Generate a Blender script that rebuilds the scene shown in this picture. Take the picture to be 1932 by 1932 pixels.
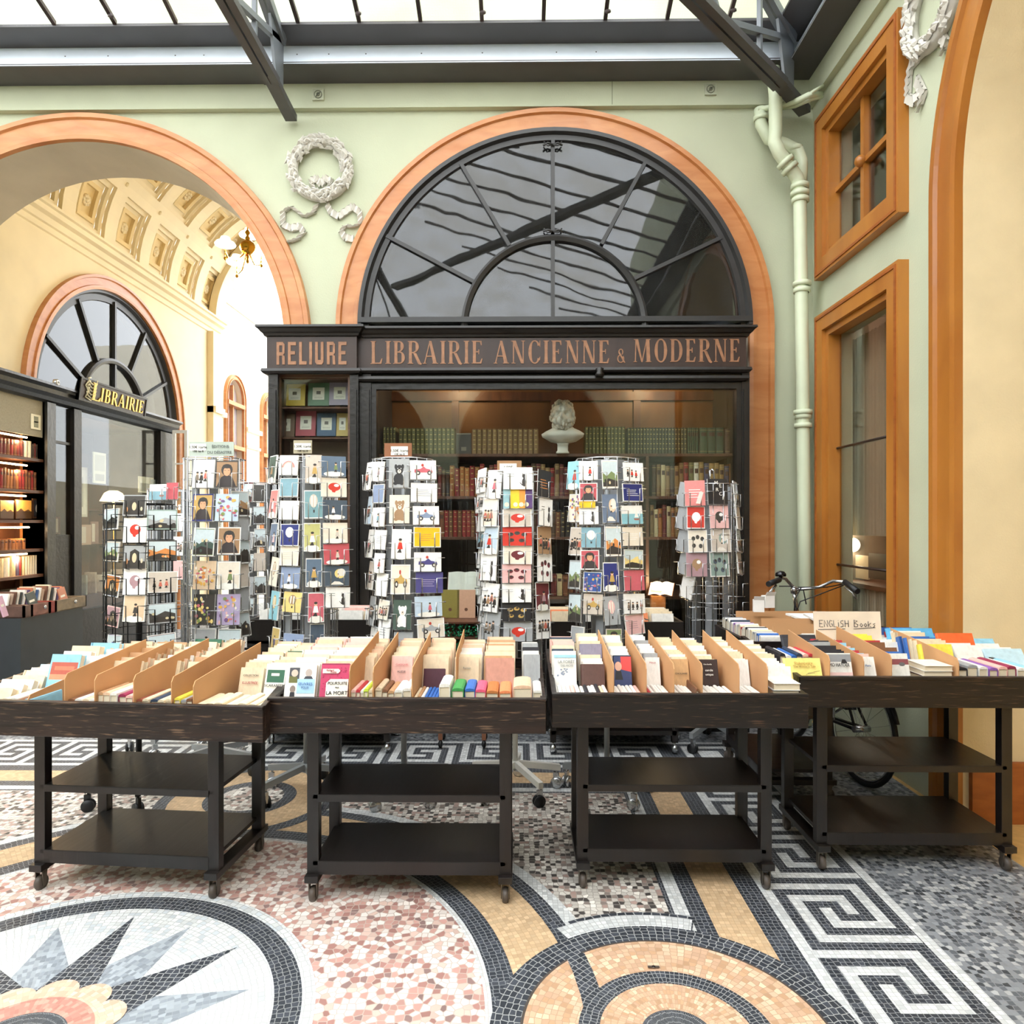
import bpy, bmesh, math, random
from mathutils import Matrix, Vector
random.seed(7)
for o in list(bpy.data.objects): bpy.data.objects.remove(o)
S=bpy.context.scene; COL=S.collection
PI=math.pi
# ---------------------------------------------------------------- camera, world, exposure
TH=math.radians(0.7); CAMZ=1.55
cd=bpy.data.cameras.new('camera'); cam=bpy.data.objects.new('camera',cd); COL.objects.link(cam)
cam.location=(0,0,CAMZ); cam.rotation_euler=(PI/2,0,TH)
cd.sensor_width=36; cd.lens=36*1300/1932; cd.shift_y=22/1932; cd.clip_start=.05
S.camera=cam
w=bpy.data.worlds.new('sky'); S.world=w; w.use_nodes=True
wn=w.node_tree.nodes; wl=w.node_tree.links
bg=wn['Background']; bg.inputs[0].default_value=(.93,.965,1.0,1); bg.inputs[1].default_value=5.2
S.view_settings.view_transform='Standard'; S.view_settings.look='None'
S.view_settings.gamma=1; S.view_settings.exposure=0.42; S.view_settings.use_curve_mapping=False
# ---------------------------------------------------------------- measuring helpers (camera ray to a plane of the place)
def ray(px,py):
    a=(px-966)/1300; b=(988-py)/1300
    return Vector((-math.sin(TH)+a*math.cos(TH),math.cos(TH)+a*math.sin(TH),b))
O0=Vector((0,0,CAMZ))
def PY(px,py,y): d=ray(px,py); return O0+d*(y/d.y)
def PX(px,py,x): d=ray(px,py); return O0+d*(x/d.x)
def PZ(px,py,z=0): d=ray(px,py); return O0+d*((z-CAMZ)/d.z)
def zY(py,y,px=966): return PY(px,py,y).z
def xY(px,y): return PY(px,900,y).x
# ---------------------------------------------------------------- colours, materials
def lin(c):
    if isinstance(c,str):
        c=c.lstrip('#'); c=[int(c[i:i+2],16)/255 for i in (0,2,4)]
    return tuple((v/12.92 if v<=.04045 else ((v+.055)/1.055)**2.4) for v in c[:3])+(1,)
MATS={}
def newmat(name):
    m=bpy.data.materials.new(name); m.use_nodes=True
    return m,m.node_tree.nodes,m.node_tree.links,m.node_tree.nodes['Principled BSDF']
def M(name,col,rough=.6,metal=0,noise=.12,nscale=6,bump=0,bscale=40,spec=.5,emit=None,estr=0,stretch=None,coat=0):
    if name in MATS: return MATS[name]
    m,n,l,b=newmat(name); MATS[name]=m
    b.inputs['Roughness'].default_value=rough; b.inputs['Metallic'].default_value=metal
    b.inputs['Specular IOR Level'].default_value=spec
    if coat: b.inputs['Coat Weight'].default_value=coat; b.inputs['Coat Roughness'].default_value=.15
    c=lin(col)
    tc=n.new('ShaderNodeTexCoord'); mp=n.new('ShaderNodeMapping'); l.new(tc.outputs['Object'],mp.inputs[0])
    if stretch: mp.inputs['Scale'].default_value=stretch
    nz=n.new('ShaderNodeTexNoise'); nz.inputs['Scale'].default_value=nscale; nz.inputs['Detail'].default_value=5
    l.new(mp.outputs[0],nz.inputs['Vector'])
    r=n.new('ShaderNodeValToRGB'); l.new(nz.outputs['Fac'],r.inputs[0])
    r.color_ramp.elements[0].position=.3; r.color_ramp.elements[1].position=.7
    r.color_ramp.elements[0].color=tuple(v*(1-noise) for v in c[:3])+(1,)
    r.color_ramp.elements[1].color=tuple(min(1,v*(1+noise)) for v in c[:3])+(1,)
    l.new(r.outputs[0],b.inputs['Base Color'])
    if bump:
        n2=n.new('ShaderNodeTexNoise'); n2.inputs['Scale'].default_value=bscale; l.new(mp.outputs[0],n2.inputs['Vector'])
        bp=n.new('ShaderNodeBump'); bp.inputs['Strength'].default_value=bump; bp.inputs['Distance'].default_value=.01
        l.new(n2.outputs['Fac'],bp.inputs['Height']); l.new(bp.outputs[0],b.inputs['Normal'])
    if emit:
        b.inputs['Emission Color'].default_value=lin(emit); b.inputs['Emission Strength'].default_value=estr
    return m
def objcol_mat(name,rough=.6,streak=0,spec=.4):
    m,n,l,b=newmat(name); MATS[name]=m
    oi=n.new('ShaderNodeObjectInfo'); tc=n.new('ShaderNodeTexCoord')
    nz=n.new('ShaderNodeTexNoise'); nz.inputs['Scale'].default_value=7; l.new(tc.outputs['Object'],nz.inputs['Vector'])
    mr=n.new('ShaderNodeMapRange'); mr.inputs['To Min'].default_value=.75; mr.inputs['To Max'].default_value=1.2
    l.new(nz.outputs['Fac'],mr.inputs['Value'])
    mx=n.new('ShaderNodeVectorMath'); mx.operation='SCALE'; l.new(oi.outputs['Color'],mx.inputs[0]); l.new(mr.outputs[0],mx.inputs['Scale'])
    l.new(mx.outputs[0],b.inputs['Base Color']); b.inputs['Roughness'].default_value=rough; b.inputs['Specular IOR Level'].default_value=spec
    return m
def attr_mat(name,rough=.4):
    m,n,l,b=newmat(name); MATS[name]=m
    a=n.new('ShaderNodeVertexColor'); a.layer_name='Col'
    tc=n.new('ShaderNodeTexCoord'); nz=n.new('ShaderNodeTexNoise'); nz.inputs['Scale'].default_value=60; l.new(tc.outputs['Object'],nz.inputs['Vector'])
    mr=n.new('ShaderNodeMapRange'); mr.inputs['To Min'].default_value=.88; mr.inputs['To Max'].default_value=1.08; l.new(nz.outputs['Fac'],mr.inputs['Value'])
    mx=n.new('ShaderNodeVectorMath'); mx.operation='SCALE'; l.new(a.outputs['Color'],mx.inputs[0]); l.new(mr.outputs[0],mx.inputs['Scale'])
    l.new(mx.outputs[0],b.inputs['Base Color']); b.inputs['Roughness'].default_value=rough
    return m
def wood(name,c1,c2,scale=3,stretch=(1,1,12),rough=.45,bump=.1,scratch=None,spec=.5,coat=0):
    if name in MATS: return MATS[name]
    m,n,l,b=newmat(name); MATS[name]=m
    tc=n.new('ShaderNodeTexCoord'); mp=n.new('ShaderNodeMapping'); mp.inputs['Scale'].default_value=stretch
    l.new(tc.outputs['Object'],mp.inputs[0])
    nz=n.new('ShaderNodeTexNoise'); nz.inputs['Scale'].default_value=scale; nz.inputs['Detail'].default_value=8; nz.inputs['Distortion'].default_value=.6
    l.new(mp.outputs[0],nz.inputs['Vector'])
    r=n.new('ShaderNodeValToRGB'); l.new(nz.outputs['Fac'],r.inputs[0])
    r.color_ramp.elements[0].position=.3; r.color_ramp.elements[0].color=lin(c1)
    r.color_ramp.elements[1].position=.72; r.color_ramp.elements[1].color=lin(c2)
    out=r.outputs[0]
    if scratch:
        n3=n.new('ShaderNodeTexNoise'); n3.inputs['Scale'].default_value=scale*4; n3.inputs['Detail'].default_value=10; l.new(mp.outputs[0],n3.inputs['Vector'])
        r3=n.new('ShaderNodeValToRGB'); r3.color_ramp.elements[0].position=.57; r3.color_ramp.elements[1].position=.68
        r3.color_ramp.elements[0].color=(0,0,0,1); r3.color_ramp.elements[1].color=(1,1,1,1)
        l.new(n3.outputs['Fac'],r3.inputs[0])
        mx=n.new('ShaderNodeMixRGB'); mx.inputs[2].default_value=lin(scratch); l.new(r3.outputs[0],mx.inputs[0]); l.new(out,mx.inputs[1]); out=mx.outputs[0]
    l.new(out,b.inputs['Base Color'])
    b.inputs['Roughness'].default_value=rough; b.inputs['Specular IOR Level'].default_value=spec
    if coat: b.inputs['Coat Weight'].default_value=coat
    if bump:
        bp=n.new('ShaderNodeBump'); bp.inputs['Strength'].default_value=bump; bp.inputs['Distance'].default_value=.01
        l.new(nz.outputs['Fac'],bp.inputs['Height']); l.new(bp.outputs[0],b.inputs['Normal'])
    return m
def glass(name,tint='#f2f5f3',refl=1.0,dirt=0,ior=1.5,wavy=0,transp=1.0):
    m,n,l,b=newmat(name); MATS[name]=m
    n.remove(b); out=n['Material Output']
    t=n.new('ShaderNodeBsdfTransparent'); t.inputs[0].default_value=tuple(v*transp for v in lin(tint)[:3])+(1,)
    g=n.new('ShaderNodeBsdfGlossy'); g.inputs['Roughness'].default_value=.02; g.inputs[0].default_value=(refl,refl,refl,1)
    ge=n.new('ShaderNodeNewGeometry'); im=n.new('ShaderNodeMapRange'); im.inputs['To Min'].default_value=ior; im.inputs['To Max'].default_value=1/ior; l.new(ge.outputs['Backfacing'],im.inputs['Value'])
    fr=n.new('ShaderNodeFresnel'); l.new(im.outputs[0],fr.inputs[0])
    mx=n.new('ShaderNodeMixShader'); l.new(fr.outputs[0],mx.inputs[0]); l.new(t.outputs[0],mx.inputs[1]); l.new(g.outputs[0],mx.inputs[2])
    o=mx.outputs[0]
    if wavy:
        tc=n.new('ShaderNodeTexCoord'); nz=n.new('ShaderNodeTexNoise'); nz.inputs['Scale'].default_value=1.6; nz.inputs['Detail'].default_value=2; l.new(tc.outputs['Object'],nz.inputs['Vector'])
        bp=n.new('ShaderNodeBump'); bp.inputs['Strength'].default_value=wavy; bp.inputs['Distance'].default_value=.05
        l.new(nz.outputs['Fac'],bp.inputs['Height']); l.new(bp.outputs[0],g.inputs['Normal']); 
    if dirt:
        d=n.new('ShaderNodeBsdfDiffuse'); d.inputs[0].default_value=lin('#d8d4c8')
        m2=n.new('ShaderNodeMixShader'); m2.inputs[0].default_value=dirt; l.new(o,m2.inputs[1]); l.new(d.outputs[0],m2.inputs[2]); o=m2.outputs[0]
    l.new(o,out.inputs[0]); return m
def roofglass():
    m,n,l,b=newmat('wired_roof_glass'); MATS['roofglass']=m
    n.remove(b); out=n['Material Output']
    tc=n.new('ShaderNodeTexCoord')
    br=n.new('ShaderNodeTexBrick'); br.offset=0; br.inputs['Scale'].default_value=26; br.inputs['Mortar Size'].default_value=.04
    br.inputs['Brick Width'].default_value=.5; br.inputs['Row Height'].default_value=.5
    l.new(tc.outputs['Object'],br.inputs['Vector'])
    nz=n.new('ShaderNodeTexNoise'); nz.inputs['Scale'].default_value=1.3; nz.inputs['Detail'].default_value=6; l.new(tc.outputs['Object'],nz.inputs['Vector'])
    rp=n.new('ShaderNodeValToRGB'); l.new(nz.outputs['Fac'],rp.inputs[0])
    rp.color_ramp.elements[0].position=.35; rp.color_ramp.elements[0].color=lin('#efebe3')
    rp.color_ramp.elements[1].position=.6; rp.color_ramp.elements[1].color=lin('#ffffff')
    mr=n.new('ShaderNodeMapRange'); mr.inputs['To Min'].default_value=1; mr.inputs['To Max'].default_value=.95; l.new(br.outputs['Fac'],mr.inputs['Value'])
    vm=n.new('ShaderNodeVectorMath'); vm.operation='SCALE'; l.new(rp.outputs[0],vm.inputs[0]); l.new(mr.outputs[0],vm.inputs['Scale'])
    t=n.new('ShaderNodeBsdfTransparent'); l.new(vm.outputs[0],t.inputs[0])
    d=n.new('ShaderNodeBsdfDiffuse'); d.inputs[0].default_value=lin('#b9b4a8')
    mx=n.new('ShaderNodeMixShader'); mx.inputs[0].default_value=.06; l.new(t.outputs[0],mx.inputs[1]); l.new(d.outputs[0],mx.inputs[2])
    l.new(mx.outputs[0],out.inputs[0]); return m
def mosaic(name,cols,size=.02,center=None,rnd=.25,grout='#8d8a84',rough=.5,jit=.0,gw=.06,fleck=None):
    """tesserae: cells of a low-randomness voronoi, coloured from a constant ramp; center -> rings around it"""
    key='mosaic_'+name
    if key in MATS: return MATS[key]
    m,n,l,b=newmat(key); MATS[key]=m
    tc=n.new('ShaderNodeTexCoord'); src=tc.outputs['Object']
    if center:
        sub=n.new('ShaderNodeVectorMath'); sub.operation='SUBTRACT'; sub.inputs[1].default_value=(center[0],center[1],0); l.new(src,sub.inputs[0])
        sp=n.new('ShaderNodeSeparateXYZ'); l.new(sub.outputs[0],sp.inputs[0])
        at=n.new('ShaderNodeMath'); at.operation='ARCTAN2'; l.new(sp.outputs[1],at.inputs[0]); l.new(sp.outputs[0],at.inputs[1])
        mu=n.new('ShaderNodeMath'); mu.operation='MULTIPLY'; mu.inputs[1].default_value=center[2]; l.new(at.outputs[0],mu.inputs[0])
        fl=n.new('ShaderNodeVectorMath'); fl.operation='MULTIPLY'; fl.inputs[1].default_value=(1,1,0); l.new(sub.outputs[0],fl.inputs[0])
        ln=n.new('ShaderNodeVectorMath'); ln.operation='LENGTH'; l.new(fl.outputs[0],ln.inputs[0])
        cb=n.new('ShaderNodeCombineXYZ'); l.new(mu.outputs[0],cb.inputs[0]); l.new(ln.outputs['Value'],cb.inputs[1]); src=cb.outputs[0]
    def vor(feat):
        v=n.new('ShaderNodeTexVoronoi'); v.voronoi_dimensions='2D'; v.feature=feat
        v.inputs['Scale'].default_value=1/size; v.inputs['Randomness'].default_value=rnd
        l.new(src,v.inputs['Vector']); return v
    a=vor('F1'); e=vor('DISTANCE_TO_EDGE')
    sx=n.new('ShaderNodeSeparateColor'); l.new(a.outputs['Color'],sx.inputs[0])
    r=n.new('ShaderNodeValToRGB'); r.color_ramp.interpolation='CONSTANT'; l.new(sx.outputs[0],r.inputs[0])
    els=r.color_ramp.elements; tot=sum(x[1] for x in cols); acc=0
    els[0].position=0; els[0].color=lin(cols[0][0]); els[1].position=.9999; els[1].color=lin(cols[-1][0])
    acc=cols[0][1]/tot
    for c,wt in cols[1:]:
        q=els.new(acc); q.color=lin(c); acc+=wt/tot
    mrv=n.new('ShaderNodeMapRange'); mrv.inputs['To Min'].default_value=.84; mrv.inputs['To Max'].default_value=1.12; l.new(sx.outputs[1],mrv.inputs['Value'])
    vs=n.new('ShaderNodeVectorMath'); vs.operation='SCALE'; l.new(r.outputs[0],vs.inputs[0]); l.new(mrv.outputs[0],vs.inputs['Scale'])
    g=n.new('ShaderNodeMath'); g.operation='LESS_THAN'; g.inputs[1].default_value=gw; l.new(e.outputs['Distance'],g.inputs[0])
    mx=n.new('ShaderNodeMixRGB'); mx.inputs[2].default_value=lin(grout); l.new(g.outputs[0],mx.inputs[0]); l.new(vs.outputs[0],mx.inputs[1])
    l.new(mx.outputs[0],b.inputs['Base Color']); b.inputs['Roughness'].default_value=rough
    bp=n.new('ShaderNodeBump'); bp.inputs['Strength'].default_value=.25; bp.inputs['Distance'].default_value=.002
    mn=n.new('ShaderNodeMath'); mn.operation='MINIMUM'; mn.inputs[1].default_value=.15; l.new(e.outputs['Distance'],mn.inputs[0])
    l.new(mn.outputs[0],bp.inputs['Height']); l.new(bp.outputs[0],b.inputs['Normal'])
    return m
# ---------------------------------------------------------------- mesh builder
class MB:
    def __init__(s): s.v=[]; s.f=[]; s.m=[]; s.mats=[]; s.cur=0; s.c=[]; s.col=None; s.sm=[]; s.smooth=False
    def mat(s,m):
        if m not in s.mats: s.mats.append(m)
        s.cur=s.mats.index(m); return s
    def face(s,idx):
        s.f.append(idx); s.m.append(s.cur); s.c.append(s.col); s.sm.append(s.smooth)
    def poly(s,pts):
        i=len(s.v); s.v+= [tuple(p) for p in pts]; s.face(list(range(i,i+len(pts))))
    def box(s,a,b,T=None):
        x0,x1=sorted((a[0],b[0])); y0,y1=sorted((a[1],b[1])); z0,z1=sorted((a[2],b[2]))
        p=[(x0,y0,z0),(x1,y0,z0),(x1,y1,z0),(x0,y1,z0),(x0,y0,z1),(x1,y0,z1),(x1,y1,z1),(x0,y1,z1)]
        if T: p=[tuple(T@Vector(q)) for q in p]
        i=len(s.v); s.v+=p
        for q in ((0,3,2,1),(4,5,6,7),(0,1,5,4),(1,2,6,5),(2,3,7,6),(3,0,4,7)): s.face([i+k for k in q])
        return s
    def prism(s,pts,d):
        """pts: 3D polygon, extruded by vector d"""
        i=len(s.v); n=len(pts); d=Vector(d)
        s.v+=[tuple(p) for p in pts]+[tuple(Vector(p)+d) for p in pts]
        s.face(list(range(i,i+n))); s.face(list(range(i+2*n-1,i+n-1,-1)))
        for k in range(n): s.face([i+k,i+n+k,i+n+(k+1)%n,i+(k+1)%n])
        return s
    def tube(s,pts,r,n=8,close=False,cap=True):
        pts=[Vector(p) for p in pts]; N=len(pts); base=len(s.v); sm=s.smooth; s.smooth=True
        rr=r if isinstance(r,(list,tuple)) else [r]*N
        up=None
        for k,p in enumerate(pts):
            if close: t=pts[(k+1)%N]-pts[k-1]
            else: t=(pts[min(k+1,N-1)]-pts[max(k-1,0)])
            t.normalize()
            if up is None: up=Vector((0,0,1)) if abs(t.z)<.9 else Vector((1,0,0))
            a=t.cross(up)
            if a.length<1e-4: a=t.orthogonal()
            a.normalize(); b2=a.cross(t); up=b2
            for j in range(n):
                an=2*PI*j/n; q=p+(a*math.cos(an)+b2*math.sin(an))*rr[k]; s.v.append(tuple(q))
        for k in range(N if close else N-1):
            k2=(k+1)%N
            for j in range(n):
                s.face([base+k*n+j,base+k*n+(j+1)%n,base+k2*n+(j+1)%n,base+k2*n+j])
        if cap and not close:
            s.smooth=False
            s.face([base+j for j in range(n)][::-1]); s.face([base+(N-1)*n+j for j in range(n)])
        s.smooth=sm; return s
    def lathe(s,prof,c=(0,0,0),n=20,axis='z',T=None,arc=2*PI):
        base=len(s.v); sm=s.smooth; s.smooth=True; full=abs(arc-2*PI)<1e-6; nn=n if full else n+1
        for r,h in prof:
            for j in range(nn):
                a=arc*j/n; x,y=r*math.cos(a),r*math.sin(a)
                p=(x,y,h) if axis=='z' else ((x,h,y) if axis=='y' else (h,x,y))
                p=Vector(p)+Vector(c)
                if T: p=T@p
                s.v.append(tuple(p))
        for k in range(len(prof)-1):
            for j in range(n):
                j2=(j+1)%nn
                s.face([base+k*nn+j,base+k*nn+j2,base+(k+1)*nn+j2,base+(k+1)*nn+j])
        s.smooth=sm; return s
    def ball(s,c,r,sx=1,sy=1,sz=1,n=12,T=None):
        prof=[(max(1e-5,math.sin(PI*k/(n//2))),-math.cos(PI*k/(n//2))) for k in range(n//2+1)]
        base=len(s.v); s.lathe(prof,(0,0,0),n)
        for i in range(base,len(s.v)):
            q=Vector((s.v[i][0]*r*sx,s.v[i][1]*r*sy,s.v[i][2]*r*sz))
            if T: q=T@q
            s.v[i]=tuple(q+Vector(c))
        return s
    def sweep(s,path,prof,close_prof=True,mp=None):
        """path: list of (origin, out-vector, side-vector); prof: (a,b) -> origin+a*out+b*side"""
        base=len(s.v); n=len(prof)
        for o,u,v in path:
            for a,b in prof: s.v.append(tuple(Vector(o)+Vector(u)*a+Vector(v)*b))
        for k in range(len(path)-1):
            for j in range(n if close_prof else n-1):
                j2=(j+1)%n
                s.face([base+k*n+j,base+k*n+j2,base+(k+1)*n+j2,base+(k+1)*n+j])
        if close_prof:
            s.face([base+j for j in range(n)]); s.face([base+(len(path)-1)*n+j for j in range(n)][::-1])
        return s
    def build(s,name,parent=None,loc=None,bevel=0,weld=False,fix=True):
        me=bpy.data.meshes.new(name)
        if loc is not None:
            L=Vector(loc); s.v=[tuple(Vector(p)-L) for p in s.v]
        me.from_pydata(s.v,[],s.f)
        for m in (s.mats or [M('paint_plain','#888888')]): me.materials.append(m)
        me.polygons.foreach_set('material_index',s.m); me.polygons.foreach_set('use_smooth',s.sm)
        if any(c is not None for c in s.c):
            ca=me.color_attributes.new('Col','FLOAT_COLOR','CORNER')
            for p,c in zip(me.polygons,s.c):
                cc=lin(c) if c else (1,1,1,1)
                for li in p.loop_indices: ca.data[li].color=cc
        if fix:
            bm=bmesh.new(); bm.from_mesh(me); bmesh.ops.recalc_face_normals(bm,faces=bm.faces); bm.to_mesh(me); bm.free()
        me.update()
        o=bpy.data.objects.new(name,me); COL.objects.link(o)
        if loc is not None: o.location=loc
        if parent:
            o.parent=parent
            if loc is not None: o.location=Vector(loc)
        if bevel:
            b=o.modifiers.new('bevel','BEVEL'); b.width=bevel; b.segments=2; b.limit_method='ANGLE'
        return o
def tag(o,label,cat,group=None,kind=None):
    o['label']=label; o['category']=cat
    if group: o['group']=group
    if kind: o['kind']=kind
    return o
def thing(name,label,cat,loc=(0,0,0),group=None,rz=0):
    o=bpy.data.objects.new(name,None); COL.objects.link(o); o.location=loc; o.rotation_euler=(0,0,rz); o.empty_display_size=.1
    return tag(o,label,cat,group)
def struct(name,mb,**k):
    o=mb.build(name,**k); o['kind']='structure'; return o
def adopt(o,parent):
    """parent keeping world placement (parent placed by location/rotation only)"""
    bpy.context.view_layer.update()
    o.parent=parent; o.matrix_parent_inverse=parent.matrix_world.inverted(); return o
ORD=['first','second','third','fourth','fifth','sixth','seventh','eighth','ninth','tenth','eleventh','twelfth','thirteenth','fourteenth','fifteenth','sixteenth','seventeenth','eighteenth','nineteenth','twentieth']+['%dth'%i if i%10 not in(1,2,3) else '%d%s'%(i,{1:'st',2:'nd',3:'rd'}[i%10]) for i in range(21,60)]
# text on objects (built-in font, converted to mesh)
def text(parent,name,body,size,T,mat,depth=.0006,sx=1,align='CENTER'):
    cu=bpy.data.curves.new('t','FONT'); cu.body=body; cu.size=size; cu.extrude=depth; cu.align_x=align; cu.align_y='CENTER'; cu.resolution_u=3
    ob=bpy.data.objects.new('t',cu); COL.objects.link(ob)
    dg=bpy.context.evaluated_depsgraph_get(); me=bpy.data.meshes.new_from_object(ob.evaluated_get(dg))
    bpy.data.objects.remove(ob); me.name=name
    me.materials.clear(); me.materials.append(mat)
    me.transform(T@Matrix.Diagonal((sx,1,1,1)))
    o=bpy.data.objects.new(name,me); COL.objects.link(o)
    if parent: o.parent=parent
    return o
def frame_from(o,x,y):   # matrix: text plane x right, y up, at origin o
    x=Vector(x).normalized(); y=Vector(y).normalized(); z=x.cross(y)
    m=Matrix.Identity(4)
    for i,c in enumerate((x,y,z,Vector(o))):
        for r in range(3): m[r][i]=c[r]
    return m
# ---------------------------------------------------------------- shared materials
GREEN=M('green_plaster','#b8bda3',.75,noise=.05,nscale=2,bump=.12,bscale=90)
BEIGE=M('beige_plaster','#dccba6',.75,noise=.07,nscale=3,bump=.15,bscale=90)
CREAM=M('cream_plaster','#e6d6b2',.7,noise=.05,nscale=3)
SOFFIT=M('grey_beige_plaster','#c0b5a0',.8,noise=.07,nscale=3,bump=.1)
TRIMW=wood('varnished_orange_wood','#b26f3c','#c88a55',1.6,(2,2,7),.42,.03,coat=.15)
TRIMR=wood('varnished_amber_wood','#9c5d1e','#b5772f',1.8,(2,2,.6),.4,.03,coat=.15)
TRIMD=wood('varnished_dark_orange_wood','#8c4a1c','#a86028',2.2,(2,2,8),.45,.05)
BLACK=M('black_shop_paint','#1b1816',.38,noise=.3,nscale=5,bump=.25,bscale=25,spec=.5)
BLACKG=M('blackish_grey_window_paint','#2b2a2a',.4,noise=.15,nscale=8)
SIGNB=wood('aged_sign_panel','#2a1c18','#3b2a24',2,(5,1,1),.42,.05)
BRONZE=M('faded_bronze_paint','#966a4c',.5,noise=.22,nscale=25)
GOLD=M('gold_leaf_paint','#e8c66a',.35,.35,noise=.1)
STEEL=M('grey_blue_steel_paint','#6e7379',.45,noise=.08,nscale=4)
STEELL=M('roof_lit_steel_paint','#dfe8f2',.4,noise=.07,nscale=3)  # sloped gutter face: light from the roof put into the pale colour
STEELD=M('dark_shaded_steel_paint','#4c4a4b',.5,noise=.1,nscale=4)  # gutter undersides: shade put into the dark colour; also truss ties and bolts
PLASTER=M('white_plaster_relief','#cbc7be',.7,noise=.06,nscale=20)
GLASS=glass('clear_shop_glass',refl=1.0)
FANGL=glass('old_wavy_fanlight_glass',tint='#b8bcc0',refl=.9,ior=1.55,wavy=.05,dirt=.015)
SIDEGL=glass('side_window_glass',tint='#f0f0ee',refl=.8)
ROOFGL=roofglass()
DARKW=wood('dark_stained_cart_wood','#0e0a09','#181110',3,(10,1,1),.38,.12,spec=.6)
RAILW=wood('worn_dark_rail_wood','#0d0807','#2b1b15',2.2,(1.2,8,14),.4,.5,scratch='#66503f',spec=.5)
RAILW2=wood('dark_rail_wood','#0e0908','#1b1210',2.2,(1.2,8,14),.4,.3,scratch='#4a352a',spec=.5)
GLASS2=glass('passage_shop_glass',refl=.6)
CARDB=M('brown_cardboard','#c69668',.8,noise=.08,nscale=4)
PAGES=M('cream_page_edges','#e2d4bb',.85,noise=.12,nscale=12,stretch=(60,3,3))
BOOKC=objcol_mat('book_cover'); PRINT=attr_mat('printed_card'); 
CHROME=M('bright_wire','#c4c6c8',.25,.9,noise=.05)
WIREK=M('black_wire','#17181a',.4,.4,noise=.05)
RUB=M('black_rubber','#16171a',.5,noise=.1)
PAPER=M('white_paper','#f2efe8',.7,noise=.03)
INKK=M('black_ink','#161412',.6,noise=.05)
# ================================================================ SETTING
YW=5.45; XS=2.30; ZT=7.2
# ---- floor mosaic
BC=(-1.37,2.09); RC=(-1.50,2.005); MC=(.475,2.077)
WH='#cfd1d1'; DK='#2f333a'; DK2='#3f434b'; PK='#b98076'; TANC='#d9b482'
m_grey=mosaic('grey_field',[('#5c6066',3),('#83878c',4),('#a3a5a6',2),('#3f4348',1.5)],.022,rnd=.45,grout='#7d8084')
m_mix=mosaic('mixed_field',[('#c8c2ba',4),('#8d8079',1.6),('#4b4644',2),('#a98f86',1.6),('#e3ded6',2)],.024,rnd=.45,grout='#9a948c')
m_pink=mosaic('pink_field',[('#ddd3cc',6),('#b98f85',2.6),('#a0766e',1.8),('#8a706c',.8),('#cdb0a4',1.6)],.026,rnd=.75,grout='#b5a59a')
m_tan=mosaic('tan_band',[('#c2a582',1),('#cdb18e',1),('#c6a986',1)],.02,rnd=.2,grout='#a98d6c',gw=.035)
m_tanr=mosaic('tan_ring',[('#c2a582',1),('#cdb18e',1),('#c6a986',1)],.02,(BC[0],BC[1],1.5),rnd=.2,grout='#a98d6c',gw=.035)
m_dk=mosaic('dark_band',[(DK,2),(DK2,1)],.021,rnd=.3,grout='#84878a')
m_wh=mosaic('white_band',[(WH,2),('#c2c5c6',1)],.02,rnd=.15,grout='#a4a6a6',gw=.045)
def ringm(name,cols,c,R,**k): return mosaic(name,cols,.021,(c[0],c[1],R),**k)
m_dkb=ringm('dark_ring_large',[(DK,2),(DK2,1)],BC,1.5,rnd=.3,grout='#84878a')
m_whb=ringm('white_ring_large',[(WH,2),('#c2c5c6',1)],BC,1.5,rnd=.15,grout='#b0a8a0',gw=.045)
m_dkr=ringm('dark_ring_rosette',[(DK,2),(DK2,1)],RC,.78,rnd=.3,grout='#8a8c8c')
m_whr=ringm('white_disc_rosette',[(WH,2),('#bfc5ca',1),('#d8d9d8',1)],RC,.6,rnd=.3,grout='#a8aaa8')
m_gyr=ringm('grey_star_point',[('#848b93',1),('#9aa1a8',1)],RC,.6,rnd=.3,grout='#9aa0a4',gw=.02)
m_star=mosaic('dark_star_point',[(DK,2),(DK2,1)],.022,rnd=.35,grout='#9a9c9c')
m_ptl=ringm('peach_petal',[('#d0ac94',1),('#d9baa4',1)],RC,.3,rnd=.3,grout='#c4a28c',gw=.03)
m_ros=ringm('rose_ring',[('#b67f72',2),('#c69484',1)],RC,.3,rnd=.35,grout='#b98476',gw=.03)
m_dkm=ringm('dark_ring_cover',[(DK,2),(DK2,1)],MC,.4,rnd=.3,grout='#9a9c9c')
m_tnm=ringm('tan_disc_cover',[('#c8a488',2),('#d6ba9e',1),('#bb9676',1)],MC,.35,rnd=.3,grout='#a98c72',gw=.05)
m_whm=ringm('white_ring_cover',[(WH,2),('#c2c5c6',1)],MC,.6,rnd=.15,grout='#a4a6a6')
f=MB(); ZL=[0.0]
def lay(mat,pts,lv):
    z=lv*.0004; f.mat(mat); f.poly([(x,y,z) for x,y in pts])
def disc(c,r,n=96,a0=0,a1=2*PI): return [(c[0]+r*math.cos(a0+(a1-a0)*i/n),c[1]+r*math.sin(a0+(a1-a0)*i/n)) for i in range(n+1 if a1-a0<6.28 else n)]
def rect(x0,y0,x1,y1): return [(x0,y0),(x1,y0),(x1,y1),(x0,y1)]
lay(m_grey,rect(-9,-4,2.27,25),0)
f.mat(M('floor_side_tan','#c9a468',.5,noise=.12,nscale=20)); f.poly([(2.27,-4,0),(4.5,-4,0),(4.5,8,0),(2.27,8,0)])
XO,XI,YO,YI=1.535,1.013,4.90,4.378
s0=(XO-XI)/11
lay(m_wh,rect(-8,-3,XO,YO),1)                      # outer white edge of the key border (everything inside overlays it)
lay(m_dk,rect(-8,-3,XO-s0*.9,YO-s0*.9),2)
lay(m_dk,rect(-8,-3,XI,YI),5)
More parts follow.
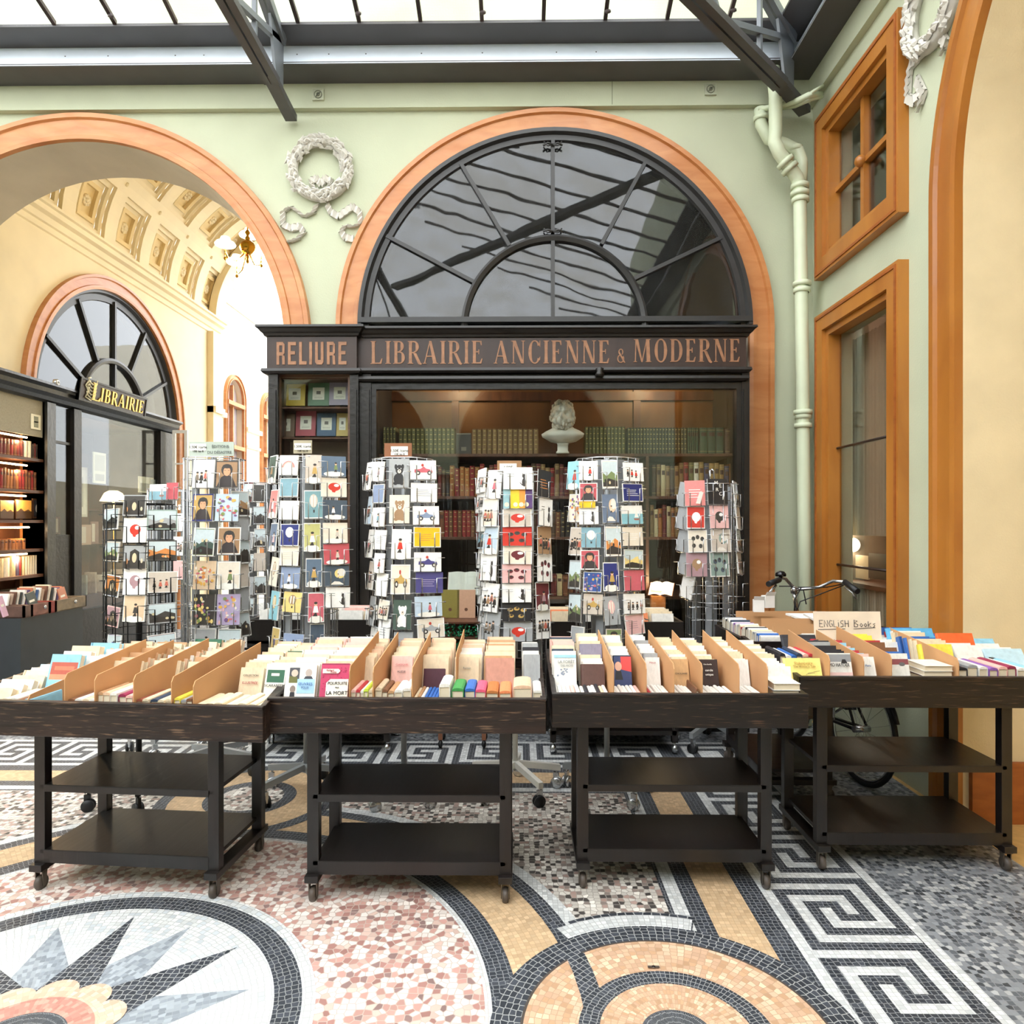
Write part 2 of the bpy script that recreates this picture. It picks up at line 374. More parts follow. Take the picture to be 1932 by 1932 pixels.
lay(m_wh,[(XI,-3),(XI+s0,-3),(XI+s0,YI+s0),(-8,YI+s0),(-8,YI),(XI,YI)],3)
lay(m_tan,rect(-8,-3,.92,4.285),6)
lay(m_dk,rect(-8,-3,.745,4.11),7)
lay(m_wh,rect(-8,-3,.670,4.035),8)
lay(m_dk,rect(-8,-3,.612,3.977),9)
lay(m_mix,rect(-8,-3,.592,3.957),10)
pat=[(1,1,1,8),(2,8,7,8),(7,4,7,7),(5,4,6,4),(3,2,3,6),(4,6,5,6),(4,2,9,2),(9,3,9,9)]
for u in range(12):
    y0=3.026-.4633*(u-3)                             # far edge of a unit, rows run towards the camera
    if y0>YI-.02+.3: continue
    for r0,c0,r1,c1 in pat:
        ya=y0-.04633*r0; yb=y0-.04633*(r1+1)
        lay(m_wh,rect(XI+s0*c0,yb,XI+s0*(c1+1),ya),4)
for u in range(18):
    x0=.99-.4633*u
    for r0,c0,r1,c1 in pat:
        lay(m_wh,rect(x0-.04633*(r1+1),YI+s0*c0,x0-.04633*r0,YI+s0*(c1+1)),4)
for kk in ((0,1),(3,8),(6,5)):                       # corner square of the key
    a=XI+s0*(kk[0]); 
lay(m_wh,[(XI+s0*2,YI+s0*2),(XI+s0*9,YI+s0*2),(XI+s0*9,YI+s0*9),(XI+s0*2,YI+s0*9)],4); lay(m_dk,rect(XI+s0*3,YI+s0*3,XI+s0*8,YI+s0*8),4.5); lay(m_wh,rect(XI+s0*4,YI+s0*4,XI+s0*7,YI+s0*7),4.8)
# large medallion and its neighbours
for c in (BC,(-4.6,2.09)):
    for k,(r,mt) in enumerate(((1.70,m_wh),(1.645,m_dkb),(1.575,m_tanr),(1.372,m_dkb),(1.285,m_whb),(1.262,m_pink))):
        if c!=BC: mt={m_dkb:m_dk,m_tanr:m_tan,m_whb:m_wh}.get(mt,mt)
        lay(mt,disc(c,r),12+k)
for k,(r,mt) in enumerate(((.50,m_dk),(.43,m_tan),(.25,m_dk),(.18,m_mix))): lay(mt,disc((-1.52,3.86),r,48),18+k)
# small cover disc
lay(m_dkm,disc(MC,.572),19)
sec=lambda r0,r1,a0,a1,n=20:[(MC[0]+r0*math.cos(math.radians(a0+(a1-a0)*i/n)),MC[1]+r0*math.sin(math.radians(a0+(a1-a0)*i/n))) for i in range(n+1)]+[(MC[0]+r1*math.cos(math.radians(a1-(a1-a0)*i/n)),MC[1]+r1*math.sin(math.radians(a1-(a1-a0)*i/n))) for i in range(n+1)]
lay(m_dkm,sec(.57,.665,72,116),19.2); lay(m_whm,sec(.57,.645,72.5,121.5),19.4)
lay(M('iron_cover_rim','#6b625c',.4,.6),disc(MC,.478),24); lay(m_tnm,disc(MC,.469),25)
arc=[(BC[0]+1.645*math.cos(a),BC[1]+1.645*math.sin(a)) for a in [math.radians(d) for d in (-14.5,-10,-6,-2,2,6,10,13.5)]]
arc2=[(BC[0]+1.575*math.cos(a),BC[1]+1.575*math.sin(a)) for a in [math.radians(d) for d in (14.7,10,6,2,-2,-6,-10,-15)]]
lay(m_dkm,arc+arc2,26)
cover_mask=disc(MC,.30,64)
lay(m_dkm,cover_mask,27); lay(m_tnm,disc(MC,.235,64),28); lay(m_dkm,disc(MC,.11,48),29)
# tan/dark bands of the right border run over the disc's dark ring only outside it
# rosette
lay(m_whr,disc(RC,.865),20); lay(m_dkr,disc(RC,.822),21); lay(m_whr,disc(RC,.735),22)
def star(n,off,r1,r0,hw,mt,lv):
    for k in range(n):
        a=off+2*PI*k/n; ca,sa=math.cos(a),math.sin(a)
        P=[(r1,0),(r0,hw),(r0*.4,hw*.5),(r0*.4,-hw*.5),(r0,-hw)]
        lay(mt,[(RC[0]+p*ca-q*sa,RC[1]+p*sa+q*ca) for p,q in P],lv)
A0=math.atan2(*(lambda p:(p.y-RC[1],p.x-RC[0]))(PZ(452,1790)))
star(8,A0+PI/8,.66,.20,.135,m_gyr,23); star(8,A0,.68,.20,.105,m_star,24)
for k in range(12):
    a=2*PI*k/12+.1; lay(m_ptl,disc((RC[0]+.235*math.cos(a),RC[1]+.235*math.sin(a)),.068,24),30+.01*k)
lay(m_ptl,disc(RC,.235,48),31); lay(m_ros,disc(RC,.215,64),32); lay(m_dkr,disc(RC,.145,48),33); lay(m_whr,disc(RC,.05,32),34)
struct('floor',f,fix=False)
lid=MB().mat(M('iron_cover_rim','#6b625c',.4,.6)); lp=PZ(1233,1832)
lid.box((lp.x-.02,lp.y-.004,.0135),(lp.x+.02,lp.y+.004,.0165)); lid.lathe([(.001,.0165),(.006,.0165),(.006,.0135)],(lp.x,lp.y,0),10)
tag(lid.build('lifting_slot'),'small iron lifting slot in the round mosaic cover in the floor','slot')
# ---- arches in walls
def backmap(u,v,w): return (u,YW-w,v)            # w = towards the room
def leftmap(X): return lambda u,v,w: (X+w,u,v)
def rightmap(X): return lambda u,v,w: (X-w,u,v)
def arch_path(c,zs,R,zb,mp,n=40,legs=True,a0=PI,a1=0):
    P=[]
    O=lambda u,v: Vector(mp(u,v,0)); dw=Vector(mp(0,0,1))-Vector(mp(0,0,0))
    du=Vector(mp(1,0,0))-Vector(mp(0,0,0)); dv=Vector((0,0,1))
    if legs: P.append((O(c-R,zb),-du,dw))
    for i in range(n+1):
        a=a0+(a1-a0)*i/n; P.append((O(c+R*math.cos(a),zs+R*math.sin(a)),du*math.cos(a)+dv*math.sin(a),dw))
    if legs: P.append((O(c+R,zb),du,dw))
    return P
def wall_arches(name,u0,u1,z0,z1,arches,mp,thick,mat,rmat,holes=()):
    """arches: (centre, spring z, R, base z, depth); rectangular holes: (ua,ub,za,zb)"""
    b=MB(); br={u0,u1}
    for c,zs,R,zb,_ in arches:
        for i in range(41): br.add(round(c+R*math.cos(PI*i/40),6))
    for ua,ub,za,zb in holes: br|={ua,ub}
    br=sorted(x for x in br if u0<=x<=u1)
    def top(c,zs,R,u): return zs+math.sqrt(max(0,R*R-(u-c)**2))
    for wv in (0,-thick):
        b.mat(mat)
        for ua,ub in zip(br,br[1:]):
            if ub-ua<1e-5: continue
            mid=(ua+ub)/2; spans=[(z0,z0,z1,z1)]
            for c,zs,R,zb,_ in arches:
                if abs(mid-c)<R:
                    ta,tb=top(c,zs,R,ua),top(c,zs,R,ub)
                    spans=[(ta,tb,z1,z1)]+([(z0,z0,zb,zb)] if zb>z0 else [])
            for ha,hb,za,zb in holes:
                if ha<mid<hb:
                    ns=[]
                    for (a,b_,c_,d_) in spans:
                        if a<=za and c_>=zb: ns+=[(a,b_,za,za),(zb,zb,c_,d_)]
                        else: ns.append((a,b_,c_,d_))
                    spans=ns
            for a,bb,c2,d2 in spans:
                b.poly([mp(ua,a,wv),mp(ub,bb,wv),mp(ub,d2,wv),mp(ua,c2,wv)])
    b.mat(rmat)
    for c,zs,R,zb,dp in arches:
        P=arch_path(c,zs,R,zb,mp)
        for (p,_,w1),(q,_,_) in zip(P,P[1:]):
            b.poly([p,q,q-w1*dp,p-w1*dp])
    b.mat(mat)
    for ua,ub,za,zb in holes:
        L=[(ua,za),(ub,za),(ub,zb),(ua,zb)]
        for k in range(4):
            (a,c),(d,e)=L[k],L[(k+1)%4]
            b.poly([mp(a,c,0),mp(d,e,0),mp(d,e,-thick),mp(a,c,-thick)])
    return struct(name,b)
cR=PY(1045,620,YW); RR_o=PY(1458,620,YW).x-cR.x; RR_i=PY(1411,620,YW).x-cR.x
cL=PY(154,655,YW); RL_o=PY(589,655,YW).x-cL.x; RL_i=PY(540,655,YW).x-cL.x
LT=.57
wall_arches('wall_back',-9,XS+.0,0,ZT,[(cR.x,cR.z,RR_i,0,.12),(cL.x,cL.z,RL_i,0,LT)],backmap,LT,GREEN,SOFFIT)
TP=[(0,0),(0,.045),(.03,.05),(.055,.05),(.06,.035),(.155,.035),(.165,.055),(.20,.055),(.205,0)]   # trim profile: radius, relief
def trim(name,c,zs,Ri,zb,mp,wd=.2,mat=TRIMW,legs=True):
    P=arch_path(c,zs,Ri,zb,mp,n=56,legs=legs); b=MB().mat(mat)
    pr=[(a*wd/.205,w) for a,w in TP]
    b.sweep(P,pr); o=struct(name,b)
    return o
trim('trim_1',cR.x,cR.z,RR_i,0,backmap,RR_o-RR_i); trim('trim_2',cL.x,cL.z,RL_i,0,backmap,RL_o-RL_i)
# ---- right side wall with arch and two windows
WY0,WY1=PX(1715,400,XS).y,5.27
def zX(px,py,x): return PX(px,py,x).z
XF=2.235
W2=(WY0,WY1,zX(1533,533,XF),zX(1530,238,XF)); W3=(WY0,WY1,.55,zX(1533,602,XF))
aY,aZ,aR=2.06,3.30,1.55
wall_arches('wall_right',-3.5,YW+.02,0,ZT,[(aY,aZ,aR,0,1.4)],rightmap(XS),.15,GREEN,BEIGE,
   holes=[(W2[0]+.16,W2[1]-.16,W2[2]+.16,W2[3]-.16),(W3[0]+.16,W3[1]-.16,W3[2]+.16,W3[3]-.16)])
trim('trim_3',aY,aZ,aR,0,rightmap(XS),.215,mat=TRIMR)
b=MB().mat(TRIMD); b.box((XS+.03,aY+aR-.03,0),(XS+1.4,aY+aR+.01,zY(1437,3.58)+.0)); struct('baseboard_right',b)
def rect_frame(b,mp,u0,u1,v0,v1,wd,w0,w1):
    for a in ((u0,v0,u1,v0+wd),(u0,v1-wd,u1,v1),(u0,v0+wd,u0+wd,v1-wd),(u1-wd,v0+wd,u1,v1-wd)):
        b.box(mp(a[0],a[1],w0),mp(a[2],a[3],w1))
def side_window(name,W,panes,label):
    mp=rightmap(XS); b=MB().mat(TRIMR)
    rect_frame(b,mp,W[0],W[1],W[2],W[3],.13,-.02,.065); rect_frame(b,mp,W[0]+.13,W[1]-.13,W[2]+.13,W[3]-.13,.045,-.06,.035)
    b.mat(TRIMD); rect_frame(b,mp,W[0]+.02,W[1]-.02,W[2]+.02,W[3]-.02,.018,.06,.072)
    fr=struct(name,b); i0,i1,j0,j1=W[0]+.17,W[1]-.17,W[2]+.17,W[3]-.17
    g=MB().mat(SIDEGL); g.box(mp(i0,j0,-.045),mp(i1,j1,-.05)); g.build('glass_pane',fr)
    s=MB().mat(TRIMR)
    if panes:
        um,vm=(i0+i1)/2,(j0+j1)/2
        s.box(mp(um-.022,j0,-.06),mp(um+.022,j1,-.01)); s.box(mp(i0,vm-.018,-.06),mp(i1,vm+.018,-.015)); s.build('glazing_bar',fr)
        k=MB().mat(TRIMR); k.ball(mp(um,vm,-.0),.04,1,1,1); k.build('rosette',fr)
    else:
        pass
    return fr,(i0,i1,j0,j1)
fr2,_=side_window('window_2',W2,True,''); fr3,I3=side_window('window_3',W3,False,'')
mp=rightmap(XS)
for nm,(x0,y0,x1,y1) in (('upper',(1567,850,1674,822)),('lower',(1567,1063,1678,1078))):
    a=PX(x0,y0,XS+.03); c=PX(x1,y1,XS+.03); t=MB().mat(M('dark_rod','#2c1c16',.4)); z=(a.z+c.z)/2
    t.tube([(XS+.03,I3[0],z),(XS+.03,I3[1],z)],.009,8); t.build('window_rod',fr3)
# behind the side windows: curtain, room box
cu=MB().mat(M('grey_brown_pleated_curtain','#a8957c',.9,noise=.1,nscale=30,stretch=(1,30,1))); cu.smooth=True
n=90; zc0=zX(1620,1010,XS+.24)
for zz0,zz1 in ((zc0,I3[3]),):
    base=len(cu.v)
    for i in range(n+1):
        u=I3[0]-.15+(I3[1]-I3[0]+.42)*i/n; wv=.24+.018*math.sin(i*1.9)
        cu.v+= [(XS+wv,u,zz0),(XS+wv,u,zz1)]
    for i in range(n): cu.face([base+2*i,base+2*i+2,base+2*i+3,base+2*i+1])
tag(cu.build('pleated_curtain'),'tall grey-brown pleated net curtain hanging behind the lower side window','curtain')
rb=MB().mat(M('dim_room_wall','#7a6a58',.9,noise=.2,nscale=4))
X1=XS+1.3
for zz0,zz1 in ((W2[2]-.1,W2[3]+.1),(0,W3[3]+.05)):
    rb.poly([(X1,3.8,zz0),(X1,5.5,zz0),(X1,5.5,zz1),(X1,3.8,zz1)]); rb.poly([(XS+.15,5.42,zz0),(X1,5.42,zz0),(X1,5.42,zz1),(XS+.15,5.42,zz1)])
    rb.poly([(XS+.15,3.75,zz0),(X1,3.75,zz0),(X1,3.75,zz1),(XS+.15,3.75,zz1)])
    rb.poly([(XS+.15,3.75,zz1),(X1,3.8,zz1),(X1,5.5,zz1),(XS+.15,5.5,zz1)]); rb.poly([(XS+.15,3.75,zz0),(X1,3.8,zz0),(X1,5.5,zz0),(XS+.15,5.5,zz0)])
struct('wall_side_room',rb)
# ---- cornice, gutter beam, roof
XE=2.02; YE=5.17; ZG=5.01
b=MB().mat(GREEN); b.box((-9,5.40,4.82),(XS,YW,ZG)); b.box((XS-.05,-3.5,4.82),(XS,5.4,ZG)); 
b.mat(M('dark_joint','#5c604e',.8)); jx=PY(1155,170,5.4).x; b.box((jx-.002,5.399,4.83),(jx+.002,5.41,ZG))
struct('trim_4',b)
b=MB()
b.mat(STEELD); b.box((-9,YE,ZG),(XE,5.40,ZG+.02)); b.box((XE,-3.3,ZG),(XS-.05,5.40,ZG+.02))
b.mat(STEELL); b.prism([(-9,YE-.004,ZG+.004),(-9,YE+.10,5.225),(-9,YE+.11,5.225),(-9,YE+.006,ZG+.004)],(XE+.1+9,0,0)); b.prism([(XE-.004,-3.3,ZG+.004),(XE+.10,-3.3,5.225),(XE+.11,-3.3,5.225),(XE+.006,-3.3,ZG+.004)],(0,YE+.1+3.3,0))
b.mat(STEELD); b.box((-9,YE-.13,5.215),(XE-.13,YE+.1,5.235)); b.box((XE-.13,-3.3,5.215),(XE+.1,YE+.1,5.235))
b.mat(STEEL)
b.mat(STEELD)
for px in (122,203,330,384,560,620,690,795,910,1050,1125,1400):
    p=PY(px,100,YE+.04); b.ball((p.x,YE+.048,5.115),.007,1,1,1,6)
struct('trim_5',b)
SL=.30; RY=.8; ridge=5.225+SL*(YE-.13-RY); YG=YE-.13; XG=XE-.13; ZB=5.225
hx=XG-(YG-RY)
b=MB().mat(ROOFGL)
b.poly([(-9,YG,ZB),(XG,YG,ZB),(hx,RY,ridge),(-9,RY,ridge)]); b.poly([(XG,YG,ZB),(XG,-3.3,ZB),(hx,RY,ridge)])
b.poly([(-9,-3.3,ZB),(-9,RY,ridge),(hx,RY,ridge),(XG,-3.3,ZB)])
ceil=struct('ceiling',b)
s=MB().mat(STEELD); DKB=M('rusty_dark_bar','#4a3d3c',.6,noise=.2); s.mat(DKB)
for pxb in [-10+i*0 for i in ()]: pass
xb0=PY(562,36,YG).x; dxb=PY(677.5,40,YG).x-PY(562,38,YG).x
i=-20
while True:
    x=xb0+dxb*i; i+=1
    if x<-9: continue
    if x>XG-.1: break
    yy=RY if x<=hx else YG-(XG-x)
    zz=ZB+SL*(YG-yy)
    s.prism([(x-.014,YG,ZB-.0),(x+.014,YG,ZB),(x+.014,YG,ZB+.03),(x-.014,YG,ZB+.03)],(0,yy-YG,zz-ZB))
    s.prism([(x-.014,-3.3,ZB),(x+.014,-3.3,ZB),(x+.014,-3.3,ZB+.03),(x-.014,-3.3,ZB+.03)],(0,RY+3.3,ridge-ZB)) if x<hx else None
    if (i%2==0): s.ball((x+.01,YG-.07,ZB+.015),.016,1.6,1,1,6)
for k in range(1,14):
    y=YG-.55*k
    if y<-3: break
    xx=XG-max(0,0); dd=min(YG-y,y+3.3); s.prism([(XG,y-.014,ZB),(XG,y+.014,ZB),(XG,y+.014,ZB+.03),(XG,y-.014,ZB+.03)],(-dd,0,SL*dd))
for zc,yy in ((1,YG-1.9),(1,YG-3.2)): s.box((-9,yy-.02,ZB+SL*(YG-yy)-.06),(XG-(YG-yy),yy+.02,ZB+SL*(YG-yy)-.01))
s.build('glazing_bar',ceil)
def truss(name,P,d,L):
    """P: plan point at the wall, d: unit plan direction into the hall"""
    d=Vector((d[0],d[1],0)).normalized(); n=Vector((-d.y,d.x,0)); up=Vector((0,0,1)); b=MB().mat(STEEL); P=Vector((P[0],P[1],0))
    def bar(p,q,wd,ht,mat=None):
        if mat: b.mat(mat)
        ax=(q-p).normalized(); sd=n; u2=sd.cross(ax).normalized()
        b.prism([p+sd*wd/2+u2*ht/2,p-sd*wd/2+u2*ht/2,p-sd*wd/2-u2*ht/2,p+sd*wd/2-u2*ht/2],q-p)
    zt=4.76; b.mat(STEELD)
    bar(P+up*(zt-.02),P+d*.5+up*(zt+.01),.09,.05)
    for sgn in (-1,1): bar(P+d*.42+n*.032*sgn+up*zt,P+d*L+n*.032*sgn+up*zt,.05,.05)
    b.mat(STEEL)
    q0=P+d*.24+up*5.17; 
    slope=SL
    for sgn in (-1,1): bar(q0+n*.025*sgn,q0+d*L+n*.025*sgn+up*slope*L,.035,.07)
    g=P+d*.28
    b.prism([g+up*4.79-d*.04,g+up*4.79+d*.10,g+up*5.2+d*.22,g+up*5.25-d*.05],n*.02)
    for h in (4.85,4.93,5.02,5.1,5.18): b.ball(g+up*h-n*.01+d*.03,.012,1,1,1,6)
    bar(P+d*.27+up*5.16,P+d*1.3+up*(zt+.02),.04,.04); bar(P+d*1.3+up*(zt+.02),P+d*1.9+up*(5.17+slope*1.6),.03,.03)
    bar(P+d*.75+up*zt,P+d*.75+up*(5.16+slope*.5),.03,.03)
    return struct(name,b)
pL=PY(548,215,5.38); truss('trim_6',(pL.x,5.40),(0,-1),6.5)
truss('trim_7',(XS-.1,5.36),(-1,-1),5.5); truss('trim_8',(pL.x-3.9,5.40),(0,-1),6.5)
# opposite and left walls of the hall (seen only in reflections)
wall_arches('wall_front',-9,XS,0,5.2,[(cR.x,cR.z,RR_i,0,.3),(cL.x,cL.z,RL_i,0,.3),(-7.8,3.0,1.1,0,.3)],lambda u,v,w_:(u,-3.5+w_,v),.3,GREEN,SOFFIT)
b=MB().mat(M('dim_opposite_shops','#3c342c',.6,noise=.4,nscale=3)); b.box((-9,-3.95,0),(XS,-3.9,5.2)); struct('wall_opposite_shops',b)
b=MB().mat(GREEN); b.box((-9.2,-3.9,0),(-9,5.5,ZT-2)); b.build; struct('wall_left',b)
b=MB().mat(BEIGE); b.box((XS+1.4,-3.9,0),(XS+1.6,5.5,5)); struct('wall_side_passage',b)
# ---- passage behind the left arch
YB=YW+LT; PXL=-5.05; YV=11.35; vc=-3.38; vz=zY(0,1)*0+4.86; vR=1.67
fan=dict(c=8.56,zs=2.90,R=1.50)
wall_arches('wall_passage_left',YB,YV,0,vz+.02,[(fan['c'],fan['zs'],fan['R'],0,.3)],leftmap(PXL),.3,CREAM,CREAM,holes=[(6.08,7.0,.02,2.7)])
trim('trim_9',fan['c'],fan['zs'],fan['R'],0,leftmap(PXL),.17)
b=MB().mat(CREAM); b.box((vc+vR,YB,0),(vc+vR+.2,YV,vz+.3)); struct('wall_passage_right',b)
# vault with coffers
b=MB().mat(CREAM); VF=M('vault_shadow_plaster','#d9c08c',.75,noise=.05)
na=6; ny=7
def vp(a,y,h=0): return (vc-(vR-h)*math.cos(a),y,vz+(vR-h)*math.sin(a))
def patch(a0,a1,y0,y1,h,n=4):
    for i in range(n):
        p,q=a0+(a1-a0)*i/n,a0+(a1-a0)*(i+1)/n
        b.poly([vp(p,y0,h),vp(q,y0,h),vp(q,y1,h),vp(p,y1,h)])
def step(a0,a1,y0,y1,h0,h1,n=4):
    for i in range(n):
        p,q=a0+(a1-a0)*i/n,a0+(a1-a0)*(i+1)/n
        for y in (y0,y1): b.poly([vp(p,y,h0),vp(q,y,h0),vp(q,y,h1),vp(p,y,h1)])
    for a in (a0,a1): b.poly([vp(a,y0,h0),vp(a,y1,h0),vp(a,y1,h1),vp(a,y0,h1)])
def frame(A,B,h):   # annular face between two nested cells
    (a0,a1,y0,y1),(c0,c1,d0,d1)=A,B
    patch(a0,c0,y0,y1,h,1); patch(c1,a1,y0,y1,h,1); patch(c0,c1,y0,d0,h); patch(c0,c1,d1,y1,h)
da=PI/na; dy=(YV-YB)/ny
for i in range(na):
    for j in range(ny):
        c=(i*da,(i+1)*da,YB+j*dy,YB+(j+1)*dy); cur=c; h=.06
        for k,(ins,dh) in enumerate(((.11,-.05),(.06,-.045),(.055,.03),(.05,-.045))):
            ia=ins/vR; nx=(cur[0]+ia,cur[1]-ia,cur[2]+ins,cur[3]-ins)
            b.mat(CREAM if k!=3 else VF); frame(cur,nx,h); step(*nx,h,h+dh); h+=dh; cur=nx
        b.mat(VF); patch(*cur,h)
        am,ym=(cur[0]+cur[1])/2,(cur[2]+cur[3])/2; sc=(cur[3]-cur[2])/2
        b.mat(CREAM)
        for q in range(8):
            an=2*PI*q/8; b.ball(vp(am+math.sin(an)*sc*.45/vR,ym+math.cos(an)*sc*.45,h+.01),sc*.24,1,1,1,6)
        b.ball(vp(am,ym,h+.015),sc*.25,1,1,1,8)
for i in range(na+1):
    for j in range(ny+1): b.ball(vp(i*da,YB+j*dy,.06),.03,1,1,1,6)
struct('ceiling_passage_vault',b)
CP=[(0,0),(.16,.0),(.16,-.03),(.13,-.04),(.12,-.09),(.07,-.11),(.05,-.17),(.025,-.18),(.02,-.24),(0,-.25)]
b=MB().mat(CREAM)
pr=lambda y:(Vector((PXL,y,vz+.04)),Vector((1,0,0)),Vector((0,0,1)))
b.sweep([pr(YB),pr(YV+.12)],CP); b.box((PXL,YV-.3,0),(PXL+.10,YV+.02,vz-.2)); b.box((PXL,YV-.3,3.35),(PXL+.14,YV+.06,3.45))
struct('trim_10',b)
# end arch band and the bright court beyond
b=MB().mat(CREAM)
P=arch_path(vc,vz,vR-.02,vz,lambda u,v,w_:(u,YV-w_,v),legs=False); b.sweep(P,[(0,0),(0,.3),(-.12,.3),(-.12,0)])
b.box((vc-2.4,YV,vz+1.5),(vc+2.4,YV+.25,vz+2.3)); struct('trim_11',b)
W_=M('white_court_wall','#f2ead6',.8,noise=.03)
hl=[]
for k in range(3):
    y0=11.78+k*1.62; hl.append((y0,y0+.72))
b=wall_arches('wall_court',YV,21,0,7.0,[((a+c)/2,3.75,(c-a)/2,.9,.15) for a,c in hl],leftmap(PXL-.02),.15,W_,W_)
b=MB().mat(W_); b.box((PXL-.02,21,0),(3,21.2,7)); b.box((1.8,YB+.1,0),(2.0,21,2.6)); struct('wall_court_end',b)
for k,(a,c) in enumerate(hl):
    o=trim('trim_%d'%(12+k),(a+c)/2,3.75,(c-a)/2-.02,.9,leftmap(PXL-.02),.09)
    q=MB().mat(TRIMW); 
    for z in (3.62,2.86,1.9): q.box((PXL-.1,a,z),(PXL+.04,c,z+.07))
    q.box((PXL-.1,(a+c)/2-.02,.9),(PXL-.03,(a+c)/2+.02,4.0)); q.build('glazing_bar',o)
    q=MB().mat(M('pale_court_glass','#b9b4bd',.15,noise=.1)); q.box((PXL-.14,a,.9),(PXL-.12,c,4.2)); q.build('glass_pane',o)
b=MB().mat(W_); 
for z in (3.35,): b.box((PXL-.02,YV+.1,z),(PXL+.06,hl[0][0]-.1,z+.08)); 
for k in range(2): b.box((PXL-.02,hl[k][1]+.1,3.25),(PXL+.05,hl[k+1][0]-.1,3.33)); b.box((PXL-.02,hl[k][1]+.12,2.95),(PXL+.03,hl[k+1][0]-.12,3.0))
b.sweep([(Vector((PXL,YV+.2,5.6)),Vector((1,0,0)),Vector((0,0,1))),(Vector((PXL,21,5.6)),Vector((1,0,0)),Vector((0,0,1)))],CP)
struct('trim_15',b)
# ================================================================ LETTERING (painted serif capitals)
def glyph(ch):
    P=[]; T=.15; t=.055; s=.035
    def q(*p): P.append(list(p))
    def ser(x0,x1,y,up): # bracketed serif
        d=s if up else -s
        q((x0,y),(x1,y),(x1-.02,y+d),(x0+.02,y+d))
    def stem(x,w=T,top=True,bot=True,e=.06):
        q((x,0),(x+w,0),(x+w*.93,.5),(x+w,1),(x,1),(x+w*.07,.5))
        if bot: ser(x-e,x+w+e,0,True)
        if top: ser(x-e,x+w+e,1,False)
    def diag(x0,y0,x1,y1,w): q((x0,y0),(x0+w,y0),(x1+w,y1),(x1,y1))
    def bowl(cx,cy,rx,ry,a0,a1,wt,wn,n=10):
        for i in range(n):
            A=math.radians(a0+(a1-a0)*i/n); B=math.radians(a0+(a1-a0)*(i+1)/n)
            def pt(a,inn):
                k=abs(math.cos(a)); wd=wn+(wt-wn)*k
                return (cx+(rx-(wd if inn else 0))*math.cos(a),cy+(ry-((wn) if inn else 0))*math.sin(a))
            q(pt(A,0),pt(B,0),pt(B,1),pt(A,1))
    w=.5
    if ch=='L': stem(.06); q((.1,0),(.50,0),(.55,.24),(.51,.24),(.42,t),(.1,t)); w=.58
    elif ch=='I': stem(.06); w=.27
    elif ch=='B':
        stem(.06); q((.1,1-t),(.3,1-t),(.3,1),(.1,1)); q((.1,.49),(.32,.49),(.32,.49+t),(.1,.49+t)); q((.1,0),(.32,0),(.32,t),(.1,t))
        bowl(.29,.765,.20,.235,-90,90,T,t); bowl(.31,.27,.23,.27,-90,90,T,t); w=.57
    elif ch=='R':
        stem(.06); q((.1,1-t),(.3,1-t),(.3,1),(.1,1)); q((.1,.46),(.32,.46),(.32,.46+t),(.1,.46+t))
        bowl(.29,.745,.23,.255,-90,90,T,t); q((.26,.47),(.40,.47),(.60,.05),(.66,0),(.60,-.06),(.48,0)); w=.62
    elif ch=='E':
        stem(.06); q((.1,0),(.45,0),(.50,.22),(.46,.22),(.38,t),(.1,t)); q((.1,1-t),(.38,1-t),(.43,.80),(.47,.80),(.46,1),(.1,1))
        q((.1,.49),(.32,.49),(.32,.49+t),(.1,.49+t)); q((.31,.41),(.35,.41),(.35,.62),(.31,.62)); w=.54
    elif ch=='A':
        diag(.04,0,.29,1,.05); q((.27,1),(.38,1),(.63,0),(.46,0)); q((.13,.3),(.47,.3),(.46,.35),(.15,.35)); ser(-.02,.16,0,True); ser(.40,.69,0,True); w=.68
    elif ch=='N':
        q((.09,0),(.14,0),(.14,1),(.09,1)); q((.06,1),(.22,1),(.58,0),(.46,0)); q((.53,0),(.58,0),(.58,1),(.53,1)); ser(.02,.21,0,True); ser(.0,.18,1,False); ser(.46,.65,1,False); w=.66
    elif ch=='C':
        bowl(.33,.5,.29,.52,35,325,T,t,18); q((.53,.78),(.58,.70),(.58,1.0),(.55,1.0)); q((.53,.24),(.58,.32),(.57,.12)); w=.62
    elif ch=='M':
        q((.09,0),(.14,0),(.17,1),(.12,1)); q((.10,1),(.25,1),(.46,.0),(.40,.0)); q((.41,0),(.46,0),(.68,1),(.64,1)); q((.62,1),(.78,1),(.83,0),(.66,0)); ser(.02,.20,0,True); ser(.60,.89,0,True); ser(.04,.2,1,False); ser(.68,.84,1,False); w=.90
    elif ch=='O': bowl(.34,.5,.30,.52,0,360,T,t,24); w=.68
    elif ch=='D':
        stem(.06); q((.1,0),(.28,0),(.28,t),(.1,t)); q((.1,1-t),(.28,1-t),(.28,1),(.1,1)); bowl(.26,.5,.34,.5,-90,90,T,t,16); w=.64
    elif ch=='&':
        bowl(.26,.46,.13,.14,-60,240,.06,.04,12); bowl(.25,.17,.19,.18,100,400,.07,.04,14); q((.14,.42),(.20,.46),(.50,.0),(.42,-.01)); w=.56
    elif ch==' ': w=.34
    return P,w
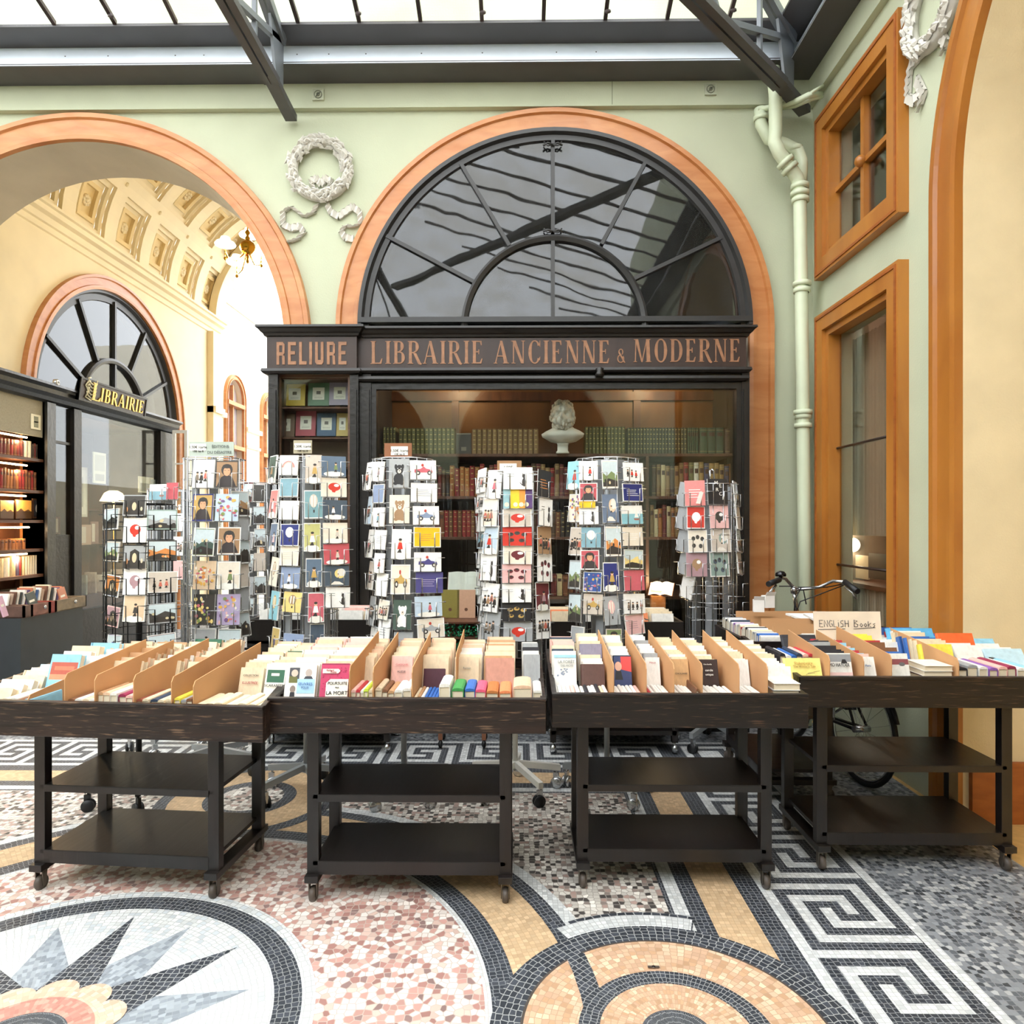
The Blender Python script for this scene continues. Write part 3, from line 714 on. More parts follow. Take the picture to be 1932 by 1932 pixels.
def block(ch):
    P=[]; T=.17
    def q(*p): P.append(list(p))
    V=lambda x,a=0,b=1: q((x,a),(x+T,a),(x+T,b),(x,b))
    Hh=lambda y,x0,x1: q((x0,y-.075),(x1,y-.075),(x1,y+.075),(x0,y+.075))
    w=.62
    if ch=='R': V(0); Hh(.925,.1,.42); Hh(.47,.1,.42); q((.36,1),(.5,.9),(.5,.5),(.36,.41),(.36,.5),(.36,.9)); q((.34,.44),(.5,.38),(.52,0),(.36,0))
    elif ch=='E': V(0); Hh(.925,.1,.5); Hh(.52,.1,.44); Hh(.075,.1,.5); w=.6
    elif ch=='L': V(0); Hh(.075,.1,.46); w=.54
    elif ch=='I': V(0); w=.27
    elif ch=='U': V(0,.1); V(.35,.1); q((0,.12),(.1,0),(.42,0),(.52,.12),(.52,.2),(0,.2)); w=.64
    return P,w
def lettering(name,parent,body,fn,x0,x1,z0,z1,y,mat,depth=.004,gap=.09,T=None):
    tot=0; L=[]
    for ch in body:
        P,w_=fn(ch); L.append((P,tot)); tot+=w_+gap
    tot-=gap; k=(x1-x0)/tot; hz=z1-z0; b=MB().mat(mat)
    cnt=0
    for P,o in L:
        for pg in P:
            cnt+=1; dp_=depth+.00012*(cnt%9)
            pts=[(x0+(o+u)*k,y,z0+v*hz) for u,v in pg]
            if T: pts=[tuple(T@Vector(p)) for p in pts]; d=T.to_3x3()@Vector((0,-dp_,0))
            else: d=(0,-dp_,0)
            b.prism(pts,d)
    return b.build(name,parent)
# ================================================================ BOOKSHOP FRONT in the right arch
YF=5.12
X=lambda px,y=YF: xY(px,y)
Z=lambda py,y=YF: zY(py,y)
SF=thing('bookshop_front','black painted wooden bookshop front with wide sign board filling the right arch','shopfront',(X(960),YF,0))
def part(b,name,P=SF): o=b.build(name); return adopt(o,P)
corn=[(0,0),(.062,0),(.065,-.016),(.05,-.026),(.035,-.045),(.022,-.055),(.015,-.07),(0,-.073)]
def ybox(b,px0,px1,py0,py1,y,dep): b.box((X(px0,y),y,Z(py0,y)),(X(px1,y),y+dep,Z(py1,y)))
b=MB().mat(BLACK)
zt=Z(614,YF-.062)
def cornice(x0,x1,y,yb):
    pth=[(Vector((x0,yb,zt)),Vector((-1,0,0)),Vector((0,0,1))),(Vector((x0,y,zt)),Vector((-1,-1,0)),Vector((0,0,1))),(Vector((x1,y,zt)),Vector((1,-1,0)),Vector((0,0,1))),(Vector((x1,yb,zt)),Vector((1,0,0)),Vector((0,0,1)))]
    b.sweep(pth,corn)
xa,xb,xc=X(508),X(676),X(1408)
cornice(xa,xb,YF-.05,YW-.05); cornice(xb+.05,xc,YF,YW-.05)
b.box((xa,YF-.05,zt-.02),(xb,YW,zt-.001)); b.box((xb,YF,zt-.02),(xc,YW,zt-.001))
part(b,'cornice')
b=MB().mat(SIGNB); b.box((xb,YF,Z(700)),(xc,YF+.06,zt-.05)); sg=part(b,'sign_board')
b=MB().mat(SIGNB); b.box((xa,YF-.05,Z(703)),(xb,YF+.02,zt-.05)); part(b,'sign_board')
def corn2(b,x0,x1,y,yb,z):
    pr=[(0,.02),(.03,.02),(.035,.0),(.02,-.015),(0,-.02)]
    b.sweep([(Vector((x0,yb,z)),Vector((-1,0,0)),Vector((0,0,1))),(Vector((x0,y,z)),Vector((-1,-1,0)),Vector((0,0,1))),(Vector((x1,y,z)),Vector((1,-1,0)),Vector((0,0,1))),(Vector((x1,yb,z)),Vector((1,0,0)),Vector((0,0,1)))],pr)
b=MB().mat(BLACK); corn2(b,xa,xb,YF-.05,YW,Z(703)); corn2(b,xb+.03,xc,YF,YW,Z(700)); corn2(b,xb+.03,xc-.02,YF,YW,Z(716)-.0); part(b,'lower_moulding')
b=MB().mat(BLACK); ybox(b,676,1410,696,728,YF+.02,.08); part(b,'window_header')
lw=lettering('lettering',None,'LIBRAIRIE',glyph,X(699),X(912),Z(686),Z(643),YF,BRONZE)
for o in (lw,lettering('lettering',None,'ANCIENNE',glyph,X(932),X(1151),Z(686),Z(643),YF,BRONZE),
          lettering('lettering',None,'MODERNE',glyph,X(1194),X(1397),Z(684),Z(641),YF,BRONZE),
          lettering('lettering',None,'&',glyph,X(1162),X(1182),Z(685),Z(641),YF,BRONZE,gap=0),
          lettering('lettering',None,'RELIURE',block,X(522,YF-.05),X(657,YF-.05),Z(687,YF-.05),Z(644,YF-.05),YF-.05,BRONZE)): adopt(o,SF)
b=MB().mat(BLACK); b.lathe([(.001,0),(.03,.005),(.034,.02),(.022,.04),(.03,.06),(.001,.075)],(X(1130),YF-.05,Z(714)),14); part(b,'finial')
# pilasters and posts
for (p0,p1,dy) in ((506,524,-.05),(660,676,-.04),(676,700,.0),(1400,1414,.0)):
    b=MB().mat(BLACK); y=YF+dy
    ybox(b,p0,p1,700,1380,y,.14); b.box((X(p0,y)+.012,y-.012,.25),(X(p1,y)-.012,y,Z(735,y))); part(b,'pilaster')
b=MB().mat(BLACK); b.box((X(506,YF),YF+.09,0),(X(508,YF)+.02,YW+.1,zt-.02)); b.box((X(1412,YF)-.03,YF+.05,0),(X(1412,YF),YW+.1,zt-.02)); part(b,'side_panel')
b=MB().mat(BLACK); zc=.62
b.box((X(700),YF+.03,0),(X(1400),YF+.1,zc)); b.box((X(700),YF-.03,zc),(X(1400),YF+.14,zc+.04)); b.box((X(524),YF-.03,0),(X(660),YF+.1,.5)); part(b,'base_panel')
b=MB().mat(BLACK); rect_frame(b,lambda u,v,w_:(u,YF+.06-w_,v),X(698),X(1402),zc,Z(722),.045,0,.05); part(b,'window_frame')
g=MB().mat(GLASS); g.box((X(705),YF+.055,zc+.03),(X(1397),YF+.06,Z(727))); part(g,'glass_pane')
b=MB().mat(wood('brown_case_wood','#4a3426','#6a4d3a')); rect_frame(b,lambda u,v,w_:(u,YF+.03-w_,v),X(524),X(662),Z(1180),Z(706),.02,0,.04); part(b,'window_frame')
g=MB().mat(GLASS); g.box((X(528),YF+.02,Z(1170)),(X(659),YF+.024,Z(714))); part(g,'glass_pane')
# interior
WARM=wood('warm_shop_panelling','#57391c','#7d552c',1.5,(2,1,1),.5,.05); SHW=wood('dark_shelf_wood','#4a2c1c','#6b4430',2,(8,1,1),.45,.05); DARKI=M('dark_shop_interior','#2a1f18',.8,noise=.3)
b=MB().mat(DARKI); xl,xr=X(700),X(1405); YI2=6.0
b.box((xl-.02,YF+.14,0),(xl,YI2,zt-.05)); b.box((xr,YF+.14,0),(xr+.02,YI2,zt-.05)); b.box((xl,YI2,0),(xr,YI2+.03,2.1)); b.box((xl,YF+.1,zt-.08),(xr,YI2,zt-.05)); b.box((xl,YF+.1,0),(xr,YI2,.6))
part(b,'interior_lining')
b=MB().mat(WARM); b.box((xl,YI2-.03,2.1),(xr,YI2,zt-.08)); b.mat(SHW)
for px in (700,860,1045,1200,1385): b.box((xY(px,YI2)-.03,YI2-.055,2.1),(xY(px,YI2)+.03,YI2-.03,zt-.08))
b.box((xl,YI2-.06,zY(742,YI2)),(xr,YI2-.03,zY(758,YI2))); part(b,'back_panelling')
YSH=5.40
SHZ=[zY(p,YSH) for p in (856,936,1013)]+[.98]
for k,z in enumerate(SHZ):
    b=MB().mat(SHW); b.box((xl,YSH,z-.022),(xr,YI2-.03,z)); part(b,'shelf')
    if 0<k:
        pass
b=MB().mat(SHW)
for px in (1222,): b.box((xY(px,YSH)-.012,YSH+.01,.6),(xY(px,YSH)+.012,YI2-.05,SHZ[0]-.022))
part(b,'shelf_divider')
# ---- fanlight
fc=(cR.x,Z(609,YW-.02)); FY=YW-.06
F4=MB().mat(BLACKG); RO=RR_i+.005; mpf=lambda u,v,w_:(u,FY-w_,v)
def ring(b,c,z,R,prof,n=56,mp=mpf): b.sweep(arch_path(c,z,R,z,mp,n=n,legs=False),prof)
ring(F4,cR.x,cR.z,RO,[(0,-.06),(0,.05),(-.03,.05),(-.045,.02),(-.085,.02),(-.10,-.02),(-.10,-.06)])
F4.box((cR.x-RR_i,FY-.06,fc[1]-.02),(cR.x+RR_i,FY+.04,fc[1]+.02))
fr=struct('window_1',F4); Ri=PY(1222,600,FY).x-cR.x
q=MB().mat(BLACKG); ring(q,cR.x,cR.z-.02,Ri,[(0,-.05),(0,.03),(-.02,.045),(-.05,.03),(-.06,-.05)]); q.build('inner_ring',fr)
for (x0,y0,x1,y1) in ((1043,268,1043,440),(878,325,955,455),(745,455,888,530),(1208,325,1140,452),(1345,457,1207,522),(1043,448,1043,606)):
    a,c=PY(x0,y0,FY-.0),PY(x1,y1,FY-.0); d=(c-a).normalized(); a=a-d*(.07 if x0!=1043 else 0); c=c+d*(.05 if x0!=1043 else 0); s_=Vector((d.z,0,-d.x))*.014
    q=MB().mat(BLACKG); q.prism([a+s_+Vector((0,-.03,0)),a-s_+Vector((0,-.03,0)),a-s_+Vector((0,.03,0)),a+s_+Vector((0,.03,0))],c-a); q.build('glazing_bar',fr)
q=MB().mat(BLACKG)
for (x_,y_) in ((1043,273),(1043,437)):
    c=PY(x_,y_,FY-.04)
    for sx in (-1,1):
        q.tube([c+Vector((0,0,.0)),c+Vector((sx*.04,-.005,.012)),c+Vector((sx*.075,0,-.008 if y_<300 else .0))],.008,6)
        q.tube([c,c+Vector((sx*.04,-.005,-.01)),c+Vector((sx*.07,0,.025))],.006,6)
q.build('knot_ornament',fr)
q=MB().mat(FANGL); pts=[(cR.x+(RR_i-.02)*math.cos(PI*i/48),FY,cR.z+(RR_i-.02)*math.sin(PI*i/48)) for i in range(49)]
pts=[(pts[0][0],FY,fc[1])]+pts+[(pts[-1][0],FY,fc[1])]; q.prism(pts,(0,.004,0)); q.build('glass_pane',fr)
# dark drape behind the fanlight
DR=M('dark_grey_drape','#3a3634',.9,noise=.2,nscale=2); q=MB().mat(DR); q.smooth=True; nx,nz=60,30; base=0
for i in range(nx+1):
    for j in range(nz+1):
        u=-RR_i+2*RR_i*i/nx; v=1.72*j/nz
        wv=.05*math.sin(5*u+2.2*v)+.03*math.sin(14*u-6*v+1)+.02*math.sin(23*u+9*v)
        q.v.append((cR.x+u,YW+.30+wv,fc[1]-.1+v))
for i in range(nx):
    for j in range(nz): a=i*(nz+1)+j; q.face([a,a+nz+1,a+nz+2,a+1])
tag(q.build('dark_drape'),'dark grey sheet hanging in folds behind the big half-round fanlight','drape')
b=MB().mat(DARKI); b.box((cR.x-2,YW+.62,3.0),(cR.x+2,YW+.66,5.1)); b.box((cR.x-2,YW+.57,zt-.03),(cR.x+2,YW+.62,zt)); struct('wall_behind_fanlight',b)
# ---- display case with bound albums (left bay)
Y2=YF+.22
b=MB().mat(SHW); xl2,xr2=X(524),X(664)
b.box((xl2,Y2+.06,.5),(xr2,Y2+.08,Z(712))); 
b.box((xl2,YF+.03,.5),(xl2+.01,Y2+.08,Z(712))); b.box((xr2-.01,YF+.03,.5),(xr2,Y2+.08,Z(712))); b.box((xl2,YF+.03,Z(712)),(xr2,Y2+.08,Z(708)))
for py in (769,826,882): b.box((xl2,YF+.05,zY(py,YF+.1)-.012),(xr2,Y2+.06,zY(py,YF+.1)))
b.mat(M('taupe_board','#8a7668',.8)); b.box((xl2+.01,Y2+.02,zY(880,Y2)),(xr2-.01,Y2+.03,zY(827,Y2)))
part(b,'display_case')
alb=[(556,745,40,42,'#d9b93e','yellow'),(601,744,40,44,'#5e7f63','green'),(641,743,40,44,'#a497ad','lilac grey'),
     (538,803,36,44,'#7d6250','brown'),(577,799,38,48,'#a83e4c','crimson red'),(616,801,36,44,'#3d5878','navy blue'),(646,801,22,44,'#c9ac62','ochre gold')]
for px,py,wp,hp,c,nm in alb:
    ya=YF+.16; p=PY(px,py,ya); wm,hm=wp*ya/1300,hp*ya/1300
    b=MB().mat(PRINT); b.col=c; b.box((-wm/2,0,-hm/2),(wm/2,.012,hm/2)); b.col='#eee9dc'
    b.box((-wm*.28,-.001,-hm*.24),(wm*.28,.001,hm*.30)); b.col='#6a645c'; b.box((-wm*.1,-.0015,0),(wm*.1,.001,hm*.14))
    for k in range(2): b.box((-wm*.2,-.0015,-hm*.13-k*.008),(wm*.2,.001,-hm*.12-k*.008))
    o=b.build('bound_album'); o.location=p; o.rotation_euler=(-.10,0,0)
    tag(o,nm+' album with white title label, '+('upper' if py<770 else 'lower')+' shelf of the narrow shop window','album','bound albums in the narrow shop window')
# ================================================================ BOOKS
def rounded(b,prof,z0,z1):
    b.prism([(x,y,z0) for x,y in prof],(0,0,z1-z0))
def book_meshes():
    R={}
    # hardback/paperback: spine at y=0, thickness x in [-.5,.5], width y in [0,1], height z in [0,1]
    b=MB().mat(BOOKC)
    sp=[(-.5,.10),(-.46,.02),(-.3,-.015),(0,-.03),(.3,-.015),(.46,.02),(.5,.10),(.5,1),(.44,1),(.44,.08),(-.44,.08),(-.44,1),(-.5,1)]
    i=len(b.v); n=len(sp)
    b.v+=[(x,y,0) for x,y in sp]+[(x,y,1) for x,y in sp]
    for k in range(n): b.face([i+k,i+(k+1)%n,i+n+(k+1)%n,i+n+k])
    for zz in (0,n):
        for qd in ((0,1,10,11),(11,12,0),(1,2,3,10),(3,4,5,10),(5,6,9,10),(6,7,8,9)): b.face([i+zz+k for k in qd])
    o=b.build('book_cover_mesh'); R['cover']=o.data; bpy.data.objects.remove(o)
    b=MB().mat(PAGES); b.box((-.44,.08,.02),(.44,.965,.985)); o=b.build('pages_mesh'); R['pages']=o.data; bpy.data.objects.remove(o)
    # antique bound: with raised bands and a gilt band
    b=MB().mat(BOOKC); b.box((-.49,.06,0),(.49,1,1)); rounded(b,[(-.49,.06),(-.46,.0),(-.25,-.035),(0,-.045),(.25,-.035),(.46,0),(.49,.06)],0,1)
    for z in (.12,.3,.48,.66,.84): rounded(b,[(-.49,.05),(-.47,-.012),(-.25,-.05),(0,-.062),(.25,-.05),(.47,-.012),(.49,.05)],z,z+.018)
    b.mat(M('gilt_tooling','#b9a468',.4,.3))
    for z in (.2,.39,.57,.75,.92): rounded(b,[(-.28,-.0),(-.22,-.038),(0,-.05),(.22,-.038),(.28,0)],z-.012,z+.022)
    o=b.build('bound_volume_mesh'); R['bound']=o.data; bpy.data.objects.remove(o)
    b=MB().mat(BOOKC); b.box((-.49,.06,0),(.49,1,1)); rounded(b,[(-.49,.06),(-.46,.0),(-.25,-.03),(0,-.04),(.25,-.03),(.46,0),(.49,.06)],0,1)
    b.mat(M('dark_title_patch','#4a2a20',.5)); rounded(b,[(-.42,-.0),(-.25,-.035),(0,-.045),(.25,-.035),(.42,0)],.68,.82)
    b.mat(M('gilt_tooling','#b9a468',.4,.3)); 
    for z in (.1,.9): rounded(b,[(-.46,-.0),(-.25,-.033),(0,-.043),(.25,-.033),(.46,0)],z,z+.012)
    o=b.build('cloth_volume_mesh'); R['cloth']=o.data; bpy.data.objects.remove(o)
    return R
BMESH=book_meshes()
def basis(loc,ex,ey,ez,sx,sy,sz):
    m=Matrix.Identity(4)
    for i,(e,s_) in enumerate(((ex,sx),(ey,sy),(ez,sz))):
        for r in range(3): m[r][i]=e[r]*s_
    for r in range(3): m[r][3]=loc[r]
    return m
NB=[0]
def book(kind,loc,ex,ey,ez,t,wd,ht,col,label,group=None,pages=True,name='book'):
    o=bpy.data.objects.new(name,BMESH[kind]); COL.objects.link(o); o.matrix_world=basis(loc,ex,ey,ez,t,wd,ht)
    o.color=lin(col) if isinstance(col,str) else col; NB[0]+=1
    tag(o,label,'book',group)
    if kind=='cover' and pages:
        p=bpy.data.objects.new('pages',BMESH['pages']); COL.objects.link(p); p.parent=o
    return o
ex,ey,ez=Vector((1,0,0)),Vector((0,1,0)),Vector((0,0,1))
CN={'#6f6a46':'olive green','#5a4436':'dark brown','#7a4c34':'red-brown','#8d6f4c':'tan','#8b2a2a':'red','#b08a54':'ochre','#c9b48c':'cream','#4a5a44':'dark green','#35506a':'blue','#3a2f2a':'blackish','#a3683c':'orange-brown','#e6dcc6':'off-white','#6e3030':'maroon','#56506a':'purple-grey'}
def shelf_run(shelf,z,y,runs,where):
    """runs: (px0,px1,height px,count,kind,colours) measured on the spine plane"""
    for px0,px1,hp,n,kind,cols in runs:
        x0,x1=xY(px0,y),xY(px1,y); tk=(x1-x0)/n
        for i in range(n):
            c=random.choice(cols); hh=hp*y/1300*(1 if len(cols)<3 else random.uniform(.88,1.04))
            v=random.uniform(.85,1.12); cc=lin(c); cc=tuple(q*v for q in cc[:3])+(1,)
            where_=' at the left end' if px0<800 else ''
            book(kind,(x0+tk*(i+.5),y+random.uniform(0,.006),z),ex,ey,ez,tk*.96,.14,hh,cc,
                 '%s volume, %s in the %s, %s'%(CN.get(c,'brown'),ORD[i],RN[(px0,shelf)],where),'old volumes on the %s shelf of the shop window'%ORD[shelf],name='bound_volume')
RN={}
yT=YSH+.06
R1=[(722,747,52,4,'bound',['#6f6a46']),(752,858,50,13,'bound',['#6f6a46']),(890,1016,48,13,'bound',['#8d6f4c']),(1104,1180,52,11,'bound',['#6f6a46']),(1184,1296,50,19,'bound',['#5a5640']),(1298,1318,50,5,'cloth',['#4a5a44']),(1320,1366,50,3,'cloth',['#4a5a44']),(1368,1388,48,2,'cloth',['#5a4436'])]
R2=[(722,848,56,17,'cloth',['#5a4436','#6e3030','#3a2f2a']),(848,905,58,6,'bound',['#8b2a2a','#a3683c','#3a2f2a']),(905,1100,60,22,'cloth',['#6e3030','#5a4436','#8b2a2a','#8d6f4c']),(1100,1218,56,13,'bound',['#5a4436','#3a2f2a','#6e3030']),(1230,1290,64,7,'cloth',['#8d6f4c','#c9b48c','#5a4436']),(1290,1386,64,10,'cloth',['#7a4c34','#a3683c','#6f6a46','#8b2a2a','#56506a','#b08a54','#e6dcc6'])]
R3=[(722,838,50,13,'cloth',['#7a4c34','#6e3030']),(838,905,50,8,'bound',['#7a4c34','#8b2a2a']),(905,1048,50,16,'cloth',['#6e3030','#5a4436']),(1048,1218,52,18,'bound',['#5a4436','#3a2f2a','#7a4c34']),(1226,1290,58,8,'cloth',['#8d6f4c','#a3683c','#6e3030','#c9b48c']),(1290,1386,56,11,'cloth',['#6e3030','#8b2a2a','#5a4436'])]
R4=[(722,800,36,6,'cloth',['#5a4436','#6e3030','#3a2f2a']),(1040,1210,42,16,'cloth',['#6e3030','#c9b48c','#3a2f2a','#7a4c34'])]
nmk=['the first','the second','the third','the fourth','the fifth','the sixth','the seventh','the eighth']
for k,(R,wh) in enumerate(((R1,'top window shelf'),(R2,'second window shelf'),(R3,'third window shelf'),(R4,'lowest window shelf'))):
    for i,r in enumerate(R): RN[(r[0],k)]={'#6f6a46':'gilt olive','#8d6f4c':'tan','#5a5640':'gilt chequered','#4a5a44':'green','#5a4436':'brown','#7a4c34':'red-brown','#8b2a2a':'reddish','#6e3030':'maroon'}.get(r[5][0],'mixed')+' run, %s from left'%ORD[i]
    shelf_run(k,SHZ[k],yT,R,wh)
b=MB().mat(PRINT); b.col='#4a443f'; p=PY(875,830,yT); b.box((p.x-.06,p.y,SHZ[0]),(p.x+.06,p.y+.02,SHZ[0]+.17)); b.col='#8a8070'; b.box((p.x-.02,p.y-.001,SHZ[0]+.03),(p.x+.02,p.y,SHZ[0]+.06)); b.box((p.x-.055,p.y-.001,SHZ[0]+.16),(p.x+.055,p.y,SHZ[0]+.168))
tag(b.build('book'),'dark grey book facing out on the top window shelf, between gilt olive and tan sets','book')
# ---- bust
c=PY(1062,856,5.42); c.z=SHZ[0]; B=thing('plaster_bust','white plaster bust of a bearded man on the top window shelf','bust',c)
k=5.42/1300
b=MB().mat(PLASTER); b.lathe([(.001,0),(.072,0),(.072,.012),(.058,.022),(.058,.075),(.066,.085),(.001,.088)],(0,0,0),4,T=Matrix.Rotation(PI/4,4,'Z')); b.build('plinth',B)
b=MB().mat(PLASTER); b.smooth=True
b.lathe([(.03,.085),(.10,.10),(.160,.14),(.168,.165),(.135,.19),(.09,.215),(.070,.235),(.066,.26)],(0,0,0),28)
for i in range(len(b.v)):
    x,y,z=b.v[i]
    fold=1+.05*math.sin(9*math.atan2(y,x)+20*z) if z<.2 else 1
    b.v[i]=(x*fold,y*.62*fold,z)
def head_pt(a,e):
    # a azimuth (0 = facing -Y), e elevation -90..90
    x=math.sin(a)*math.cos(e); y=-math.cos(a)*math.cos(e); z=math.sin(e); r=1.0
    fr_=max(0,-y); 
    X_=x*.086; Y_=y*.098; Z_=z*.118
    g=lambda cx,cz,s_,h: h*math.exp(-((x-cx)**2+(z-cz)**2)/(2*s_*s_))*(1 if y<0 else 0)
    Y_-=g(0,.04,.08,.026)+g(0,-.12,.09,.036)+g(0,.45,.3,.012)
    Y_+=g(.34,.10,.12,.034)+g(-.34,.10,.12,.034)
    Y_-=g(.33,.29,.13,.022)+g(-.33,.29,.13,.022)
    Y_-=g(0,-.29,.2,.024)
    Y_+=g(0,-.40,.08,.022)
    Y_-=g(0,-.7,.35,.040)                                  # beard
    if z<-.3 and y<.2: X_*=1.06+.04*math.sin(26*x+18*z); Y_*=1+.03*math.sin(30*x+22*z)
    if z>.42 or y>.25: 
        q=1.10+.06*math.sin(15*a+9*e)*math.cos(11*e); X_*=q; Y_*=q; Z_*=1.02
    return (X_,Y_-.018,.315+Z_)
base=len(b.v); na_,ne=56,40
for j in range(ne+1):
    for i in range(na_): b.v.append(head_pt(2*PI*i/na_,-PI/2+PI*j/ne))
for j in range(ne):
    for i in range(na_):
        b.face([base+j*na_+i,base+j*na_+(i+1)%na_,base+(j+1)*na_+(i+1)%na_,base+(j+1)*na_+i])
for sx in (-1,1): b.ball((sx*.088,.0,.315),.022,.4,.8,1.2,8)
rn_=random.Random(11)
for _ in range(150):
    a=rn_.uniform(-PI,PI); e=rn_.uniform(-1.2,1.45)
    x_,y_,z_=head_pt(a,e); fr=abs(a)<.95
    if fr and e>-.42 and e<.85: continue
    if (not fr) or e<-.42 or e>.85: b.ball((x_,y_,z_),rn_.uniform(.014,.024),1,1,rn_.uniform(.8,1.5),6)
for sx in (-1,1):
    b.ball((sx*.022,-.118,.278),.016,1.6,.8,.6,8); b.ball((sx*.034,-.098,.352),.013,1.7,.8,.5,8)
b.ball((0,-.122,.305),.017,.9,1,1.5,8)
b.build('head_and_shoulders',B); B.rotation_euler=(0,0,-.12); B.scale=(.98,.98,.93)
# open books and small things on the low shelf / counter inside
def open_book(loc,rz,wd,ht,tilt,label,col='#f2ead8'):
    t=thing('open_book',label,'book',loc,rz=rz); b=MB().mat(PAPER); b.smooth=True
    for s_ in (-1,1):
        base=len(b.v)
        for i in range(9):
            u=i/8; x=s_*u*wd; zz=.02*math.sin(PI*min(1,u*1.1))*(1-u*.4)
            b.v+=[(x,0,zz),(x,ht,zz)]
        for i in range(8): b.face([base+2*i,base+2*i+2,base+2*i+3,base+2*i+1])
    o=b.build('pages',t); b=MB().mat(M('leather_cover','#6a3a28',.6)); b.box((-wd-.005,-.004,-.008),(wd+.005,ht+.004,-.001)); b.build('cover',t)
    t.rotation_euler=(tilt,0,rz); return t
p=PY(876,1085,5.3); open_book((p.x,5.30,SHZ[3]+.02),0,.13,.19,1.1,'open book with blank cream pages leaning behind the shop glass, left of centre')
p=PY(1245,1085,5.3); open_book((p.x,5.30,SHZ[3]+.02),-.4,.09,.13,.75,'open book with white pages leaning behind the shop glass, by the grey card rack')
for px,c,nm in ((915,'#a5442e','brick red'),(1020,'#c06a5c','pinkish red')):
    p=PY(px,1090,5.33); q=MB().mat(M('roll_'+nm.replace(' ','_'),c,.6)); q.tube([(p.x,5.33,SHZ[3]),(p.x+.02,5.34,SHZ[3]+.16)],.03,12)
    tag(q.build('book_roll'),nm+' upright rolled cloth bundle behind the shop glass','roll')
# desk lamp glowing in the window
p=PY(1243,1112,5.3); L=thing('desk_lamp','small lit desk lamp with warm shade in the shop window near the grey card rack','lamp',(p.x,5.35,.64))
q=MB().mat(M('brass','#8a6a34',.35,.9)); q.lathe([(.001,0),(.06,0),(.05,.02),(.01,.03),(.01,p.z-.64),(.001,p.z-.64)],(0,0,0),14); q.build('base',L)
q=MB().mat(M('lit_lampshade','#ffd9a0',.6,emit='#ffbe73',estr=4)); q.lathe([(.05,p.z-.65),(.045,p.z-.635),(.02,p.z-.615),(.001,p.z-.61)],(0,0,0),18); q.build('lamp_shade',L)
q=MB().mat(M('orange_wood_box','#c07840',.6)); q.box((-.06,-.06,p.z-.78),(.05,.0,p.z-.69)); q.build('lamp_body',L)
def plight(name,loc,e,r=.05,c=(1,.75,.45)):
    ld=bpy.data.lights.new(name,'POINT'); ld.energy=e; ld.color=c; ld.shadow_soft_size=r
    o=bpy.data.objects.new(name,ld); COL.objects.link(o); o.location=loc; return o
plight('shop_lamp_light',(X(860,5.6),5.62,zt-.25),9,.08,(1,.72,.42)); plight('shop_lamp_light',(X(1230,5.6),5.62,zt-.25),9,.08,(1,.72,.42))
plight('desk_lamp_light',(p.x,5.28,p.z+.06),4,.04,(1,.7,.4))
# ================================================================ POSTCARDS AND THEIR RACKS
KOL={'dg':('#4d5f55','dark green'),'co':('#e08a86','coral'),'sb':('#6d7b92','slate blue'),'cr':('#eadfce','cream'),'lb':('#8ec3d0','light blue'),'yp':('#c2a765','mustard'),
'wh':('#f4f2ef','white'),'te':('#84aab8','teal blue'),'nv':('#2c3478','navy blue'),'bg':('#8b9ab8','blue-grey'),'ye':('#ecd488','pale yellow'),'be':('#cfc3b6','beige'),'tb':('#7fa5ac','dusty teal'),
'yg':('#c2bf7c','yellow-green'),'sl':('#5f7186','slate'),'rp':('#cf6672','rose red'),'ds':('#4a5664','dark slate'),'cs':('#c4575f','brick rose'),'gy':('#a9abad','grey'),'br':('#a58260','brown'),
'bk':('#2a2728','black'),'my':('#f0c21c','bright yellow'),'pu':('#4f4a86','purple'),'pb':('#c3d4e4','pale blue'),'re':('#cf3626','red'),'pk':('#e8b9b6','pink'),'dr':('#6d2a30','dark red'),'or':('#d68a4a','orange'),
'gr':('#7c8c5c','green'),'ma':('#b08c92','mauve'),'gg':('#8fa39a','grey-green'),'go':('#c4a05a','golden'),'dk':('#44403c','dark grey'),'bu':('#3d5aa0','blue'),'li':('#b7a8c8','lilac'),'sk':('#e3c7a6','sand')}
MOT={'pup':'with a seated animal','fig':'with a standing figure','land':'with a landscape','text':'with lines of text','flow':'with flowers','face':'with a portrait','bal':'with a balloon','cat':'with a dark cat shape','car':'with a small vehicle',
'rain':'with a rainbow','plain':'left plain','gate':'with an arched building','fam':'with several figures','blob':'with one bold shape','tri':'with coloured stripes','moon':'with a moon','cup':'with small objects','boat':'with a sail'}
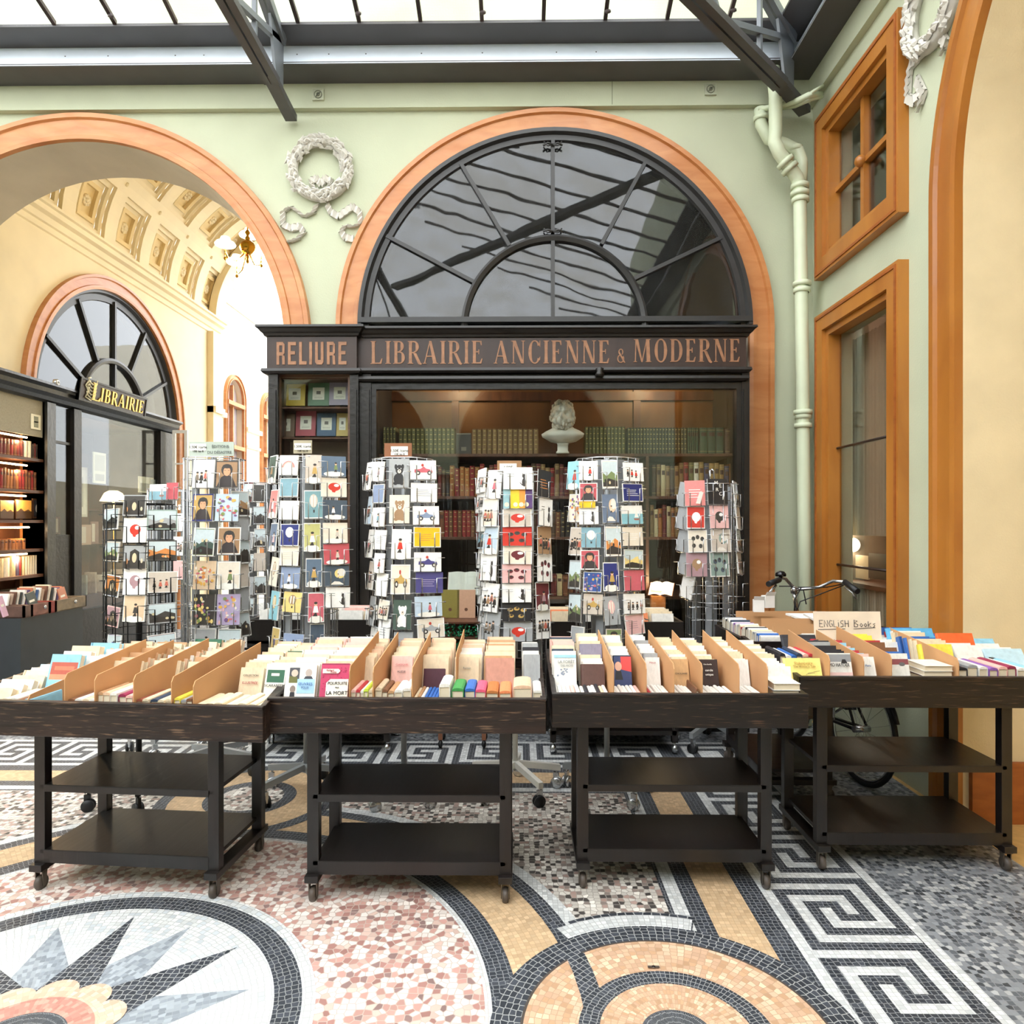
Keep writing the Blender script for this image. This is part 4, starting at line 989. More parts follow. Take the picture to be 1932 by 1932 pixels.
def card_art(b,w,h,mot,acc,rnd):
    A=KOL[acc][0]; K='#3a3430'; L=[0]
    def pg(pts,c):
        L[0]+=1; b.col=c; b.poly([(x*w,-.0003*(1+L[0]*.5),z*h) for x,z in pts])
    def el(cx,cz,rx,rz,c,n=14,a0=0,a1=2*PI): pg([(cx+rx*math.cos(a0+(a1-a0)*i/n),cz+rz*math.sin(a0+(a1-a0)*i/n)) for i in range(n if a1-a0>6.2 else n+1)],c)
    def rc(x0,z0,x1,z1,c): pg([(x0,z0),(x1,z0),(x1,z1),(x0,z1)],c)
    ar=w/h
    def person(cx,cz,s,c1,c2,c3='#e2b998'):
        pg([(cx-s*.5/ar*.8,cz),(cx+s*.5/ar*.8,cz),(cx+s*.22/ar,cz+s*.95),(cx-s*.22/ar,cz+s*.95)],c1)
        el(cx,cz+s*1.2,s*.22/ar,s*.28,c3); el(cx,cz+s*1.36,s*.24/ar,s*.18,c2)
        pg([(cx-s*.4/ar,cz-s*.5),(cx-s*.1/ar,cz),(cx+s*.1/ar,cz),(cx+s*.25/ar,cz-s*.5)],c2)
    if mot=='fig': el(0,.10,.42,.13,'#f2efe6'); person(rnd.uniform(-.08,.12),.32,.24,A,K)
    elif mot=='land':
        rc(-.46,.06,.46,.94,'#c9d6da'); pg([(-.46,.06),(.46,.06),(.46,.45),(.1,.6),(-.2,.42),(-.46,.55)],A); pg([(-.46,.06),(.46,.06),(.46,.25),(-.1,.35),(-.46,.2)],K); 
        for _ in range(5): el(rnd.uniform(-.4,.4),rnd.uniform(.15,.6),.06,.06,rnd.choice([A,K,'#d8c8a0']))
    elif mot=='text':
        for k in range(4): rc(-.3,.62-k*.10,rnd.uniform(.1,.3),.645-k*.10,A)
    elif mot=='flow':
        for _ in range(26): el(rnd.uniform(-.4,.4),rnd.uniform(.08,.9),rnd.uniform(.04,.09),rnd.uniform(.03,.07),rnd.choice([A,A,'#f0e6d8','#c8707a','#e4b25a','#8a9a5a','#7a5a88']))
    elif mot=='face':
        rc(-.45,.05,.45,.95,A); pg([(-.42,.05),(.42,.05),(.25,.38),(.1,.46),(-.1,.46),(-.25,.38)],'#3c3434'); el(0,.66,.25,.22,K); el(0,.60,.155,.17,'#d9a07a'); el(0,.79,.2,.08,K)
        for s_ in (-1,1): rc(s_*.08-.03,.63,s_*.08+.03,.645,K)
    elif mot=='bal':
        el(0,.62,.22,.24,A); 
        for x in (-.12,.04): pg([(x,.42),(x+.06,.42),(x+.08,.8),(x-.01,.8)],'#f1ead8')
        pg([(-.02,.2),(.05,.2),(.06,.3),(-.03,.3)],K); pg([(-.18,.5),(-.17,.5),(.0,.3),(-.01,.3)],K); pg([(.18,.5),(.17,.5),(.03,.3),(.04,.3)],K)
    elif mot=='cat':
        x=.22; el(x,.32,.08,.2,K); el(x,.6,.075,.1,K); pg([(x-.07,.62),(x-.03,.66),(x-.06,.76)],K); pg([(x+.07,.62),(x+.03,.66),(x+.06,.76)],K); pg([(x-.06,.15),(x-.16,.3),(x-.14,.31),(x-.05,.2)],K)
        for k in range(2): rc(-.36,.68-.1*k,-.12,.70-.1*k,A)
    elif mot=='car':
        pg([(-.34,.35),(.36,.35),(.33,.5),(.12,.56),(.02,.68),(-.1,.55),(-.33,.52)],A); 
        for x in (-.2,.24): el(x,.33,.09,.12,K); el(x,.33,.045,.06,'#eee')if 0 else el(x,.33,.045,.06,'#e8e4dc')
        el(-.02,.74,.05,.08,'#c0483c')
    elif mot=='rain':
        for k,c in enumerate((A,'#f0b8a8','#f4f2ef')): el(0,.38,.34-.06*k,.34-.06*k,c,14,0,PI)
    elif mot=='gate':
        rc(-.46,.05,.46,.95,A); pg([(-.46,.05),(.46,.05),(.46,.3),(.2,.35),(.2,.7),(0,.82),(-.2,.7),(-.2,.35),(-.46,.3)],K); el(0,.45,.1,.2,'#d8c4a0'); el(-.32,.3,.05,.12,'#c98a5a'); el(.33,.33,.05,.1,'#e0d4b8')
    elif mot=='fam':
        for k in range(rnd.choice((3,4))): person(-.28+.2*k,.25+rnd.uniform(0,.12),.2,rnd.choice([A,K,'#c46a58','#8a7a6a']),K)
    elif mot=='blob':
        el(.02,.52,.24,.22,A); pg([(-.14,.5),(.12,.42),(.04,.22),(-.06,.24)],A); el(.1,.6,.10,.08,'#f4f2ef')
    elif mot=='pup':
        el(.0,.30,.26,.20,A); el(.02,.62,.20,.17,A); el(-.16,.72,.07,.09,A); el(.18,.72,.07,.09,A); el(-.16,.14,.11,.06,A); el(.16,.14,.11,.06,A); el(.02,.56,.09,.07,'#e8dccb'); el(.02,.58,.03,.022,K); el(-.06,.66,.022,.018,'#f4f2ef'); el(.10,.66,.022,.018,'#f4f2ef')
    elif mot=='tri':
        for k,c in enumerate(('#9cc4cc','#f0cf2e','#e89a3c','#5b3f78')): rc(-.5+(0,.25,.55,.76)[k],.0,(-.25,.05,.26,.5)[k],1,c)
        for x in (-.38,-.08,.12,.3): el(x,.2,.08,.12,'#f2e8c8')
    elif mot=='moon': el(.12,.6,.22,.24,A); el(.18,.66,.17,.19,'#e8e2d8'); person(.05,.42,.12,'#e8d2b8',K); pg([(-.3,.05),(.3,.05),(.1,.2),(-.1,.22)],'#e8e2d8')
    elif mot=='cup':
        for x,z in ((-.2,.3),(.15,.28),(0,.68),(-.22,.62),(.24,.6)): el(x,z,.10,.10,A); el(x+.02,z+.04,.05,.05,K)
    elif mot=='boat': rc(-.5,.0,.5,.55,A); pg([(.1,.35),(.3,.35),(.2,.8)],'#f2efe8'); pg([(.05,.3),(.35,.3),(.28,.2),(.1,.2)],'#a86a58')
pocket_cache={}
def pocket_mesh(kind):
    if kind in pocket_cache: return pocket_cache[kind]
    b=MB().mat(WIREK if kind=='k' else CHROME); r=.0028
    # unit pocket: x -.5..0.5, z 0..1 ; real radius kept by building at nominal .11 x .12
    W,H_=.112,.085
    b.tube([(-W*.5-.012,.03,H_),(-W*.5-.012,-.012,H_),(-W*.27,-.012,H_),(-W*.27,-.012,0),(-W*.27,.03,-.006)],r,5)
    b.tube([(W*.5+.012,.03,H_),(W*.5+.012,-.012,H_),(W*.27,-.012,H_),(W*.27,-.012,0),(W*.27,.03,-.006)],r,5)
    b.tube([(-W*.5,.02,-.004),(W*.5,.02,-.004)],r,5)
    o=b.build('card_pocket_mesh'); pocket_cache[kind]=o.data; bpy.data.objects.remove(o); return pocket_cache[kind]
NC=[0]
def rack(name,label,cat,pxc,Yr,ztop,zbot,rad,cols,short,kind='c',base='star',sides=8,zlow=.55,basey=None,pole_r=.016,tiers=8):
    c=PY(pxc,988,Yr); t=thing('postcard_rack',label,'postcard rack',(c.x,Yr,0),group='rotating postcard racks in front of the bookshop')
    wm=WIREK if kind=='k' else CHROME; legm=WIREK if kind=='k' else M('white_painted_steel' if base=='white' else 'grey_steel_tube','#dcdad2' if base=='white' else '#8d9193',.35,.2)
    b=MB().mat(legm); b.tube([(0,0,.14),(0,0,ztop+.01)],pole_r,10); b.build('pole',t)
    R_=rad-.02
    for z in (ztop,zlow):
        b=MB().mat(wm)
        b.tube([(R_*math.cos(2*PI*i/sides+PI/sides),R_*math.sin(2*PI*i/sides+PI/sides),z) for i in range(sides)],.004,6,close=True)
        b.smooth=False
        for i in range(0,sides,2): b.tube([(0,0,z),(R_*math.cos(2*PI*i/sides+PI/sides),R_*math.sin(2*PI*i/sides+PI/sides),z)],.003,5)
        b.build('ring_frame',t)
    b=MB().mat(wm)
    for i in range(sides*2):
        a=2*PI*(i+.5)/(sides*2); b.tube([(R_*.96*math.cos(a),R_*.96*math.sin(a),zlow),(R_*.96*math.cos(a),R_*.96*math.sin(a),ztop)],.003,5)
    for k in range(1,tiers+3):
        z=zlow+(ztop-zlow)*k/(tiers+3); b.tube([(R_*math.cos(2*PI*i/sides+PI/sides),R_*math.sin(2*PI*i/sides+PI/sides),z) for i in range(sides)],.0025,5,close=True)
    b.build('wire_cage',t)
    b=MB().mat(M('grey_rack_panel','#8f9296',.5,.2,noise=.06))
    for i in range(sides):
        a=2*PI*i/sides+PI/sides; d=Vector((math.cos(a),math.sin(a),0)); n_=Vector((-d.y,d.x,0)); c0=d*(R_*.80); b.prism([c0+n_*.022,c0-n_*.022,c0-n_*.022+d*.003,c0+n_*.022+d*.003],(0,0,ztop-zlow-.02)); 
    for i in range(len(b.v)): b.v[i]=(b.v[i][0],b.v[i][1],b.v[i][2]+zlow+.01)
    if kind!='k': b.build('backing_strips',t)
    nleg=5
    for k in range(nleg):
        a=2*PI*k/nleg+pxc*.37; d=Vector((math.cos(a),math.sin(a),0)); L=.27
        b=MB().mat(legm); s_=Vector((-d.y,d.x,0))*.014
        b.prism([s_+Vector((0,0,.15)),-s_+Vector((0,0,.15)),-s_+Vector((0,0,.185)),s_+Vector((0,0,.185))],d*L-Vector((0,0,.045))); lg=b.build('leg',t)
        b=MB().mat(RUB if k%2 or kind=='k' else CHROME); e=d*(L-.02)
        T=Matrix.Translation(e+Vector((0,0,.034)))@Matrix.Rotation(a+k,4,'Z')
        for sx in (-1,1): b.lathe([(.001,sx*.014-.006),(.032,sx*.014-.006),(.034,sx*.014),(.032,sx*.014+.006),(.001,sx*.014+.006)],(0,0,0),14,axis='x',T=T)
        b.mat(CHROME if kind!='k' else RUB); b.box((-.008,-.02,.0),(.008,.012,.06),T); b.tube([e+Vector((0,0,.08)),e+Vector((0,0,.125))],.007,6); b.build('caster',t)
        for ob in t.children:
            if ob.name.startswith('caster') and ob.parent==t and ob is not None and not ob.get('set'): ob.parent=lg; ob['set']=1
    for ob in bpy.data.objects:
        if 'set' in ob.keys(): del ob['set']
    pm=pocket_mesh(kind)
    for ci,(yaw,off,items) in enumerate(cols):
        for ri,it in enumerate(items.split(';')):
            q=it.split(); px,py,wp,hp=[float(v) for v in q[:4]]; mot,cc,ac=q[4:7]; roll=float(q[7]) if len(q)>7 else 0
            yw=math.radians(yaw); yc=Yr-off; sc=yc/1300; w_=wp*sc/max(.38,math.cos(yw)); h_=hp*sc*1.0
            rn=random.Random(int(px*7+py)); p=PY(px,py+hp/2,yc)
            roll=math.radians(roll+rn.uniform(-1.2,1.2)); b=MB().mat(PRINT); b.col='#f4f2ee'
            th=rn.uniform(.004,.010); b.box((-w_/2,0.0004,0),(w_/2,th,h_)); b.col=KOL[cc][0]
            m_=.0 if rn.random()<.55 else .035
            b.poly([(-w_*(.5-m_),-.0001,h_*m_),(w_*(.5-m_),-.0001,h_*m_),(w_*(.5-m_),-.0001,h_*(1-m_)),(-w_*(.5-m_),-.0001,h_*(1-m_))])
            card_art(b,w_,h_,mot,ac,rn)
            o=b.build('postcard',fix=False); rot=Matrix.Translation(p)@Matrix.Rotation(yw,4,'Z')@Matrix.Rotation(math.radians(-7),4,'X')@Matrix.Rotation(roll,4,'Y')
            o.matrix_world=rot; NC[0]+=1
            tag(o,'%s card %s, %s in column %s of the %s'%(KOL[cc][1],MOT[mot],ORD[ri],['one','two','three','four','five','six'][ci],short),'postcard','cards in the '+short)
            k=bpy.data.objects.new('card_pocket',pm); COL.objects.link(k); k.parent=t
            k.matrix_local=Matrix.Translation(-Vector(t.location))@Matrix.Translation(p)@Matrix.Rotation(yw,4,'Z')@Matrix.Diagonal((w_/.112,1,min(1,h_/.12),1))
    return t
r3=rack('r','chrome card rack with pastel cards, in front of the narrow shop window','rack',578,3.92,zY(866,3.92),0,.20,[
 (-50,.13,'510 885 22 53 fig dg br;512 950 24 54 fig co wh;512 1013 22 54 fig sb pk;513 1078 24 54 bal cr br 4;514 1142 26 54 bal lb go;516 1208 24 48 fig yp pu'),
 (-8,.19,'543 877 37 38 rain wh co;544 919 37 36 plain te te;544 962 38 36 plain wh gy;545 1009 37 42 bal nv wh;544 1048 37 38 text cr be;546 1090 38 40 fig bg wh 2;549 1136 36 38 bal ye br 3;551 1214 40 36 fig bg wh 3'),
 (12,.18,'591 884 29 54 fig be go;592 951 34 54 bal tb be;589 1013 30 54 fig yg wh;592 1080 29 54 fig sl go;596 1146 29 56 fig rp wh;598 1202 26 50 plain ds ds'),
 (22,.15,'630 879 42 38 fig sl gr;630 919 44 36 blob cr re;632 961 42 36 fig ds wh;633 1005 42 38 fig cr be;636 1045 44 38 fig cs be -2;636 1086 42 38 moon ds ye;637 1127 42 38 cat wh dg 2')],'pastel card rack')
r4=rack('r','chrome card rack with a brown price sign, at the main window left edge','rack',762,3.92,zY(868,3.92),0,.20,[
 (-62,.08,'691 898 16 53 fam wh rp;694 962 15 53 fam pb br;695 1025 15 53 fam wh rp;696 1085 15 53 fam be ma;698 1152 16 54 fam gy ma;700 1207 16 46 fam wh gy'),
 (-30,.16,'711 889 25 37 fig wh ma;712 931 24 36 plain bg bg;712 975 25 36 fig wh te;715 1018 25 37 text wh gy 2;713 1062 22 37 fig wh re;717 1103 24 43 plain wh wh 2;720 1150 22 37 fam cr ma 6;721 1190 25 46 text wh gy 4'),
 (0,.20,'752 892 38 55 pup gy bk;753 960 38 54 pup cr br;756 1026 37 56 fig wh re;755 1093 37 56 car cr go;758 1160 34 56 pup dg wh;760 1213 36 40 text gy ma'),
 (14,.18,'799 886 48 36 car wh rp;800 929 48 36 text wh gy;804 972 48 35 car wh bg;806 1013 50 38 text my or;807 1060 50 36 car wh pu;810 1099 50 39 text pu li;809 1144 50 38 fig pb rp -2;814 1185 50 36 car cr gy -2')],'brown sign rack')
r5=rack('r','white wire card rack with stacked landscape cards, in the window centre','rack',972,3.98,zY(893,3.98),0,.21,[
 (-66,.08,'905 907 16 46 fam wh gy -4;904 944 16 46 fam wh be -4;906 980 16 46 plain wh wh -4;907 1012 16 46 land pb te -3;906 1050 16 44 plain wh wh;907 1084 16 44 fam wh gy;908 1118 16 44 plain wh wh;909 1152 16 44 fam wh gy;909 1188 16 44 plain wh wh'),
 (-32,.16,'930 913 27 54 fig wh rp 2;922 966 28 54 fam cr br;923 1018 28 54 fig pb re;920 1069 30 52 cat wh gy -2;921 1127 32 54 fam wh br 2;924 1180 32 54 fam gy dk 2'),
 (0,.20,'977 902 55 42 cat wh gy;977 941 55 36 tri wh ye;976 977 55 33 blob be re;976 1012 55 35 cup re dk;976 1047 55 34 blob cr dr;975 1082 55 35 cup pk dr;975 1119 55 35 cat wh gy;975 1155 54 35 cup bk go;977 1192 55 36 blob gy re'),
 (38,.15,'1026 912 25 52 text bk or 9;1030 966 25 52 cat wh bk 8;1028 1019 26 52 fam br or 5;1029 1071 27 52 cup wh dr 5;1025 1125 26 52 fig dr ma 4;1027 1178 27 54 fam wh dk 4')],'wide white rack',base='white')
r6=rack('r','chrome card rack with a square wire top, right of the window centre','rack',1145,3.95,zY(868,3.95),0,.205,[
 (-45,.14,'1080 896 22 53 fig lb re;1082 958 22 53 flow cr or;1084 1021 22 53 fam be bk;1082 1084 20 54 land gy gr;1083 1146 22 54 land dk gr -2;1087 1202 22 40 fig gy ma'),
 (-8,.19,'1110 887 35 36 fig wh re;1110 928 34 35 face wh cs;1108 951 30 14 plain my my;1111 972 36 34 cat wh bg;1115 1014 36 38 bal te wh;1113 1056 35 37 face wh cs;1117 1098 34 38 flow bu li 2;1118 1140 36 38 car be go 3'),
 (8,.195,'1152 894 30 54 land cr gr;1153 959 31 54 moon sb sk;1158 1021 30 56 land cr or;1154 1088 30 54 fig nv go;1157 1152 30 54 bal gy pk -3;1159 1205 30 36 face be gr'),
 (20,.16,'1196 890 40 35 fam wh re;1195 929 40 34 text nv wh;1194 971 42 35 boat wh lb;1195 1012 40 35 text cr wh;1196 1055 38 36 land gr ye 2;1198 1095 40 38 plain rp rp;1198 1139 42 37 fam wh bk;1200 1178 38 38 text pk ma -3')],'square top rack')
r7=rack('r','half-empty chrome card rack at the right end of the shop window','rack',1342,4.84,zY(915,4.84),0,.20,[
 (-68,.05,'1287 933 16 46 plain gy gy 9;1285 976 16 44 plain gy gy 9;1286 1019 16 44 plain gy gy 9;1289 1061 16 46 plain gy gy 9;1292 1106 14 44 plain wh wh 9'),
 (-6,.18,'1312 930 37 48 text co wh;1313 976 33 42 blob re wh;1317 1021 35 42 cup cr dk;1315 1065 38 45 blob ma br'),
 (6,.18,'1355 927 38 48 plain bk wh;1358 975 36 43 blob pk dk;1361 1020 38 43 moon be gg;1359 1065 37 46 cup gg ds'),
 (62,.06,'1392 932 16 48 land gy yp 4;1396 976 16 46 plain be be 5;1397 1018 17 48 land ma br 8;1398 1060 16 48 fam be dk 10')],'half-empty rack')
for px,py in ((1322,1120),(1365,1120),(1322,1145),(1365,1148),(1322,1170),(1365,1172),(1392,1125),(1392,1160)):   # empty lower pockets
    k=bpy.data.objects.new('card_pocket',pocket_mesh('c')); COL.objects.link(k); k.parent=r7; k.matrix_local=Matrix.Translation(PY(px,py,4.66)-Vector(r7.location))
r1=rack('r','black wire card rack with city photo cards, in front of the left shop','rack',262,3.86,zY(951,3.86),0,.20,[
 (-28,.15,'207 979 40 40 land sb bk -2;208 1040 38 38 land sk gr;208 1105 40 40 gate bu or 3;209 1163 36 38 gate pk ma 3;212 1215 38 36 land li pu'),
 (0,.20,'252 953 43 40 gate gy dk;253 1000 44 47 blob wh re;252 1050 44 46 gate dk gy;252 1097 43 50 blob wh ma;251 1148 42 50 fig sk dk'),
 (24,.16,'306 980 47 38 land gg gy;306 1038 45 38 land dk or;307 1098 47 40 fam be br;307 1157 44 38 land gy dk -3;308 1214 44 36 land dr br -5')],'black rack',kind='k')
r2=rack('r','tall chrome card rack topped by a pale grey header sign, beside the black rack','rack',404,4.22,zY(866,4.22),0,.20,[
 (-70,.02,'360 892 14 50 plain wh wh;361 948 14 50 plain gy gy;360 1010 14 50 plain be be;360 1078 14 50 plain wh wh;362 1140 14 50 plain gy gy'),
 (-4,.19,'382 893 42 54 fam wh dk;381 957 40 52 face nv go;382 1022 42 54 land gr dg;384 1085 44 54 flow sk or;383 1150 42 58 flow dk ye;385 1210 42 48 fig gy ma'),
 (6,.19,'427 894 42 52 face dk br;427 957 42 52 flow pb rp;431 1020 42 52 face sk br;430 1085 42 52 fig cr gr;430 1150 42 58 flow li pk;431 1210 42 46 land dg gr'),
 (62,.08,'457 950 18 48 land gy br;459 996 16 46 plain gy gy;460 1040 16 46 land gy dk;459 1085 16 46 plain be be;460 1130 16 46 plain gy gy;461 1178 16 46 land gy dk')],'header sign rack')
r8=rack('r','farther chrome card rack standing behind the header sign rack','rack',477,5.0,zY(912,5.0),0,.19,[
 (-20,.17,'466 928 20 36 land dr gy;463 975 20 34 land gy dk;466 1020 22 34 fam gy dk;466 1062 22 34 land dk gy;467 1105 22 34 plain gy gy;467 1145 22 34 land gy dk'),
 (15,.17,'488 930 20 34 plain dk dk;489 972 20 34 land gy dk;490 1014 20 34 land dk gy;490 1060 20 34 plain be be;491 1104 20 34 land gy dk')],'farther rack')
r9=rack('r','chrome card rack half hidden between the black rack and the header sign rack','rack',322,4.75,zY(925,4.75),0,.17,[
 (0,.16,'298 928 34 30 boat wh te;324 926 22 32 plain cs cs;332 985 24 34 plain wh wh;333 1030 24 36 fam wh pk;334 1075 24 36 plain pk pk')],'half hidden rack')
# loose letters on two cards
def on_card(px,py,y,body,size,mat,rz=0):
    p=PY(px,py,y); return text(None,'cover_lettering',body,size,frame_from(p,(math.cos(rz),0,math.sin(rz)),(-math.sin(rz),0,math.cos(rz)))@Matrix.Translation((0,0,0)),mat)
def find(nm,label): 
    for o in bpy.data.objects:
        if o.get('label')==label: return o
def stick(o,lab):
    P_=find('',lab)
    if P_: adopt(o,P_)
WP=M('white_print','#efece4',.6)
for k,(ch,dx,dy) in enumerate((('M',-4,-15),('E',4,-9),('R',-2,-2),('C',5,6),('I',9,14))):
    o=on_card(1355+dx,926+dy,4.635,ch,.034,WP,.2*(k%2)); stick(o,'black card left plain, first in column three of the half-empty rack')
b=MB().mat(WP); p=PY(1318,938,4.64); 
for i in range(1): b.prism([p+Vector((-.018,0,-.042)),p+Vector((.010,0,-.045)),p+Vector((.032,0,.030)),p+Vector((.018,0,.040)),p+Vector((.006,0,.036))],(0,-.0015,0))
o=b.build('white_tag'); stick(o,'coral card with lines of text, first in column one of the half-empty rack'); stick(o,'coral card with lines of text, first in column two of the half-empty rack')
# header and price signs on the racks
def sign(px,py,y,wp,hp,col,label,lines,name='price_sign',th=.006,lean=0,cat='sign'):
    p=PY(px,py,y); w_,h_=wp*y/1300,hp*y/1300; t=MB().mat(M('sign_'+col,col,.7)); t.box((-w_/2,0,-h_/2),(w_/2,th,h_/2)); t.mat(M('sign_post','#8a8478',.5)); t.tube([(0,th/2,-h_/2),(0,th/2,-h_/2-.03)],.004,6)
    o=t.build(name); o.location=p; o.rotation_euler=(lean,0,0); tag(o,label,cat)
    for (bx,bz,sz,body,mat,patch) in lines:
        if patch: 
            q=MB().mat(PAPER); q.box((bx*w_-patch[0]*w_/2,-.002,bz*h_-patch[1]*h_/2),(bx*w_+patch[0]*w_/2,0,bz*h_+patch[1]*h_/2)); q.build('pasted_label',o)
        if body: text(o,'sign_lettering',body,sz,frame_from((bx*w_,-.0025,bz*h_),(1,0,0),(0,0,1)),mat)
    return o
GI=M('grey_ink','#6e7470',.6)
sign(399,847,4.21,85,27,'#b9c3b8','pale grey-green header sign ÉDITIONS DU DÉSASTRE on top of the tall card rack',[(.2,.16,.024,'ÉDITIONS',GI,None),(.18,-.25,.024,'DU DÉSASTRE',GI,None),(-.3,.12,.022,'1,50€ /carte',INKK,(.36,.5)),(-.3,-.16,.018,'10€ les 8',INKK,None)])
sign(571,843,3.93,35,25,'#b3a98f','small beige price sign on top of the pastel card rack',[(0,.02,.02,'1,50€ /carte',INKK,(.9,.5)),(0,-.32,.016,'10€ les 8',INKK,None)])
sign(751,850,3.93,52,28,'#9a6444','brown price sign with a white label on top of the brown sign rack',[(.05,-.02,.021,'1,50€ /carte',INKK,(.62,.6)),(.05,-.26,.016,'10€ les 8',INKK,None)])
sign(961,880,3.90,46,22,'#a9815c','brown price card tucked on top of the wide white rack',[(-.05,-.1,.022,'1,50€',INKK,(.7,.7))])
b=MB().mat(CHROME); p=PY(1160,869,3.9); b.tube([p+Vector((-.036,0,-.02)),p+Vector((-.036,0,.02)),p+Vector((.036,0,.02)),p+Vector((.036,0,-.02))],.003,5); adopt(b.build('top_loop'),r6)
b=MB().mat(CHROME); p=PY(1343,893,4.84); b.tube([p+Vector((-.012,0,-.08)),p+Vector((-.016,0,.02)),p+Vector((0,0,.03)),p+Vector((.014,0,.015)),p+Vector((.018,0,-.08))],.007,8); adopt(b.build('top_hook'),r7)
# ================================================================ BOOK CARTS
def cart(label,cx,cy,rz,w,d,lx,ly0,ly1,zt0,zt1,zu,zl,rail,splay=0,taper=0,back=True,group='wheeled wooden book carts in the front row'):
    """origin: middle of the front rail on the floor; lx: half distance of the legs, ly0/ly1 front/back leg depth"""
    t=thing('book_cart',label,'book cart',(cx,cy,0),group,rz)
    b=MB().mat(rail); b.box((-w/2,0,zt0),(w/2,.024,zt1)); b.box((-w/2,-.004,zt1-.012),(w/2,.02,zt1+.002)); b.build('front_rail',t,bevel=.003)
    for s_ in (-1,1):
        b=MB().mat(rail); tp=taper if s_>0 else 0; b.prism([(s_*w/2,.024,zt0),(s_*w/2-tp,d,zt0+.02),(s_*w/2-tp,d,zt1+.05),(s_*w/2,.024,zt1)],(-s_*.022,0,0)); b.build('side_rail',t,bevel=.002)
    b=MB().mat(rail); b.box((-w/2,d-.02,zt0+.02),(w/2-taper,d,zt1+.02)); b.build('back_rail',t)
    b=MB().mat(DARKW); zf=zt0+.035; b.prism([(-w/2+.02,.02,zf),(-w/2+.02,d-.02,zf+.055),(-w/2+.02,d-.02,zf+.07),(-w/2+.02,.02,zf+.015)],(w-.04-taper,0,0)); b.build('tray',t)
    for s_ in (-1,1):
        for y in (ly0,ly1):
            x0=s_*lx; x1=s_*(lx-splay)
            b=MB().mat(DARKW); hw=.024
            b.prism([(x0-hw,y-.02,.115),(x0+hw,y-.02,.115),(x0+hw,y+.022,.115),(x0-hw,y+.022,.115)],(x1-x0,0,zt0-.105)); b.build('leg',t,bevel=.002)
        b=MB().mat(DARKW); b.box((s_*lx-.028,ly0-.045,.09),(s_*lx+.028,ly1+.045,.118)); rn=b.build('runner',t,bevel=.002)
        for y in (ly0-.01,ly1+.01):
            b=MB().mat(M('worn_caster_metal','#6a625a',.4,.7)); b.box((s_*lx-.02,y-.02,.082),(s_*lx+.02,y+.02,.09)); b.prism([(s_*lx-.018,y-.014,.085),(s_*lx-.018,y+.014,.085),(s_*lx-.018,y+.006,.02),(s_*lx-.018,y-.010,.02)],(.004,0,0)); b.prism([(s_*lx+.014,y-.014,.085),(s_*lx+.014,y+.014,.085),(s_*lx+.014,y+.006,.02),(s_*lx+.014,y-.010,.02)],(.004,0,0))
            b.mat(M('caster_wheel','#4f4640',.5)); b.lathe([(.001,-.012),(.028,-.012),(.032,-.004),(.032,.004),(.028,.012),(.001,.012)],(s_*lx,y,.032),16,axis='x'); b.build('caster',rn)
    for z,th in ((zu,.018),(zl,.018)):
        b=MB().mat(DARKW); sp=splay*(z/zt0); b.box((-lx+sp-.0,ly0-.02,z-th),(lx-sp,ly1+.02,z)); b.box((-lx+sp+.02,ly0-.022,z-(.055 if z==zl else .03)),(lx-sp-.02,ly0-.004,z-.002)); b.build('shelf',t,bevel=.001)
    return t
def front_at(pxl,pxr,pyt,z):
    a,c=PZ(pxl,pyt[0],z),PZ(pxr,pyt[1],z); return a,c
def place(pxl,pxr,pyl,pyr,z):
    a=PZ(pxl,pyl,z); c=PZ(pxr,pyr,z); rz=math.atan2(c.y-a.y,c.x-a.x); return (a+c)/2,rz,(c-a).length
ZR=.852
# cart 2
c2,rz2,w2=place(503,1030,1318,1318,ZR)
T2=cart('second book cart from the left, straight, red POURSUITE book at its left end',c2.x,c2.y,0,w2,.74,.394,.085,.41,.712,ZR,.442,.17,RAILW)
l2=(PZ(594,1690,.0).x+PZ(955,1690,0).x)/2
# legs are measured: shift by rebuilding with offsets kept in the cart's own frame
c3,rz3,w3=place(1042,1520,1312,1307,ZR)
T3=cart('third book cart from the left, straight, with white paperbacks in cardboard bays',c3.x,c3.y,0,w3,.74,.388,.12,.43,.712,ZR,.442,.17,RAILW2)
p1a=PZ(0,1322,.84); p1b=PZ(496,1334,.84); rz1=math.atan2(p1b.y-p1a.y,p1b.x-p1a.x); w1=1.33
m1=p1b-(p1b-p1a).normalized()*w1/2
T1=cart('leftmost book cart, turned slightly, with a worn rail and splayed legs',m1.x,m1.y,rz1,w1,.76,.383,.17,.56,.700,.84,.45,.175,RAILW,taper=.12)
p4a=PZ(1508,1277,.88); w4=1.08; rz4=.0
T4=cart('rightmost book cart, by the side wall, holding the ENGLISH Books sign',p4a.x+w4/2,p4a.y,0,w4,.80,.41,.09,.47,.745,.88,.47,.17,RAILW2)
